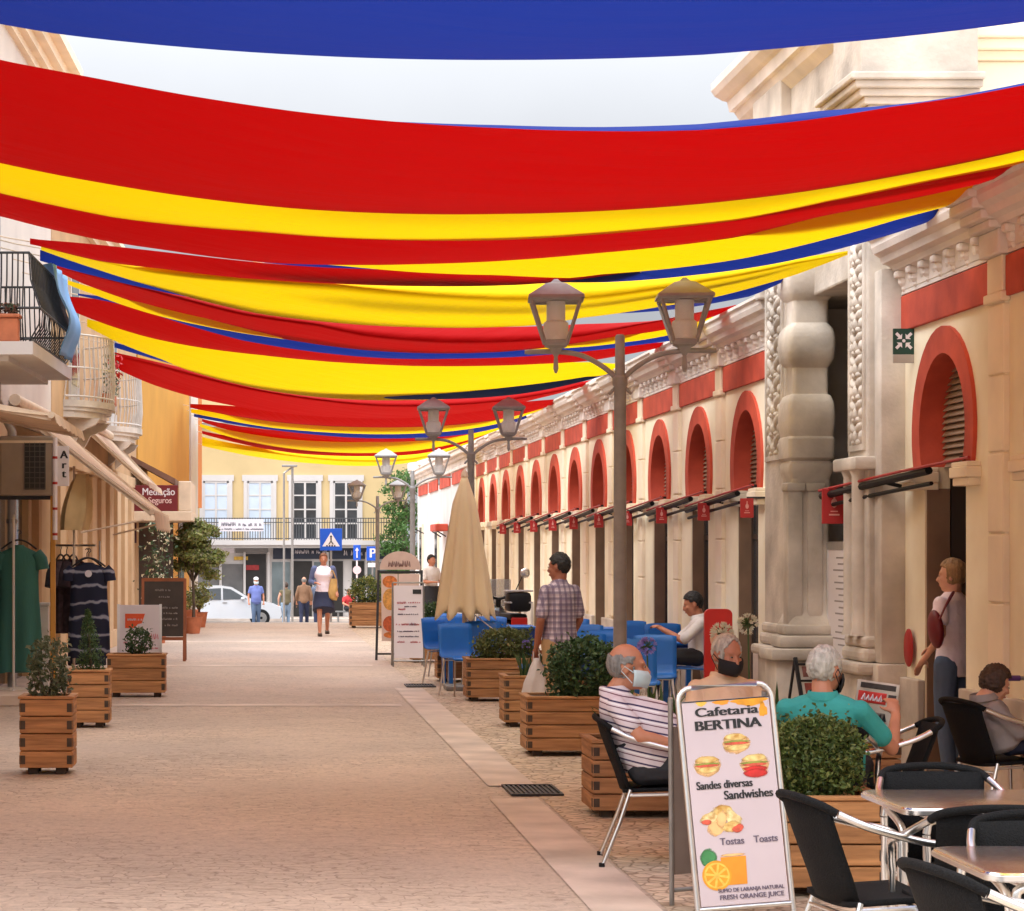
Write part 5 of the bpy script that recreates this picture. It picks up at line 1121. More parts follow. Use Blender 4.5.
# ---------------------------------------------------------------- lamp posts
def lamp_post():
    t = thing('street_lamp', '', 'street lamp', (0, 0, 0), 0, 'twin lantern street lamps')
    b = MB(); b.lathe([(.13, 0), (.13, .06), (.10, .10), (.085, .5), (.07, .56), (.055, .62), (.048, 3.30), (.06, 3.32), (.06, 3.38), (.04, 3.40), (.038, 3.72), (.03, 3.74)], (0, 0, 0), 14); b.build('pole', M_lamp, t, 40)
    b = MB()
    for s in (-1, 1):
        b.tube(smooth_pts([(0, 0, 3.34), (s*.12, 0, 3.46), (s*.30, 0, 3.565), (s*.50, 0, 3.60), (s*.76, 0, 3.60)]), [.022]*24+[.018], 7)
        b.tube([(0, 0, 3.34), (s*.09, 0, 3.24)], .014, 5)
    b.build('arm', M_lamp, t, 60)
    for s in (-1, 1):
        c = (s*.51, 0, 0); b = MB(); q = R(45)
        b.lathe([(.012, 3.42), (.03, 3.46), (.02, 3.56), (.075, 3.63), (.125, 3.65), (.125, 3.675)], c, 4, 0, q)
        lt = b.build('lantern', M_lamp, t)
        b = MB()
        for k in range(4):
            a = q+k*math.pi/2; b.bar((c[0]+.125*math.cos(a), .125*math.sin(a), 3.67), (c[0]+.275*math.cos(a), .275*math.sin(a), 4.03), .022, .022)
            a2 = a+math.pi/2
            for (rr, z) in ((.275, 4.03), (.125, 3.68)): b.bar((c[0]+rr*math.cos(a), rr*math.sin(a), z), (c[0]+rr*math.cos(a2), rr*math.sin(a2), z), .02, .025)
        b.build('lantern_frame', M_lamp, lt)
        b = MB(); b.lathe([(.315, 4.035), (.31, 4.06), (.12, 4.165), (.06, 4.18), (.02, 4.21)], c, 4, 0, q); b.build('lantern_roof', M_lamp, lt)
        b = MB(); b.lathe([(.119, 3.68), (.268, 4.03)], c, 4, 0, q); g = b.build('pane', M_glass, lt)
        b = MB(); b.lathe([(.05, 3.68), (.10, 3.70), (.10, 3.84), (.09, 3.85), (.075, 3.86), (.075, 4.02)], c, 12); b.build('diffuser', M_lampw, lt, 40)
    return t
lp = lamp_post()
SC = .93
for k, (px, Y, lab) in enumerate(((620, 17.7, 'nearest and tallest looking twin lantern lamp post, in front of the arcade'), (471, 30.1, 'second twin lantern lamp post, rising behind the closed beige parasol'), (412.5, 42.6, 'third twin lantern lamp post, in front of the green street tree'), (377.5, 54.6, 'farthest twin lantern lamp post, beside the blue parking sign'))):
    o = lp if k == 0 else copy_tree(lp); o.location = (at(px, 0, Y).x, Y, 0); o['label'] = lab; o.scale = (.96, .96, (3.87 if k == 0 else 3.78 if k == 1 else 3.66 if k == 2 else 3.45)/4.21)
    o.rotation_euler.z = R((-6, -4, -4, -6)[k])
# ---------------------------------------------------------------- right side: planters, cafe furniture, boards
planter('large wooden planter holding the dark round bush beside the lamp post', 2.78, 20.05, 1.0, .55, .50, M_wood_old)
bush('round_bush', 'large dark green round bush at the foot of the near lamp post', 2.80, 20.0, .44, (.33, .30, .32), L_dark, 3600, .055, .28)
planter('wooden planter with a spiky agave just behind the round bush planter', 2.93, 23.3, 1.0, .55, .50, M_wood_old)
spikes('spiky_agave', 'small spiky agave in the planter behind the round bush', 2.72, 23.2, .48, 34, .34, .03, L_dark, .5, arch=.2)
planter('wooden planter with a yellow green bush next to the blue chairs', 2.90, 27.2, 1.0, .55, .49, M_wood_old)
bush('clipped_bush', 'wide yellow green bush in the planter next to the blue chairs', 2.86, 27.2, .44, (.34, .26, .22), L_lime, 2600, .055, .20, 2.6)
planter('wooden planter with grassy leaves below the closed parasol', 2.86, 31.2, 1.0, .55, .49, M_wood_old)
spikes('grassy_plant', 'long grassy green leaves in the planter below the closed parasol', 2.8, 31.1, .46, 70, .42, .025, L_strap+[L_lime[0]], .8, rx=.26, ry=.15)
planter('wooden planter half hidden behind the white menu board', 2.84, 36.5, 1.0, .5, .49, M_wood_old)
bush('leafy_bush', 'dark leafy bush half hidden behind the white menu board', 2.72, 36.5, .45, (.32, .25, .28), L_dark, 1300, .065, .24)
planter('wooden planter by the street crossing with a tall loose bush', at(368, 0, 52.6).x, 52.6, .85, .55, .56, M_wood_old)
bush('leafy_bush', 'tall loose bush in the planter by the street crossing', at(368, 0, 52.6).x, 52.6, .52, (.42, .3, .36), L_olive[:3]+L_dark[:1], 1800, .075, .32)
planter('wooden planter behind the man in the striped shirt, full of strap leaves', 2.69, 15.5, 1.0, .55, .50, M_wood_old)
spikes('agapanthus_clump', 'clump of strap leaves in the planter behind the striped man', 2.62, 15.5, .47, 90, .50, .035, L_strap, .8, rx=.26, ry=.16)
planter('wooden planter with strap leaves and white flowers by the masked man', 3.76, 15.6, 1.0, .55, .50, M_wood_old)
spikes('agapanthus_clump', 'clump of strap leaves behind the man in the black mask', 3.3, 15.6, .47, 70, .46, .035, L_strap, .8, rx=.26, ry=.16)
agapanthus('agapanthus', 'purple agapanthus flower left of the lamp post foot', at(628, 0, 15.5).x, 15.5, .47, .58, .062, M_purple, 30)
agapanthus('agapanthus', 'purple agapanthus flower above the striped man, right of the other purple one', at(647, 0, 15.45).x, 15.45, .47, .66, .070, M_purple, 34)
agapanthus('agapanthus', 'white agapanthus flower in front of the red pavement board', at(722, 0, 15.6).x, 15.6, .47, .74, .085, M_whitepet, 34)
agapanthus('agapanthus', 'tall white agapanthus flower nearest the portal pedestal', at(748, 0, 15.5).x, 15.5, .47, .81, .075, M_whitepet, 34)
agapanthus('agapanthus', 'distant pale mauve agapanthus flower next to the yellow green bush', at(526, 0, 27.0).x, 27.0, .47, .20, .06, M_purple, 24)
planter('wooden planter holding the clipped boxwood beside the cafe sign', 2.78, 12.0, .84, .5, .50, M_wood)
bush('clipped_boxwood', 'squarish clipped boxwood beside the cafe sign', 2.885, 12.0, .46, (.228, .20, .225), L_box, 5600, .034, .235, 3)

# --- the big cafe board
t = thing('pavement_sign', 'tall white A-frame cafe sign with pictures of sandwiches and juice', 'sign', (2.335, 11.08, 0), R(3))
LEAN = R(-7); TILT = R(-4.0)
M0 = Matrix.Rotation(TILT, 4, 'Y') @ Matrix.Rotation(LEAN, 4, 'X')
hw, hh = .232, 1.13
b = MB(); b.M = M0
fr = [(-hw, 0, 0), (-hw, 0, hh-.07)]+[(-hw+.07-.07*math.cos(a), 0, hh-.07+.07*math.sin(a)) for a in np.linspace(.2, math.pi/2, 5)]+[(hw-.07+.07*math.sin(a), 0, hh-.07+.07*math.cos(a)) for a in np.linspace(0, math.pi/2-.2, 5)]+[(hw, 0, hh-.07), (hw, 0, 0)]
b.tube(fr, .014, 8); b.tube([(-hw, 0, .062), (hw, 0, .062)], .012, 8); b.build('frame', M_alu, t, 50)
b = MB(); b.M = Matrix.Translation((0, .02, 0)) @ Matrix.Rotation(TILT, 4, 'Y'); b.tube([(-hw-.03, .42, 0), (-hw-.03, .13, hh-.05)], .013, 8); b.tube([(hw-.03, .42, 0), (hw-.03, .13, hh-.05)], .013, 8); b.tube([(-hw-.03, .40, .1), (hw-.03, .40, .1)], .012, 8); b.build('rear_frame', M_grey, t, 50)
b = MB(); b.M = Matrix.Translation((0, .02, 0)) @ Matrix.Rotation(TILT, 4, 'Y') @ Matrix.Translation((-.03, .13, hh-.06)) @ Matrix.Rotation(R(15.2), 4, 'X'); b.box(-hw+.012, hw-.012, -.004, .004, -.92, -.14); b.build('rear_panel', mat('panel_back', lin((120, 104, 96)), .7, .1), t)
pn = thing('panel', None, None); pn.parent = t; pn.matrix_local = M0
del_ = pn
pn2 = MB().bbox(-hw+.017, hw-.017, -.006, .006, .075, hh-.065, .002).build('panel', mat('sign_sheet', lin((206, 190, 196)), .6, .04, 3), t); pn2.matrix_local = M0; bpy.data.objects.remove(del_)
def soft(m):
    """printed picture whose edge melts into the sheet"""
    if m.get('soft'): return
    m['soft'] = 1; n = m.node_tree; l = n.links.new; b = n.nodes['Principled BSDF']; tx = n.nodes.new('ShaderNodeTexCoord'); mp = n.nodes.new('ShaderNodeMapping'); mp.inputs['Location'].default_value = (-1, 0, -1); mp.inputs['Scale'].default_value = (2, 0, 2); l(tx.outputs['Generated'], mp.inputs[0])
    ln_ = n.nodes.new('ShaderNodeVectorMath'); ln_.operation = 'LENGTH'; l(mp.outputs[0], ln_.inputs[0])
    no = n.nodes.new('ShaderNodeTexNoise'); no.inputs['Scale'].default_value = 60; no.inputs['Detail'].default_value = 3; l(tx.outputs['Object'], no.inputs['Vector'])
    ad = n.nodes.new('ShaderNodeMath'); ad.operation = 'MULTIPLY_ADD'; ad.inputs[1].default_value = .5; l(no.outputs['Fac'], ad.inputs[0]); l(ln_.outputs['Value'], ad.inputs[2])
    mr_ = n.nodes.new('ShaderNodeMapRange'); mr_.inputs['From Min'].default_value = .9; mr_.inputs['From Max'].default_value = 1.3; mr_.inputs['To Min'].default_value = 1; mr_.inputs['To Max'].default_value = 0; l(ad.outputs[0], mr_.inputs['Value']); l(mr_.outputs[0], b.inputs['Alpha'])
# on the panel, local x right, z up, facing -y
def on(px_, py_): return px_, py_
PW = hw-.03
def T(body, size, x, z, m=M_ink, sx=1, bold=.001, shear=0): return text(body, size, pn2, m, (x, -.0085, z), sx=sx, bold=bold, shear=shear)
T('Cafetaria', .060, 0.0, 1.005, sx=1.42, bold=.0022); T('BERTINA', .066, 0.0, .940, sx=1.25, bold=.003)
T('Sandes diversas', .055, -.045, .652, sx=.80, bold=.0022); T('Sandwishes', .060, .068, .598, sx=.88, bold=.0022)
M_ink2 = mat('faded_ink', lin((104, 92, 110)), .6, .1)
T('Tostas', .048, -.035, .378, M_ink2, .92); T('Toasts', .048, .13, .378, M_ink2, .92)
T('SUMO DE LARANJA NATURAL', .026, .035, .145, M_ink2, .92, .0008); T('FRESH ORANGE JUICE', .032, .035, .112, M_ink2, 1.0, .0008)
M_bread = mat('print_bread', lin((226, 164, 70)), .6, .30, 30, var2=lin((240, 206, 140))); M_toast = mat('print_toast', lin((226, 170, 92)), .6, .3, 40, var2=lin((244, 214, 160))); M_ham = mat('print_ham', lin((214, 92, 70)), .6, .25, 40); M_pred = mat('print_red', lin((204, 48, 44)), .6, .2, 20); M_orng = mat('print_orange', lin((232, 158, 40)), .6, .2, 20); M_orlite = mat('print_orange_light', lin((240, 192, 84)), .6, .2, 40); M_pgreen = mat('print_green', lin((70, 140, 84)), .6, .25, 15); M_juice = mat('print_juice', lin((232, 150, 44)), .6, .1, 8); M_pglow = mat('print_pale_orange', lin((236, 190, 130)), .6, .2, 15); M_lett = mat('print_lettuce', lin((150, 160, 70)), .6, .3, 30)
def disc(nm, m, x, z, rx, rz, n=26, y=-.0075, wob=.06, a0=0, a1=2*math.pi, rot=0):
    pts = []
    for k in range(n+(0 if a1-a0 > 6 else 1)):
        a = a0+(a1-a0)*k/n; q = 1+wob*math.sin(3*a+x*50)+wob*.6*math.sin(7*a); u, v = rx*q*math.cos(a), rz*q*math.sin(a); c, s = math.cos(rot), math.sin(rot); pts.append((x+u*c-v*s, z+u*s+v*c))
    return MB().prism(pts, lambda u, v: (u, y, v), lambda u, v: (u, y+.001, v)).build(nm, m, pn2)
def sandwich(x, z, r, red=False):
    disc('picture', M_pglow, x, z-.004, r*1.12, r*.82, y=-.0072)
    disc('picture', M_bread, x, z+r*.12, r, r*.62, a0=0, a1=math.pi, y=-.0080); disc('picture', M_lett, x, z+r*.06, r*1.05, r*.12, y=-.0084, wob=.12); disc('picture', M_ham, x, z-r*.06, r*1.0, r*.12, y=-.0088, wob=.1)
    disc('picture', M_pred if red else M_bread, x, z-r*.14, r*1.05, r*.48, a0=math.pi, a1=2*math.pi, y=-.0092)
for m_ in (M_bread, M_toast, M_ham, M_pred, M_pglow, M_lett, M_pgreen): soft(m_)
sandwich(.03, .850, .063); sandwich(-.12, .752, .062); sandwich(.115, .742, .066, True); disc('picture', M_pred, .115, .697, .062, .022, y=-.0096, wob=.05)
for k, (x, z, rr, mm_, ro) in enumerate(((-.125, .415, .050, M_toast, .4), (-.06, .44, .05, M_bread, -.3), (-.10, .37, .055, M_pglow, .7), (-.02, .405, .05, M_toast, -.8), (-.03, .365, .045, M_bread, .2), (.0, .355, .03, M_ham, .5), (-.15, .395, .022, M_ham, 0), (-.075, .405, .04, M_pglow, 1.2))): disc('picture', mm_, x, z+.083, rr*1.15, rr*.6, y=-.0073-k*.0004, rot=ro, wob=.1)
b = MB(); b.prism([(-.10, .305), (.025, .305), (.02, .17), (-.09, .17)], lambda u, v: (u, -.0075, v), lambda u, v: (u, -.007, v)); b.build('picture', M_juice, pn2)
b = MB(); b.prism([(-.10, .32), (.025, .32), (.025, .306), (-.10, .306)], lambda u, v: (u, -.0075, v), lambda u, v: (u, -.007, v)); b.build('picture', M_pglow, pn2)
disc('picture', M_pgreen, -.155, .305, .042, .05, y=-.008); disc('picture', M_orng, -.125, .22, .072, .072, y=-.0085, wob=.0); disc('picture', M_orlite, -.125, .22, .062, .062, y=-.009, wob=0)
for k in range(8):
    a = k*math.pi/4+.2; b = MB(); b.prism([(-.125+.012*math.cos(a), .22+.012*math.sin(a)), (-.125+.055*math.cos(a-.28), .22+.055*math.sin(a-.28)), (-.125+.055*math.cos(a+.28), .22+.055*math.sin(a+.28))], lambda u, v: (u, -.0095, v), lambda u, v: (u, -.009, v)); b.build('picture', M_orng, pn2)
# yellow and orange patches of the header strip above the sheet
for (x, z, rx, rz, mm_) in ((.12, 1.045, .085, .020, M_orng), (-.12, 1.050, .025, .012, M_orlite), (-.02, 1.05, .04, .012, M_juice), (.18, 1.0, .02, .035, M_orng)): disc('picture', mm_, x, z, rx, rz, y=-.0070, wob=.15)
MB().box(-hw+.017, hw-.017, -.0075, -.0065, hh-.072, hh-.066).build('sheet_edge', M_ink, pn2)

# --- menu boards further up
t = thing('menu_board', 'dark A-frame menu board with arched top and food photos', 'menu board', (at(402, 0, 37.4).x, 37.4, 0)); s = F/37.4
b = MB()
for x in (-.40, .30): b.bar((x-.03, -.25, 0), (x+.02, 0, 1.45), .04, .03)
b.bar((-.38, 0, 1.42), (.32, 0, 1.42), .03, .04); b.bar((-.43, -.22, .10), (.28, -.22, .10), .03, .03); b.bar((-.40, .3, 0), (-.38, .02, 1.42), .03, .03); b.bar((.30, .3, 0), (.32, .02, 1.42), .03, .03); b.build('frame', M_iron, t)
b = MB(); b.prism([(-.36, 1.46)]+[(-.03+.33*math.cos(a), 1.5+.26*math.sin(a)) for a in np.linspace(math.pi, 0, 16)]+[(.30, 1.46)], lambda u, v: (u, -.01, v), lambda u, v: (u, .01, v)); b.build('arched_top', mat('board_cream', lin((216, 190, 176)), .6, .06), t)
text('GELADOS', .13, t, mat('board_ink', lin((130, 96, 92)), .6, .1), (-.03, -.013, 1.56), sx=.85) if False else scribble(t, mat('board_ink', lin((130, 96, 92)), .6, .1), [(-.22, 1.56, .36, .13)], -.013)
tl = Matrix.Translation((0, -.115, .80)) @ Matrix.Rotation(R(-9.4), 4, 'X')
b = MB(); b.M = tl; b.box(-.34, -.07, -.006, .006, -.5, .6); b.box(-.06, .28, -.006, .006, -.5, .6); b.build('sheet', MATS['board_cream'], t)
for k, (mm_, u0, v0, rx, rz) in enumerate(((mat('food_orange', lin((206, 116, 48)), .6, .35, 25), -.2, .47, .12, .1), (mat('food_gold', lin((210, 150, 70)), .6, .35, 25), -.2, .18, .12, .18), (mat('food_rust', lin((190, 86, 40)), .6, .3, 25), -.2, -.22, .12, .13), (MATS['food_orange'], -.2, -.40, .11, .05))):
    b = MB(); b.M = tl @ Matrix.Translation((0, -.008, 0)); b.prism([(u0+rx*math.cos(a), v0+rz*math.sin(a)) for a in np.linspace(0, 6.28, 18)[:-1]], lambda u, v: (u, -.001, v), lambda u, v: (u, .001, v)); b.build('picture', mm_, t)
t = thing('menu_board', 'white menu board with rows of small reddish writing next to the arched one', 'menu board', (at(408, 0, 35.2).x, 35.2, 0))
b = MB(); W = .235
for x in (-W, W): b.tube([(x, -.16, 0), (x, 0, 1.28)], .014, 6); b.tube([(x, .26, 0), (x, .02, 1.26)], .014, 6)
b.tube([(-W, 0, 1.28), (W, 0, 1.28)], .014, 6); b.tube([(-W, -.15, .09), (W, -.15, .09)], .014, 6); b.build('frame', M_grey, t)
tl = Matrix.Translation((0, -.085, .68)) @ Matrix.Rotation(R(-7.2), 4, 'X'); b = MB(); b.M = tl; b.box(-W+.015, W-.015, -.006, .006, -.55, .56); b.build('panel', M_paper, t)
fnm = lambda u, v: tuple(tl @ Vector((u, -.009, v)))
scribble(t, mat('rose_ink', lin((190, 96, 104)), .6, .1), [(-.17, .30, .12, .05), (.0, .30, .18, .03), (-.15, .20, .1, .04), (-.19, -.03, .36, .05), (-.17, -.30, .1, .04), (.03, -.30, .16, .05)], 0, fnm)
scribble(t, M_ink2, [(-.16, .12, .3, .03), (-.06, .24, .2, .03), (-.17, -.14, .32, .03), (-.15, -.22, .3, .03), (.02, -.03, .1, .06)], 0, fnm)
b = MB(); b.M = tl; b.box(.07, .2, -.011, -.007, .43, .50); b.build('dark_mark', M_ink, t)
t = thing('red_board', 'red rounded pavement board behind the white flower and masked man', 'sign', (at(718, 0, 24.2).x, 24.2, 0)); 
b = MB(); ww, h0 = .145, 1.16
out = [(-ww, .12)]+[(-ww+.06-.06*math.cos(a), h0-.06+.06*math.sin(a)) for a in np.linspace(0, math.pi/2, 6)]+[(ww-.06+.06*math.sin(a), h0-.06+.06*math.cos(a)) for a in np.linspace(0, math.pi/2, 6)]+[(ww, .12)]
b.prism(out, lambda u, v: (u, -.03, v), lambda u, v: (u, .03, v)); b.build('panel', mat('red_plastic', lin((206, 44, 40)), .4, .08, 4), t, 40); b = MB(); b.bbox(-.2, .2, -.2, .2, 0, .12, .03); b.build('base', MATS['red_plastic'], t)
b = MB(); b.ell((0, -.031, .85), (.09, .002, .12), 14, 8); b.build('pale_patch', mat('patch_pale', lin((226, 180, 160)), .6, .1), t)

# --- closed parasol
t = thing('closed_parasol', 'closed beige parasol tied up beside the second lamp post', 'parasol', (at(464.5, 0, 29.2).x, 29.2, 0))
b = MB(); b.tube([(0, 0, .06), (0, 0, 2.74)], .03, 8); b.build('pole', M_cream_metal, t, 40); b = MB(); b.bbox(-.25, .25, -.25, .25, 0, .07, .02); b.build('base', M_grey, t)
rg = []
for i in range(22):
    s = i/21; z = 2.72-1.76*s; r0 = .035+.07*min(1, s*5)+.24*s**1.05
    rg.append([(r0*(1+.17*min(1, s*1.6)*math.cos(9*a+1.5*s))*math.cos(a+.1), r0*(1+.17*min(1, s*1.6)*math.cos(9*a+1.5*s))*math.sin(a+.1), z-(.07*s*s*math.cos(9*a+1.5*s))) for a in [2*math.pi*j/96 for j in range(144)]])
b = MB(); b.loft(rg, cap=False); cn = b.build('canopy', mat('parasol_beige', lin((246, 226, 184)), .85, .10, 3, .15, 12, stretch=(1, 1, .15)), t, 80); sm = cn.modifiers.new('t', 'SOLIDIFY'); sm.thickness = .008
b = MB(); b.lathe([(.05, 2.71), (.035, 2.77), (.01, 2.81)], (0, 0, 0), 10); b.build('finial', M_cream_metal, t); 
b = MB(); b.tube([(.12, -.05, .96), (.55, -.3, 0.62)], .008, 4); b.build('cord', M_paper, t)

# --- blue plastic furniture
def blue_chair():
    t = thing('blue_chair', '', 'chair', (0, 0, 0), 0, 'blue plastic chairs with pale metal legs')
    b = MB(); vs = []; fs = []
    prof = [(.22, .43), (.18, .455), (-.14, .445), (-.20, .47), (-.235, .58), (-.26, .80), (-.27, .88)]
    for (y, z) in prof:
        for k in range(9): u = -1+k/4; vs.append((u*.225, y+(.02*u*u if z > .5 else 0), z+(.015*u*u if z < .5 else -.015*u**4)))
    for i in range(len(prof)-1):
        for k in range(8): fs.append((i*9+k, i*9+k+1, i*9+k+10, i*9+k+9))
    o = b.add(vs, fs).build('seat_shell', M_blueplastic, t, 60); sm = o.modifiers.new('t', 'SOLIDIFY'); sm.thickness = .014
    for sx in (-1, 1):
        for sy, y0 in ((1, .16), (-1, -.15)):
            b = MB(); b.tube([(sx*.18, y0, .44), (sx*.22, y0+sy*.07, 0)], .012, 7); b.build('leg', M_alu, t, 50)
    b = MB(); b.tube([(-.18, .16, .43), (.18, .16, .43)], .01, 6); b.tube([(-.18, -.15, .43), (.18, -.15, .43)], .01, 6); b.build('stretcher', M_alu, t); return t
def blue_table(top=M_blueplastic):
    t = thing('blue_table', '', 'table', (0, 0, 0), 0, 'blue plastic cafe tables')
    b = MB(); b.bbox(-.36, .36, -.36, .36, .70, .735, .012); b.build('tabletop', M_blueplastic, t)
    b = MB()
    for s in (-1, 1): b.bbox(-.33, .33, s*.33-.008, s*.33+.008, .52, .70, .006); b.bbox(s*.33-.008, s*.33+.008, -.32, .32, .52, .70, .006)
    b.build('apron', M_bluedark, t)
    for sx in (-1, 1):
        for sy in (-1, 1): b = MB(); b.bar((sx*.30, sy*.30, 0), (sx*.31, sy*.31, .70), .05, .05); b.build('leg', M_blueplastic, t)
    return t
bc = blue_chair(); bt = blue_table()
spots = [(463, 28.1, 200, 'front blue chair with its legs out by the yellow green bush'), (448, 32.4, 160, 'blue chair behind the front one, under the closed parasol'), (484, 31.0, 150, 'dark looking blue chair right of the closed parasol'), (540, 26.0, 90, 'blue chair half hidden behind the plastic bag man'), (610, 25.5, 180, 'blue chair left of the near lamp post'), (655, 24.2, 170, 'blue chair right of the near lamp post with flowers before it'), (690, 25.6, 88, 'blue chair under the seated waiter'), (575, 30.0, 180, 'distant blue chair at the back of the blue tables'), (640, 29.0, 200, 'distant blue chair behind the lamp post against the arcade'), (598, 24.6, 200, 'blue chair directly right of the man in the checked shirt'), (636, 23.0, 175, 'blue chair closest to the purple flowers'), (584, 27.6, 170, 'blue chair at the middle table left of the lamp post'), (668, 28.0, 185, 'blue chair between the waiter and the lamp post'), (446, 30.6, 215, 'blue chair nearest the white menu board'), (486, 28.9, 185, 'blue chair behind the clipped yellow green bush')]
for k, (px, Y, a, lab) in enumerate(spots):
    o = bc if k == 0 else copy_tree(bc); o.location = (at(px, 0, Y).x, Y, 0); o.rotation_euler.z = R(a); o['label'] = lab
tspots = [(508, 31.8, 0, 'blue table in front of the motor scooter'), (600, 23.2, 3, 'nearest blue table left of the lamp post'), (604, 26.8, 0, 'blue table second in the row left of the lamp post'), (655, 26.4, 5, 'blue table where the waiter sits'), (612, 31.0, 2, 'farthest blue table against the arcade'), (668, 30.0, 2, 'far blue table behind the waiter'), (632, 24.9, 2, 'blue table directly behind the near lamp post'), (470, 30.4, 4, 'blue table under the closed parasol')]
for k, (px, Y, a, lab) in enumerate(tspots):
    o = bt if k == 0 else copy_tree(bt); o.location = (at(px, 0, Y).x, Y, 0); o.rotation_euler.z = R(a); o['label'] = lab

# --- motor scooter seen from behind
t = thing('motor_scooter', 'black and silver motor scooter with red tail light and round mirror', 'scooter', (at(506, 0, 33.5).x, 33.5, 0), R(8))
b = MB()
for (y, ) in ((-.55,), (.62,)):
    b.M = Matrix.Translation((0, y, .24)) @ Matrix.Rotation(R(90), 4, 'Y'); b.lathe([(.14, -.05), (.22, -.05), (.24, -.02), (.24, .02), (.22, .05), (.14, .05), (.04, .03), (.04, -.03)], (0, 0, 0), 20)
    w = b.build('wheel', M_black, t, 40); b = MB()
b = MB(); b.ell((0, -.25, .58), (.17, .48, .2), 14, 9); b.ell((0, .5, .62), (.17, .12, .36), 12, 8); b.bbox(-.15, .15, -.0, .5, .24, .32, .03); b.build('body', mat('scooter_dark', (.03, .03, .035), .25, .1, 5, coat=.5), t, 60)
b = MB(); b.bbox(-.13, .13, -.75, -.05, .78, .87, .035); b.build('saddle', M_black, t, 40)
b = MB(); b.bbox(-.17, .17, -.85, -.58, .9, 1.18, .06); b.build('top_box', M_black, t, 40); b = MB(); b.bbox(-.19, .19, -.84, -.6, 1.185, 1.21, .01); b.bbox(-.185, .185, -.845, -.6, 1.02, 1.045, .008); b.bbox(-.21, -.175, -.6, .1, .62, .8, .01); b.build('trim_strip', mat('scooter_silver', lin((170, 162, 158)), .35, .1, 5), t, 40); b = MB(); b.bbox(-.12, .12, -.80, -.76, .70, .82, .02); b.build('tail_light', mat('tail_red', lin((196, 36, 28)), .3, .1), t)
b = MB(); b.tube(smooth_pts([(-.34, .38, 1.10), (-.2, .42, 1.12), (0, .45, 1.06), (.2, .42, 1.12), (.34, .38, 1.10)]), .02, 7); b.tube([(0, .45, 1.06), (0, .52, .8)], .04, 8); b.build('handlebar', M_black, t)
for s, tall in ((-1, .1), (1, .24)):
    b = MB(); b.tube([(s*.22, .42, 1.12), (s*.36, .44, 1.16+tall)], .008, 5); b.build('mirror_stalk', M_black, t); b = MB(); b.ell((s*.40, .44, 1.2+tall), (.075, .02, .075), 14, 8); b.build('mirror', M_alu, t, 60)
b = MB(); b.bbox(-.1, .1, -.9, -.885, .42, .58, .004); b.build('number_plate', M_paper, t); b = MB(); b.bbox(-.2, .2, .50, .52, .95, 1.35, .02); b.build('windshield', glass('screen_smoke', (.3, .3, .3), .4), t)

# --- bistro chairs and steel tables in the foreground
def bistro():
    t = thing('bistro_chair', '', 'chair', (0, 0, 0), 0, 'black cafe chairs with aluminium arms')
    b = MB(); vs = []; fs = []
    prof = [(.235, .425), (.215, .452), (.0, .445), (-.17, .435)]
    for (y, z) in prof:
        for k in range(9): u = -1+k/4; vs.append((u*(.225-.02*(y < 0)), y, z-.012*(1-u*u)))
    for i in range(len(prof)-1):
        for k in range(8): fs.append((i*9+k, i*9+k+1, i*9+k+10, i*9+k+9))
    o = b.add(vs, fs).build('seat', M_weave, t, 60); sm = o.modifiers.new('t', 'SOLIDIFY'); sm.thickness = .022
    b = MB(); vs = []; fs = []
    prof = [(-.175, .42), (-.20, .50), (-.245, .62), (-.285, .73), (-.305, .80)]
    for i, (y, z) in enumerate(prof):
        for k in range(11): u = -1+k/5; vs.append((u*(.205+.02*i/4), y+.045*u*u-.01, z))
    for i in range(len(prof)-1):
        for k in range(10): fs.append((i*11+k, i*11+k+1, i*11+k+12, i*11+k+11))
    o = b.add(vs, fs).build('backrest', M_weave, t, 60); sm = o.modifiers.new('t', 'SOLIDIFY'); sm.thickness = .016
    top = smooth_pts([(-.235, -.235, .775), (-.20, -.285, .805), (-.10, -.318, .822), (0, -.325, .826), (.10, -.318, .822), (.20, -.285, .805), (.235, -.235, .775)]); b = MB(); b.tube(top, .0165, 9); b.build('top_rail', M_weave, t, 60)
    for s in (-1, 1):
        b = MB(); pts = smooth_pts([(s*.236, -.232, .774), (s*.268, -.12, .725), (s*.275, .06, .675), (s*.272, .19, .648), (s*.262, .245, .61), (s*.255, .25, .52)]); b.tube(pts, .0155, 9); b.build('arm', M_alu, t, 60)
        b = MB(); b.tube([(s*.255, .25, .53), (s*.255, .262, .0)], .0125, 8); b.build('leg', M_alu, t, 60)
        b = MB(); b.tube([(s*.21, -.13, .43), (s*.235, -.19, .25), (s*.25, -.29, .0)], .0125, 8); b.build('leg', M_alu, t, 60)
        b = MB(); b.tube([(s*.25, .25, .42), (s*.215, -.14, .40)], .010, 7); b.build('side_rail', M_alu, t)
        for y, z in ((.262, 0), (-.29, 0)): b = MB(); b.lathe([(.017, 0), (.017, .025)], (s*.2525, y, 0), 8); b.build('foot_cap', M_black, t)
    b = MB(); b.tube([(-.22, -.15, .37), (.22, -.15, .37)], .010, 7); b.tube([(-.25, .245, .40), (.25, .245, .40)], .010, 7); b.build('stretcher', M_alu, t)
    return t
def facing(dx, dy): return math.atan2(-dx, dy)
bi = bistro()
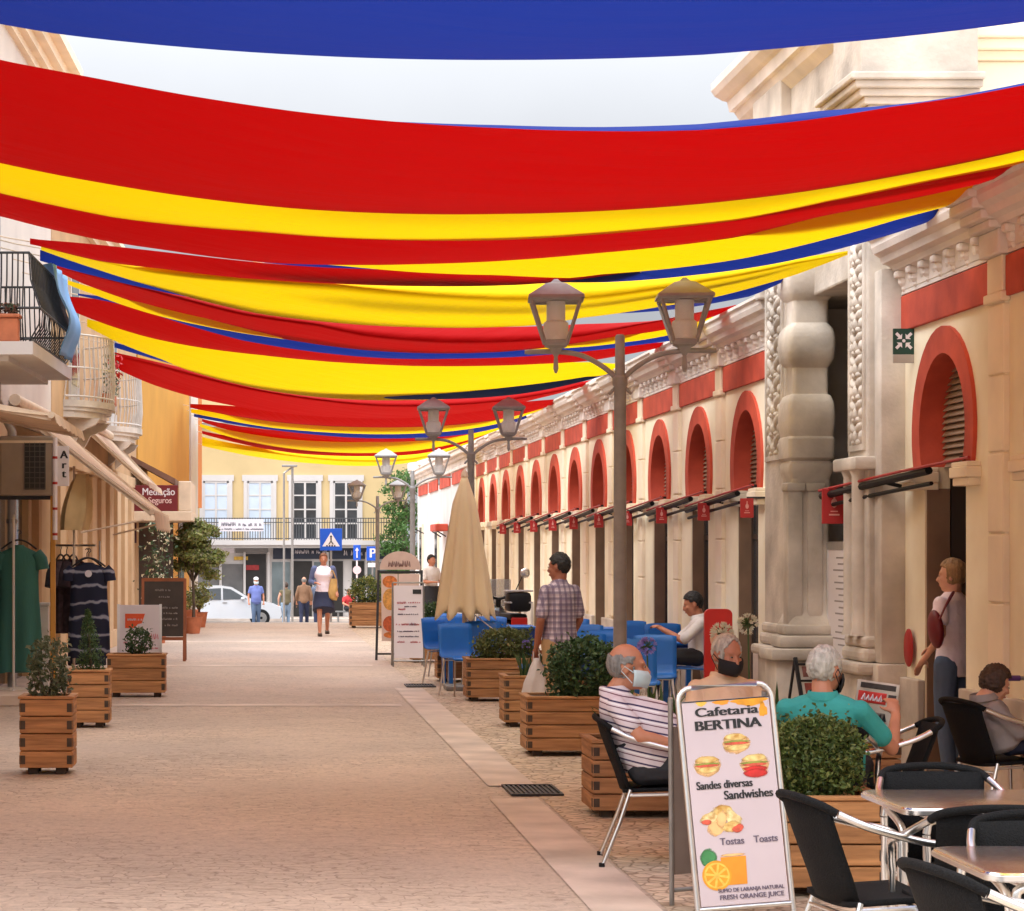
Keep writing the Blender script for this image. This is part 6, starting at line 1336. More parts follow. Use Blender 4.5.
bsp = [(2.37, 8.98, facing(.985, .17), 'black chair between the cafe sign and the larger steel table'), (2.30, 6.98, facing(.98, .19), 'nearest black chair at the bottom edge, in front of the small table'), (2.93, 9.80, facing(-.02, -1), 'black chair tucked in behind the larger steel table'), (2.72, 8.76, facing(.02, 1), 'black chair with its back to us between the two steel tables'), (2.76, 7.95, facing(0, -1), 'black chair tucked in behind the nearer steel table'), (3.47, 12.9, facing(-1, .10), 'empty black chair facing the man with the newspaper'), (4.70, 14.7, facing(.97, .25), 'black chair carrying the small child by the wall'), (2.22, 13.08, facing(.96, -.12), 'black chair carrying the man in the striped shirt'), (2.95, 14.35, facing(.12, -1), 'black chair under the man in the black mask'), (3.12, 12.72, facing(.35, 1), 'black chair under the turquoise shirted man')]
for k, (x, y, a, lab) in enumerate(bsp):
    o = bi if k == 0 else copy_tree(bi); o.location = (x, y, .005); o.rotation_euler.z = a; o['label'] = lab
def steel_table(x0, x1, y0, y1, h, label):
    t = thing('steel_table', label, 'table', ((x0+x1)/2, (y0+y1)/2, .005), 0, 'steel topped cafe tables'); w, d = (x1-x0)/2, (y1-y0)/2
    def rr(w, d, r, n=7):
        out = []
        for (sx, sy, a0) in ((1, 1, 0), (-1, 1, 90), (-1, -1, 180), (1, -1, 270)):
            for k in range(n): a = R(a0+90*k/(n-1)); out.append((sx*(w-r)+r*math.cos(a), sy*(d-r)+r*math.sin(a)))
        return out
    b = MB(); b.loft([[(x, y, z) for (x, y) in rr(w-e, d-e, .07)] for (z, e) in ((h-.032, .004), (h-.03, 0), (h-.008, 0), (h-.002, .004), (h, .012))]); b.build('tabletop', M_steel, t, 30)
    b = MB(); b.loft([[(x, y, z) for (x, y) in rr(w+e, d+e, .075)] for (z, e) in ((h-.028, .001), (h-.026, .005), (h-.012, .005), (h-.010, .001))]); b.build('rim', M_alu, t, 30)
    for sx in (-1, 1):
        for sy in (-1, 1):
            b = MB(); x, y = sx*(w-.10), sy*(d-.05); b.tube(smooth_pts([(sx*(w-.30), y, h-.05), (sx*(w-.13), y, h-.055), (x, y, h-.10), (x, y, h-.2), (x, y, 0)], 5), .0165, 9); b.build('leg', M_alu, t, 60)
            b = MB(); b.lathe([(.022, 0), (.022, .03)], (x, y, 0), 8); b.build('foot_cap', M_black, t)
    b = MB()
    for sy in (-1, 1): b.tube([(-(w-.28), sy*(d-.05), h-.05), (w-.28, sy*(d-.05), h-.05)], .0165, 8)
    for sx in (-1, 1): b.tube([(sx*(w-.16), -(d-.05), h-.062), (sx*(w-.16), d-.05, h-.062)], .012, 8)
    b.build('under_frame', M_alu, t, 60); return t
steel_table(2.58, 3.36, 9.22, 9.95, .74, 'larger steel cafe table, second from the bottom edge')
steel_table(2.33, 3.08, 7.37, 8.05, .74, 'nearest steel cafe table in the bottom right corner')
# child's scooter at the right edge
t = thing('kick_scooter', "child's scooter with purple handle grip against the wall at the right edge", 'scooter', (at(1030, 0, 15.2).x, 15.2, 0), R(0))
b = MB(); b.tube([(0, 0, .09), (.0, .05, .93)], .016, 8); b.build('stem', M_grey, t); b = MB(); b.tube([(-.06, .05, .93), (.2, .05, .93)], .014, 8); b.build('handlebar', M_grey, t); b = MB(); b.tube([(-.145, .05, .93), (-.05, .05, .93)], .019, 8); b.build('grip', mat('purple_grip', lin((96, 60, 120)), .5, .1), t); b = MB(); b.bbox(-.05, .5, -.05, .05, .07, .095, .01); b.build('deck', M_black, t)
for x in (0, .55): b = MB(); b.M = Matrix.Translation((x, 0, .06)) @ Matrix.Rotation(R(90), 4, 'X'); b.lathe([(.02, -.015), (.06, -.015), (.06, .015), (.02, .015)], (0, 0, 0), 14); b.build('wheel', M_black, t)
# ---------------------------------------------------------------- people
def fuse(name, mb, voxel, it, m, parent, keep=None):
    """melt overlapping shapes into one continuous skin"""
    me = bpy.data.meshes.new(name); me.from_pydata(mb.v, [], mb.f); bm = bmesh.new(); bm.from_mesh(me); bmesh.ops.recalc_face_normals(bm, faces=bm.faces[:]); bm.to_mesh(me); bm.free()
    o = bpy.data.objects.new(name, me); C.objects.link(o)
    r_ = o.modifiers.new('r', 'REMESH'); r_.mode = 'VOXEL'; r_.voxel_size = voxel; s_ = o.modifiers.new('s', 'SMOOTH'); s_.factor = .5; s_.iterations = it
    dg = bpy.context.evaluated_depsgraph_get(); out = bpy.data.meshes.new_from_object(o.evaluated_get(dg)); bpy.data.objects.remove(o); bpy.data.meshes.remove(me)
    out.materials.clear(); out.name = name
    if keep:
        bm = bmesh.new(); bm.from_mesh(out); bmesh.ops.delete(bm, geom=[v for v in bm.verts if not keep(v.co)], context='VERTS'); bm.to_mesh(out); bm.free()
    return link_mesh(name, out, m, parent, 179)
def limb(b, pts, rs, n=10): 
    b.tube(pts, rs, n)
    for p, r in zip(pts, rs): b.ell(p, (r, r, r), 10, 7)
def torso(b, secs, lat, n=18):
    """secs: centre, half width, half depth; lat: the body's sideways axis"""
    lat = Vector(lat).normalized(); rings = []
    for i, (c, rx, ry) in enumerate(secs):
        c = Vector(c); d = (Vector(secs[min(i+1, len(secs)-1)][0])-Vector(secs[max(i-1, 0)][0])).normalized(); dep = d.cross(lat).normalized()
        rings.append([c+lat*rx*math.cos(t)+dep*ry*math.sin(t) for t in [2*math.pi*j/n for j in range(n)]])
    b.loft(rings)
V = Vector
def stand(h=1.72, yaw=0, arms=None, stride=0, lean=0, w=1.0):
    k = h/1.72; J = dict(pel=V((0, 0, .93*k)), hL=V((-.09, 0, .90*k)), hR=V((.09, 0, .90*k)), kL=V((-.09, .03-stride*.35, .50*k)), kR=V((.09, .03+stride*.45, .50*k)), aL=V((-.09, -.02-stride*.8, .09*k+abs(stride)*.12)), aR=V((.09, -.02+stride*.75, .09*k)),
        ch=V((0, .01+lean, 1.40*k)), sL=V((-.185*w, lean, 1.40*k)), sR=V((.185*w, lean, 1.40*k)), hd=V((0, .02+lean*1.3, 1.60*k)))
    J.update(eL=V((-.25*w, -.02+lean, 1.12*k)), eR=V((.25*w, -.02+lean, 1.12*k)), wL=V((-.25*w, .06, .88*k)), wR=V((.25*w, .06, .88*k)))
    if arms: J.update(arms)
    return J
def sit(seat=.45, back=-.10, h=1.0, arms=None, knee=.46, w=1.0):
    J = dict(pel=V((0, -.05, seat+.10)), hL=V((-.10, -.02, seat+.09)), hR=V((.10, -.02, seat+.09)), kL=V((-.12, knee-.04, seat+.10)), kR=V((.12, knee-.04, seat+.10)), aL=V((-.12, knee, .09)), aR=V((.12, knee-.02, .09)),
        ch=V((0, back-.04, seat+.49*h)), sL=V((-.19*w, back-.04, seat+.475*h)), sR=V((.19*w, back-.04, seat+.475*h)), hd=V((0, back+.03, seat+.675*h)))
    J.update(eL=V((-.25*w, back+.08, seat+.26)), eR=V((.25*w, back+.08, seat+.26)), wL=V((-.16, back+.33, seat+.20)), wR=V((.16, back+.33, seat+.20)))
    if arms: J.update(arms)
    return J
def hand(b, wrist, elbow, side, curl=.5, r=1.0, to=None):
    """palm, four bent fingers of unequal length and a thumb from the palm's side"""
    d = ((to-wrist) if to is not None else (wrist-elbow)).normalized(); ref = V((0, 0, 1)) if abs(d.z) < .8 else V((0, 1, 0))
    a = d.cross(ref).normalized(); nrm = a.cross(d).normalized()*-1     # a: across the knuckles, nrm: palm side (down)
    palm = wrist+d*.05*r
    M = Matrix((a, d, nrm)).transposed(); b.ell(palm, (.040*r, .052*r, .018*r), 12, 8, 0, M); b.tube([wrist-d*.03, palm], [.026*r, .024*r], 8)
    for k, ln in enumerate((.062, .075, .070, .054)):
        o = (-1.5+k)*.0215*r; p = palm+a*o+d*.040*r; c1, c2 = .5*curl, 1.2*curl
        q = p+(d*math.cos(c1)+nrm*math.sin(c1))*ln*.55*r; e = q+(d*math.cos(c2)+nrm*math.sin(c2))*ln*.55*r; limb(b, [p, q, e], [.0098*r, .0092*r, .0078*r], 7)
    p = palm-a*side*.030*r-d*.022*r; q = p+(-a*side*.7+d*.6+nrm*.4).normalized()*.036*r; e = q+(-a*side*.25+d*.85+nrm*.5).normalized()*.032*r; limb(b, [p, q, e], [.0125*r, .011*r, .009*r], 7)
def headM(J, yaw, pitch, roll=0): return Matrix.Translation(J['hd']) @ Matrix.Rotation(R(yaw), 4, 'Z') @ Matrix.Rotation(R(roll), 4, 'Y') @ Matrix.Rotation(R(pitch), 4, 'X')
def person(label, loc, face, J, skin_m, shirt=None, sleeve=.55, trousers=None, leg=1.0, hair=None, hairstyle='short', mask=None, shoes=None, yaw=0, pitch=0, fat=0, vox=.012, hscale=1.0, skirt=None, female=False, curl=(.5, .5), cuff=None, handto=(None, None), hem=0.0, group=None, gl=1.0):
    t = thing('person', label, 'person', loc, R(face), group)
    k = J['_k'] if '_k' in J else 1.0
    lat = J['sR']-J['sL']; up = (J['ch']-J['pel']); pel, ch = J['pel'], J['ch']; fwd = up.cross(lat).normalized()*-1
    if fwd.dot(V((0, 1, 0))) < 0 and not J.get('_back'): fwd = -fwd
    W = lat.length/2
    def at_(s, f=0): return pel+up*s+fwd*f
    neck = ch+up.normalized()*.075
    def secs(e, top=True, hemdrop=0):
        L_ = [(at_(-.16-hemdrop), .125+e+.02*fat, .095+e+fat*.03), (at_(-.02, .0+fat*.05), .165+e+fat*.03, .115+e+fat*.08), (at_(.25, fat*.10), .145+e+fat*.06-.015*female, .105+e+fat*.12), (at_(.5, fat*.08), .150+e+fat*.04-.01*female, .105+e+fat*.09), (at_(.75, .01+.02*female), W*.86+e, .115+e+fat*.03+.02*female), (at_(.92), W*.93+e, .098+e), (at_(1.02), W*.92+e*.8, .080+e), (at_(1.08), W*.70+e*.8, .068+e), (at_(1.13), W*.42+e*.6, .058+e), (at_(1.17), .064+e*.4, .054+e*.5)]
        return L_
    # body: one continuous skin
    b = MB(); torso(b, secs(0), lat)
    HM = headM(J, yaw, pitch) @ Matrix.Scale(hscale, 4)
    limb(b, [neck-up.normalized()*.05, J['hd']+HM.to_3x3() @ V((0, -.02, -.06))], [.062, .055])
    R3 = HM.to_3x3()
    b.ell(HM @ V((0, -.012, .032)), (.076, .096, .098), 18, 12, 0, R3); b.ell(HM @ V((0, .022, -.035)), (.062, .072, .083), 16, 10, 0, R3); b.ell(HM @ V((0, .064, -.092)), (.028, .026, .022), 10, 7, 0, R3)
    limb(b, [HM @ V((0, .090, .022)), HM @ V((0, .112, -.022))], [.009*hscale, .015*hscale], 8); limb(b, [HM @ V((-.034, .080, .034)), HM @ V((.034, .080, .034))], [.012*hscale]*2, 8)
    for s in (-1, 1): b.ell(HM @ V((s*.077, -.008, -.004)), (.011, .023, .034), 8, 7, 0, R3); b.ell(HM @ V((s*.012, .098, -.026)), (.010, .011, .008), 7, 5, 0, R3); b.ell(HM @ V((s*.038, .072, -.016)), (.024, .018, .02), 8, 6, 0, R3)
    b.ell(HM @ V((0, .092, -.056)), (.024, .011, .009), 9, 6, 0, R3); b.ell(HM @ V((0, .090, -.068)), (.021, .011, .008), 9, 6, 0, R3)
    for s, e_, w_, sh, cu, ht in ((-1, 'eL', 'wL', 'sL', curl[0], handto[0]), (1, 'eR', 'wR', 'sR', curl[1], handto[1])):
        E, Wp, S = J[e_], J[w_], J[sh]; g = .85 if female else 1.0
        S = S*.94+J['ch']*.06-V((0, 0, .012)); limb(b, [S, S.lerp(E, .35), E], [.052*g, .048*g, .038*g]); limb(b, [E, E.lerp(Wp, .3), Wp], [.039*g, .040*g, .026*g]); hand(b, Wp, E, s, cu, 1.0*k if k < 1 else 1.0, ht)
    for s, h_, kn, an in ((-1, 'hL', 'kL', 'aL'), (1, 'hR', 'kR', 'aR')):
        Hh, K, A_ = J[h_], J[kn], J[an]; limb(b, [Hh, Hh.lerp(K, .4), K], [.092*k, .078*k, .055*k]); limb(b, [K, K.lerp(A_, .3)-V((0, .012, 0)), A_], [.054*k, .055*k, .036*k])
        b.ell(A_+V((0, .07, -.045)), (.045*k, .125*k, .036), 12, 7)
    fuse('body', b, vox, 3, skin_m, t)
    # clothes
    if shirt is not None:
        b = MB(); torso(b, secs(.014, hemdrop=hem), lat)
        for e_, w_, sh in (('eL', 'wL', 'sL'), ('eR', 'wR', 'sR')):
            S, E, Wp = J[sh]*.93+J['ch']*.07-V((0, 0, .014)), J[e_], J[w_]
            if sleeve <= 1: limb(b, [S, S.lerp(E, sleeve*.5), S.lerp(E, sleeve)], [.060, .061, .062])
            else: limb(b, [S, S.lerp(E, .5), E, E.lerp(Wp, .5), E.lerp(Wp, min(1, sleeve-1))], [.060, .057, .052, .048, .040])
        # collar
        cpos = neck-up.normalized()*.012; ring = []
        b2 = fuse('shirt', b, vox, 4, shirt, t)
        if not female:
            lat_n = lat.normalized(); bb = MB(); rings = []
            for (dz, rr) in ((-.03, .088), (.015, .074), (.012, .079), (-.028, .094)): rings.append([cpos+lat_n*rr*math.cos(a)+fwd*(rr*.95*math.sin(a)+.012)+up.normalized()*(dz-.018*math.sin(a)) for a in [2*math.pi*j/20 for j in range(20)]])
            bb.loft(rings+[rings[0]], cap=False); bb.build('collar', shirt, b2, 60)
    if trousers is not None:
        b = MB(); L_ = secs(.010)[:3]; L_[0] = (at_(-.18), .12, .10); torso(b, L_, lat)
        for h_, kn, an in (('hL', 'kL', 'aL'), ('hR', 'kR', 'aR')):
            Hh, K, A_ = J[h_], J[kn], J[an]
            if leg <= .5: limb(b, [Hh, Hh.lerp(K, .5), Hh.lerp(K, leg*2)], [.104*k, .095*k, .088*k])
            else: limb(b, [Hh, Hh.lerp(K, .5), K, K.lerp(A_, .5), K.lerp(A_, (leg-.5)*2)], [.103*k, .092*k, .072*k, .066*k, .058*k])
        fuse('trousers', b, vox, 3, trousers, t)
    if skirt is not None:
        b = MB(); mid = (J['kL']+J['kR'])/2; torso(b, [(at_(.16), .15, .115), (at_(-.05), .185, .13), ((J['hL']+J['hR'])/2-V((0, 0, .15)), .215, .18), (mid+V((0, .04, .03)), .235, .25)], lat); fuse('skirt', b, vox, 2, skirt, t)
    if shoes is not None:
        for an in ('aL', 'aR'):
            A_ = J[an]; b = MB(); b.ell(A_+V((0, .075, -.05)), (.052*k, .138*k, .038), 12, 8); b.ell(A_+V((0, -.01, -.035)), (.045*k, .055*k, .05), 10, 7); b.bbox(A_.x-.046*k, A_.x+.046*k, A_.y-.055*k, A_.y+.19*k, A_.z-.089, A_.z-.065, .01); fuse('shoe', b, .01, 2, shoes, t)
    # face details and hair
    for s in (-1, 1):
        b = MB(); b.ell(HM @ V((s*.030, .0905, .012)), (.0105, .005, .0052), 8, 6, 0, R3); e1 = b.build('eye', mat('eye_white', lin((150, 134, 122)), .4, .05), t, 60); b = MB(); b.ell(HM @ V((s*.030, .0955, .012)), (.0056, .003, .0050), 8, 6, 0, R3); b.build('iris', mat('eye_dark', (.03, .02, .015), .2, .1), e1)
    if not mask: 
        b = MB(); b.ell(HM @ V((0, .1005, -.061)), (.021, .005, .0075), 9, 6, 0, R3); b.build('mouth', mat('lip', lin((160, 84, 76)), .5, .08), t, 60)
    else:
        b = MB(); rows = []
        for (z, wd_, f) in ((-.015, 1.05, .004), (-.04, 1.07, .020), (-.07, 1.06, .016), (-.105, .93, .002)):
            rows.append([HM @ V((.083*wd_*math.sin(a), .004+(.098+f)*math.cos(a)*(1 if abs(a) < 1 else .97)+.006*(abs(a) < .3), z+.012*abs(math.sin(a)))) for a in np.linspace(-1.25, 1.25, 15)])
        b.loft(rows, closed=False, cap=False); m_ = b.build('mask', mask, t, 179); sm = m_.modifiers.new('t', 'SOLIDIFY'); sm.thickness = .004
        for s in (-1, 1): b = MB(); b.tube([HM @ V((s*.078, .035, -.018)), HM @ V((s*.088, -.012, .012)), HM @ V((s*.088, -.03, -.012)), HM @ V((s*.078, .03, -.075))], .0028, 5); b.build('strap', mask, m_)
    if hair is not None:
        b = MB(); n_, m2 = 84, 60; vs = []; fs = []; idx = {}
        def ok(x, y, z):
            j = mnoise.noise(V((x*34, y*34, z*34))+V(loc))*.014+mnoise.noise(V((x*110, y*110, z*60)))*.007; z += j; y += j
            if hairstyle == 'short': return z > -.03+(.075 if y > .03 else 0)+.55*max(0, y-.0)-(.05 if y < -.05 else 0) and not (abs(x) > .062 and -.03 < y < .035 and z < .03)
            if hairstyle == 'balding': return (-.055 < z < .065 and y < .035 and not (abs(x) > .06 and -.03 < y < .03 and z < .026)) 
            if hairstyle == 'thin': return (z > -.05 and y < .055+.0*z and z > -.05+.7*max(0, y+.01)) and not (abs(x) > .062 and -.03 < y < .03 and z < .026)
            return z > -.06+(.115 if y > .02 else 0)+.5*max(0, y)
        for i in range(m2+1):
            th = math.pi*i/m2
            for j in range(n_):
                ph = 2*math.pi*j/n_; v = V((math.sin(th)*math.cos(ph), math.sin(th)*math.sin(ph), math.cos(th)))
                tk = {'short': 1.12, 'balding': 1.065, 'thin': 1.055, 'long': 1.16, 'curly': 1.25}[hairstyle]; q = 1+(.05*mnoise.noise(v*6+V(loc))+.028*mnoise.noise(V((v.x*26, v.y*26, v.z*9))+V(loc)))*(2 if hairstyle == 'curly' else 1)
                idx[i, j] = V((v.x*.078*tk*q, -.012+v.y*.097*tk*q, .030+v.z*.099*tk*q*(1.02 if hairstyle not in ('balding',) else 1)))
        used = {}
        def vid(i, j):
            j %= n_
            if (i, j) not in used: used[i, j] = len(vs); vs.append(HM @ idx[i, j])
            return used[i, j]
        for i in range(m2):
            for j in range(n_):
                c4 = [idx[i, j], idx[i+1, j], idx[i+1, (j+1) % n_], idx[i, (j+1) % n_]]; c = sum(c4, V())/4
                if ok(c.x, c.y, c.z-.0): fs.append((vid(i, j), vid(i+1, j), vid(i+1, j+1), vid(i, j+1)))
        b.add(vs, fs); ho = b.build('hair', hair, t, 179); sm = ho.modifiers.new('t', 'SOLIDIFY'); sm.thickness = .012*hscale; sm.offset = -1
        if hairstyle == 'long':
            b = MB(); base = HM @ V((0, -.10, .02)); limb(b, [HM @ V((0, -.09, .05)), HM @ V((.0, -.135, .0)), HM @ V((.01, -.125, -.12)), HM @ V((.015, -.10, -.24))], [.035, .035, .03, .012], 10); fuse('ponytail', b, .01, 2, hair, ho)
    return t, HM
def hairmat(n, c): return mat('hair_'+n, c, .6, .35, 40, .5, 90, stretch=(1, 1, .3))
H_grey = hairmat('grey', (.22, .205, .19)); H_white = hairmat('white', (.50, .46, .40)); H_black = hairmat('black', (.012, .010, .009)); H_brown = hairmat('brown', (.055, .028, .016)); H_blond = hairmat('blond', (.34, .20, .09)); H_red = hairmat('auburn', (.20, .075, .03))
def stripes(name, base, bands, axis=2, tilt=0, tilt2=0):
    """bands: list of (period, width, phase, colour) across the chosen object axis"""
    m = mat(name, base, .85, .06, 6, .6, 11); n = m.node_tree; bsdf = n.nodes['Principled BSDF']; l = n.links.new
    tx = n.nodes.new('ShaderNodeTexCoord'); mp = n.nodes.new('ShaderNodeMapping'); mp.inputs['Rotation'].default_value = (tilt, tilt2, 0); l(tx.outputs['Object'], mp.inputs[0]); sp_ = n.nodes.new('ShaderNodeSeparateXYZ'); l(mp.outputs[0], sp_.inputs[0])
    cur = bsdf.inputs['Base Color'].links[0].from_socket
    for (per, wid, ph, col, ax) in bands:
        a = n.nodes.new('ShaderNodeMath'); a.operation = 'MULTIPLY_ADD'; a.inputs[1].default_value = 1/per; a.inputs[2].default_value = ph+50; l(sp_.outputs[ax], a.inputs[0])
        f_ = n.nodes.new('ShaderNodeMath'); f_.operation = 'FRACT'; l(a.outputs[0], f_.inputs[0]); c = n.nodes.new('ShaderNodeMath'); c.operation = 'LESS_THAN'; c.inputs[1].default_value = wid; l(f_.outputs[0], c.inputs[0])
        g = n.nodes.new('ShaderNodeMath'); g.operation = 'MULTIPLY'; g.inputs[1].default_value = col[3] if len(col) > 3 else 1; l(c.outputs[0], g.inputs[0])
        mx = n.nodes.new('ShaderNodeMixRGB'); mx.inputs[2].default_value = (*col[:3], 1); l(g.outputs[0], mx.inputs[0]); l(cur, mx.inputs[1]); cur = mx.outputs[0]
    l(cur, bsdf.inputs['Base Color']); return m
S_str = stripes('striped_polo', lin((218, 204, 208)), [(.062, .15, 0, lin((62, 50, 86)), 2), (.062, .10, .42, lin((110, 70, 84)), 2), (.062, .14, .20, lin((236, 230, 230)), 2)], 2, R(12), 0)
S_plaid = stripes('plaid_shirt', lin((206, 190, 196)), [(.055, .42, 0, (*lin((92, 74, 104)), .6), 2), (.055, .42, .2, (*lin((92, 74, 104)), .6), 0), (.055, .08, .2, (*lin((110, 50, 60)), .7), 2), (.055, .42, .2, (*lin((92, 74, 104)), .4), 1)], 2)
def cloth_m(n, c, **k): return mat('cloth_'+n, c, .85, .10, 5, .6, 11, **k)
S_turq = cloth_m('turquoise', lin((58, 158, 152))); S_peach = cloth_m('peach', lin((236, 208, 176))); S_pink = cloth_m('pale_pink', lin((246, 230, 238))); S_white = cloth_m('white', lin((226, 220, 216))); S_jean = cloth_m('jeans', lin((84, 102, 128))); S_dark = cloth_m('dark', (.025, .025, .03)); S_khaki = cloth_m('khaki', lin((168, 132, 92))); S_greym = cloth_m('grey_marl', lin((150, 142, 140))); S_navy = cloth_m('navy', lin((38, 42, 66)))
M_maskb = mat('mask_black', (.012, .012, .014), .8, .15); M_maskw = mat('mask_pale', lin((196, 212, 214)), .8, .05)
SH_brown = mat('shoe_brown', (.06, .035, .022), .5, .2); SH_black = mat('shoe_black', (.02, .02, .022), .45, .2); SH_grey = mat('shoe_grey', (.2, .2, .2), .6, .2)

# man in the striped polo, facing right and leaning back
J = sit(.46, -.14, .96, dict(eR=V((.26, -.05, .74)), wR=V((.20, .19, .68)), eL=V((-.25, .02, .72)), wL=V((-.10, .26, .66))), w=1.06)
person('grey haired man in a striped polo shirt leaning back in a black chair', (2.19, 13.08, .0), math.degrees(facing(.96, -.12)), J, SK_tan, S_str, .62, S_dark, 1.0, H_grey, 'balding', M_maskw, SH_black, yaw=-4, pitch=-2, fat=1.0, vox=.009, hscale=1.06, hem=.03)
# man in the black mask, facing us
J = sit(.46, -.12, .97, dict(eR=V((.26, .02, .72)), wR=V((.12, .24, .68)), eL=V((-.26, .02, .72)), wL=V((-.10, .24, .68))))
person('white haired man in a pale peach shirt and black face mask behind the cafe sign', (2.93, 14.35, .0), math.degrees(facing(.12, -1)), J, SK_tan, S_peach, .6, S_khaki, 1.0, H_white, 'thin', M_maskb, SH_brown, yaw=16, pitch=-10, fat=.6, vox=.010, hscale=1.06)
# man in turquoise with the newspaper, seen from behind
fa = math.degrees(facing(.42, 1))
J = sit(.46, -.13, .97, dict(eR=V((.34, .02, .69)), wR=V((.335, .235, .865)), eL=V((-.24, .06, .74)), wL=V((.02, .34, .84))), w=1.12)
pt3, HM3 = person('white haired man in a turquoise shirt reading a newspaper behind the boxwood', (3.13, 12.72, .0), fa, J, SK_tan, S_turq, .66, S_dark, 1.0, H_white, 'thin', M_maskb, SH_black, yaw=-28, pitch=-8, fat=.8, vox=.009, hscale=1.07, hem=.03, curl=(1.0, 1.1), handto=(V((.12, .38, .90)), V((.30, .30, .95))))
# black-mask man etc. hold nothing; the newspaper rests in the reader's right hand
t = thing('newspaper', 'open newspaper with a red masthead held up by the turquoise shirted man', 'newspaper', (0, 0, 0)); s = F/13.12
def np_(u, v): return at(858+u*42+v*(-9), 679+v*66+u*6, 13.12+.06*math.sin(u*3.1)+.05*v)
def sheet(name, u0, u1, v0, v1, m, off=0, par=t):
    b = MB(); n = 6; vs = [np_(u0+(u1-u0)*i/n, v0+(v1-v0)*j/n)-V((0, off, 0)) for i in range(n+1) for j in range(n+1)]; b.add(vs, [(i*(n+1)+j, i*(n+1)+j+1, (i+1)*(n+1)+j+1, (i+1)*(n+1)+j) for i in range(n) for j in range(n)]); o = b.build(name, m, par, 179); sm = o.modifiers.new('t', 'SOLIDIFY'); sm.thickness = .0015; sm.offset = 0; return o
M_np = mat('newsprint', lin((196, 180, 164)), .8, .06, 10); M_nb = mat('news_black', lin((70, 62, 58)), .8, .3, 30); M_nr = mat('news_red', lin((214, 60, 54)), .7, .1, 20); M_ny = mat('news_yellow', lin((222, 180, 70)), .7, .1, 20)
sheet('front_page', 0, 1, 0, 1, M_np); sheet('photo', .08, .92, .03, .11, M_nb, .003); sheet('masthead', .05, .72, .16, .33, M_nr, .003); sheet('photo', .76, .95, .17, .36, M_nb, .003); sheet('photo', .03, .33, .42, .62, M_nb, .003); sheet('photo', .40, .72, .46, .58, mat('news_grey', lin((120, 108, 100)), .8, .35, 40), .003); sheet('strip', .12, .62, .66, .71, M_ny, .003); sheet('photo', .25, .6, .82, .92, MATS['news_grey'], .003); sheet('strip', .30, .7, .93, .97, M_ny, .003)
b = MB()
for k in range(5): 
    u = .14+k*.1; b.tube([np_(u, .29)-V((0, .005, 0)), np_(u+.05, .20+.02*(k % 2))-V((0, .005, 0)), np_(u+.07, .29)-V((0, .005, 0))], .006, 4)
b.build('lettering', M_paper, t)
b = MB()
for k in range(4): u = .40+k*.1; b.tube([np_(u, .585)-V((0, .006, 0)), np_(u+.03, .475)-V((0, .006, 0)), np_(u+.06, .58)-V((0, .006, 0))], .007, 4)
b.build('headline', M_ink, t)
# small child in the chair by the wall
J = sit(.46, -.15, .62, dict(kL=V((-.09, .20, .55)), kR=V((.09, .20, .55)), aL=V((-.08, .26, .26)), aR=V((.09, .27, .27)), eR=V((.18, -.02, .64)), wR=V((.10, .16, .62)), eL=V((-.16, .0, .64)), wL=V((-.02, .18, .62)), sL=V((-.125, -.15, .79)), sR=V((.125, -.15, .79)), ch=V((0, -.15, .80)), hd=V((0, -.09, .95))))
for q in ('pel', 'hL', 'hR'): J[q] = J[q]*1.0
J['_k'] = .68; J['hd'] = V((0, -.07, .93)); J['hL'].x *= .75; J['hR'].x *= .75
ptc, HMc = person('small dark haired child in a grey jumper sitting sideways in a black chair', (4.75, 14.70, -.01), math.degrees(facing(.97, .25)), J, SK_fair, S_greym, 1.85, S_navy, 1.0, H_brown, 'curly', None, SH_grey, yaw=-8, pitch=-22, vox=.009, hscale=.86, curl=(.8, .8))
t = thing('toy', 'small yellow toy in the hands of the child', 'toy', (4.96, 14.70, .64)); b = MB(); b.bbox(-.035, .035, -.03, .03, -.03, .05, .015); b.ell((0, 0, .06), (.03, .03, .02), 10, 6); b.build('body', mat('toy_yellow', lin((222, 168, 50)), .5, .1), t)
# woman in the doorway with a maroon shoulder bag
J = stand(1.68, arms=dict(eL=V((-.24, -.06, 1.12)), wL=V((-.23, .10, .93)), eR=V((.22, .06, 1.10)), wR=V((.17, .26, 1.02))))
person('blond woman in a pale pink top and jeans leaning in the market doorway', (5.40, 17.95, .01), 38, J, SK_fair, S_pink, .55, S_jean, 1.0, H_blond, 'long', None, SH_brown, yaw=24, pitch=-4, female=True, vox=.011, hem=.12)
t = thing('shoulder_bag', 'oval maroon bag hanging at the arm of the woman in the doorway', 'bag', (5.19, 17.72, 1.17)); b = MB(); b.ell((0, 0, 0), (.055, .12, .15), 16, 10, 0, Matrix.Rotation(R(-6), 3, 'Y')); b.build('pouch', mat('maroon_leather', lin((112, 26, 36)), .5, .15, 9), t, 179); b = MB(); b.tube(smooth_pts([(.0, -.1, .08), (.10, -.05, .26), (.14, .02, .27), (.05, .1, .08)]), .008, 6); b.build('strap', MATS['maroon_leather'], t)
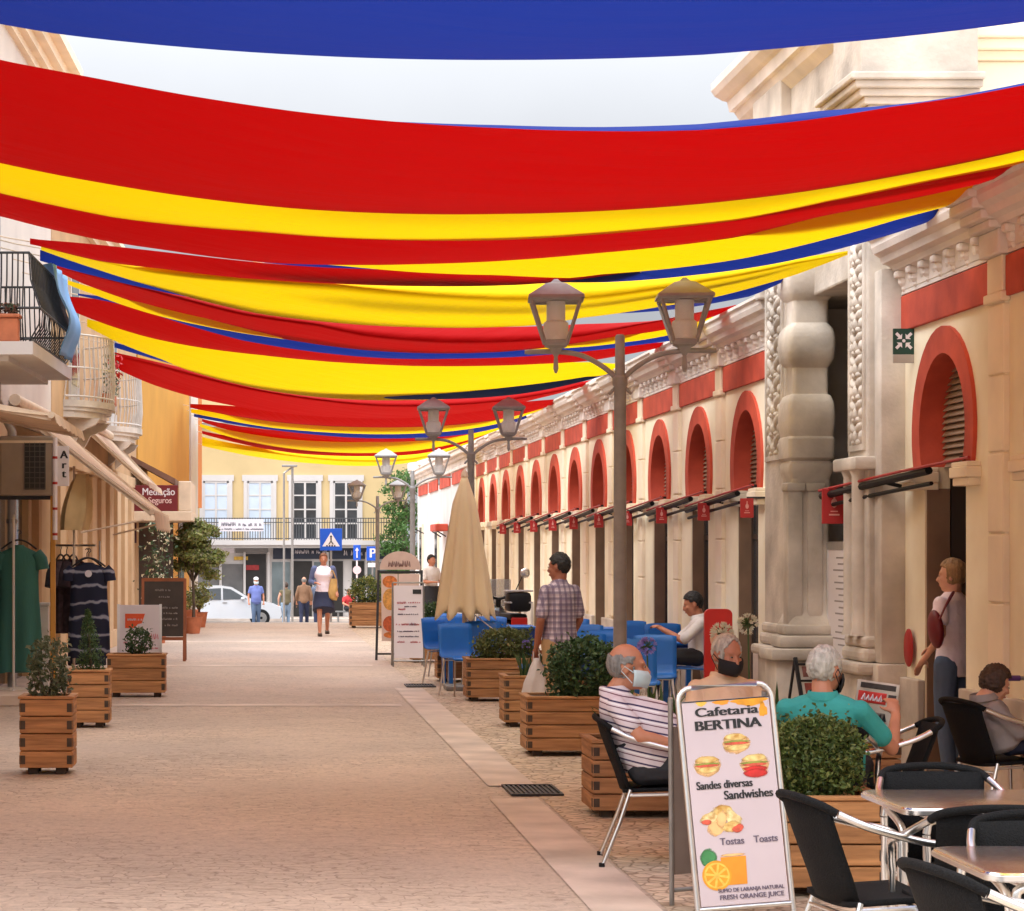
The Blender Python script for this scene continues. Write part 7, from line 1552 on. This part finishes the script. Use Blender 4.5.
# man with the plastic bag
J = stand(1.74, arms=dict(eL=V((-.225, -.03, 1.13)), wL=V((-.205, .08, .88)), eR=V((.225, .02, 1.14)), wR=V((.18, .14, .93))), stride=.25, w=.90)
ptp, HMp = person('dark haired man in a checked shirt seen from behind, carrying a white bag', (2.76, 21.3, 0), 24, J, SK_brown, S_plaid, .78, S_khaki, 1.0, H_black, 'short', None, SH_brown, yaw=32, pitch=-6, fat=.1, vox=.011, hem=.06, curl=(1.1, .5))
MB_ = MB(); wv = ptp.matrix_basis @ J['wL'] if False else (Matrix.Translation((2.76, 21.3, 0)) @ Matrix.Rotation(R(24), 4, 'Z')) @ J['wL']
t = thing('plastic_bag', 'white crumpled plastic bag hanging from the hand of the checked shirt man', 'bag', (wv.x, wv.y, wv.z-.10)); rg = []
for i in range(12):
    s = i/11; rr = .02+.10*math.sin(min(1, s*1.25)*math.pi/2)*(1 if s < .85 else 1-(s-.85)*3); rg.append([(rr*(1+.16*math.sin(5*a+s*6))*math.cos(a), rr*.7*(1+.16*math.cos(4*a+s*5))*math.sin(a), -.42*s) for a in [2*math.pi*j/26 for j in range(26)]])
b = MB(); b.loft(rg); b.build('sack', mat('bag_white', lin((226, 216, 210)), .5, .06, 9, trans=.3), t, 179); b = MB(); b.tube(smooth_pts([(-.03, 0, -.03), (-.02, 0, .08), (.02, 0, .08), (.03, 0, -.03)]), .006, 5); b.build('handle', MATS['bag_white'], t)
# waiter sitting at the blue table with a phone
J = sit(.50, -.02, 1.0, dict(eR=V((.25, .14, .78)), wR=V((.08, .34, .90)), eL=V((-.24, .14, .78)), wL=V((-.02, .36, .90))))
person('dark haired bearded man in a white shirt sitting at a blue table, looking down', (at(694, 0, 25.6).x, 25.6, 0), 84, J, SK_tan, S_white, .9, S_dark, 1.0, H_black, 'short', None, SH_black, yaw=0, pitch=-18, vox=.012, curl=(.9, .9), hscale=1.05)
# walking woman in the middle of the street
J = stand(1.70, stride=.30, arms=dict(eL=V((-.24, -.06, 1.12)), wL=V((-.26, .12, .94)), eR=V((.26, -.06, 1.12)), wR=V((.16, .14, 1.10))))
ptw, _ = person('red haired woman in a blue cardigan and denim skirt walking towards us', (at(323.5, 0, 47.6).x, 47.6, 0), 182, J, SK_tan, S_pink, .5, None, 1, H_red, 'short', None, SH_brown, female=True, vox=.016, skirt=S_navy, hem=-.05)
b = MB()
for e_, w_, sh in (('eL', 'wL', 'sL'), ('eR', 'wR', 'sR')): limb(b, [J[sh], J[sh].lerp(J[e_], .5), J[e_], J[e_].lerp(J[w_], .6)], [.078, .072, .062, .055])
torso(b, [(J['pel']+V((s, -.03, .05)), .07, .10) for s in (0,)]+[(J['ch']+V((0, -.05, -.02)), .17, .08)], V((1, 0, 0))) ; fuse('cardigan', b, .016, 3, cloth_m('cardigan_blue', lin((96, 106, 142))), ptw)
t = thing('tote_bag', 'tan bag at the side of the walking woman', 'bag', (at(333.5, 0, 47.5).x, 47.5, 1.0)); b = MB(); b.loft([[(x*k_*.62+.05*(1-k_), y*k_, z*.86) for (x, y) in [(.13*math.cos(a), .07*math.sin(a)) for a in [2*math.pi*j/16 for j in range(16)]]] for z, k_ in ((.22, .8), (.1, 1), (-.1, 1.25), (-.24, 1.15), (-.3, .7))]); b.build('sack', mat('bag_tan', lin((198, 158, 96)), .8, .15, 8), t, 60); b = MB(); b.tube(smooth_pts([(-.08, 0, .2), (-.03, 0, .36), (.05, 0, .2)]), .012, 5); b.build('handle', MATS['bag_tan'], t)
# people at the crossing
def simple(label, px, Y, face, h, skin_m, shirt, trousers, hair, hs='short', sleeve=.6, leg=1.0, mask=None, stride=.1, female=False, arms=None, fat=.3):
    J = stand(h, stride=stride, arms=arms, w=1.05); return person(label, (at(px, 0, Y).x, Y, gz(Y)), face, J, skin_m, shirt, sleeve, trousers, leg, hair, hs, mask, SH_black, female=female, vox=.02, fat=fat, hem=.04)[0]
p = simple('man in a blue polo shirt, jeans and white cap at the far crossing', 256, 80, 190, 1.76, SK_tan, cloth_m('polo_blue', lin((104, 116, 176))), S_jean, H_grey, mask=M_maskw)
b = MB(); hd_ = stand(1.76)['hd']; b.ell(hd_+V((0, -.005, .09)), (.092, .112, .07), 14, 8); b.ell(hd_+V((0, .12, .065)), (.07, .07, .012), 12, 6); fuse('cap', b, .012, 2, S_white, p)
simple('person in an olive waistcoat with bare arms, seen from behind at the far crossing', 286, 82, 5, 1.56, SK_fair, cloth_m('olive', lin((104, 92, 66))), cloth_m('pale_jeans', lin((140, 158, 178))), H_brown, sleeve=.12, stride=.15)
simple('man in a brown shirt walking away at the far crossing', 304, 79, -5, 1.80, SK_tan, cloth_m('brown', lin((124, 92, 68))), S_navy, H_grey, 'balding', sleeve=1.7, stride=.25, fat=.5)
simple('man in dark blue clothes partly behind the walking woman at the crossing', 318, 80.5, 0, 1.72, SK_tan, cloth_m('slate_blue', lin((96, 104, 122))), S_navy, H_black, sleeve=1.6, stride=.2)
J = sit(.5, -.02); person('seated person in a red top outside the far shops', (at(349, 0, 84.5).x, 84.5, gz(84.5)), 200, J, SK_tan, cloth_m('red_top', lin((190, 50, 52))), .6, S_dark, 1.0, H_brown, 'short', None, SH_black, vox=.02)
t = thing('street_bench', 'low bench carrying the seated person in a red top', 'bench', (at(349, 0, 84.6).x, 84.6, gz(84.5))); b = MB(); b.bbox(-.5, .5, -.25, .15, .44, .49, .01); b.build('seat', M_grey, t); 
for x in (-.4, .4): MB().box(x-.03, x+.03, -.2, .1, 0, .44).build('leg', M_grey, t)
simple('figure in brown standing in the dark doorway across the street', 325, 88.5, 175, 1.7, SK_tan, cloth_m('drab', lin((110, 84, 66))), S_dark, H_black)
J = stand(1.66, arms=dict(eL=V((-.22, .05, 1.08)), wL=V((-.1, .24, 1.08)), eR=V((.22, .05, 1.08)), wR=V((.1, .24, 1.08)))); pw, _ = person('waiter in a white shirt and long black apron by the white market corner', (at(431, 0, 50.5).x, 50.5, 0), 215, J, SK_tan, S_white, .7, S_dark, 1.0, H_black, 'short', None, SH_black, vox=.018)
b = MB(); torso(b, [(V((0, .02, .99)), .185, .145), (V((0, .02, .75)), .20, .15), (V((0, .03, .45)), .22, .16)], V((1, 0, 0))); fuse('apron', b, .018, 2, S_dark, pw)
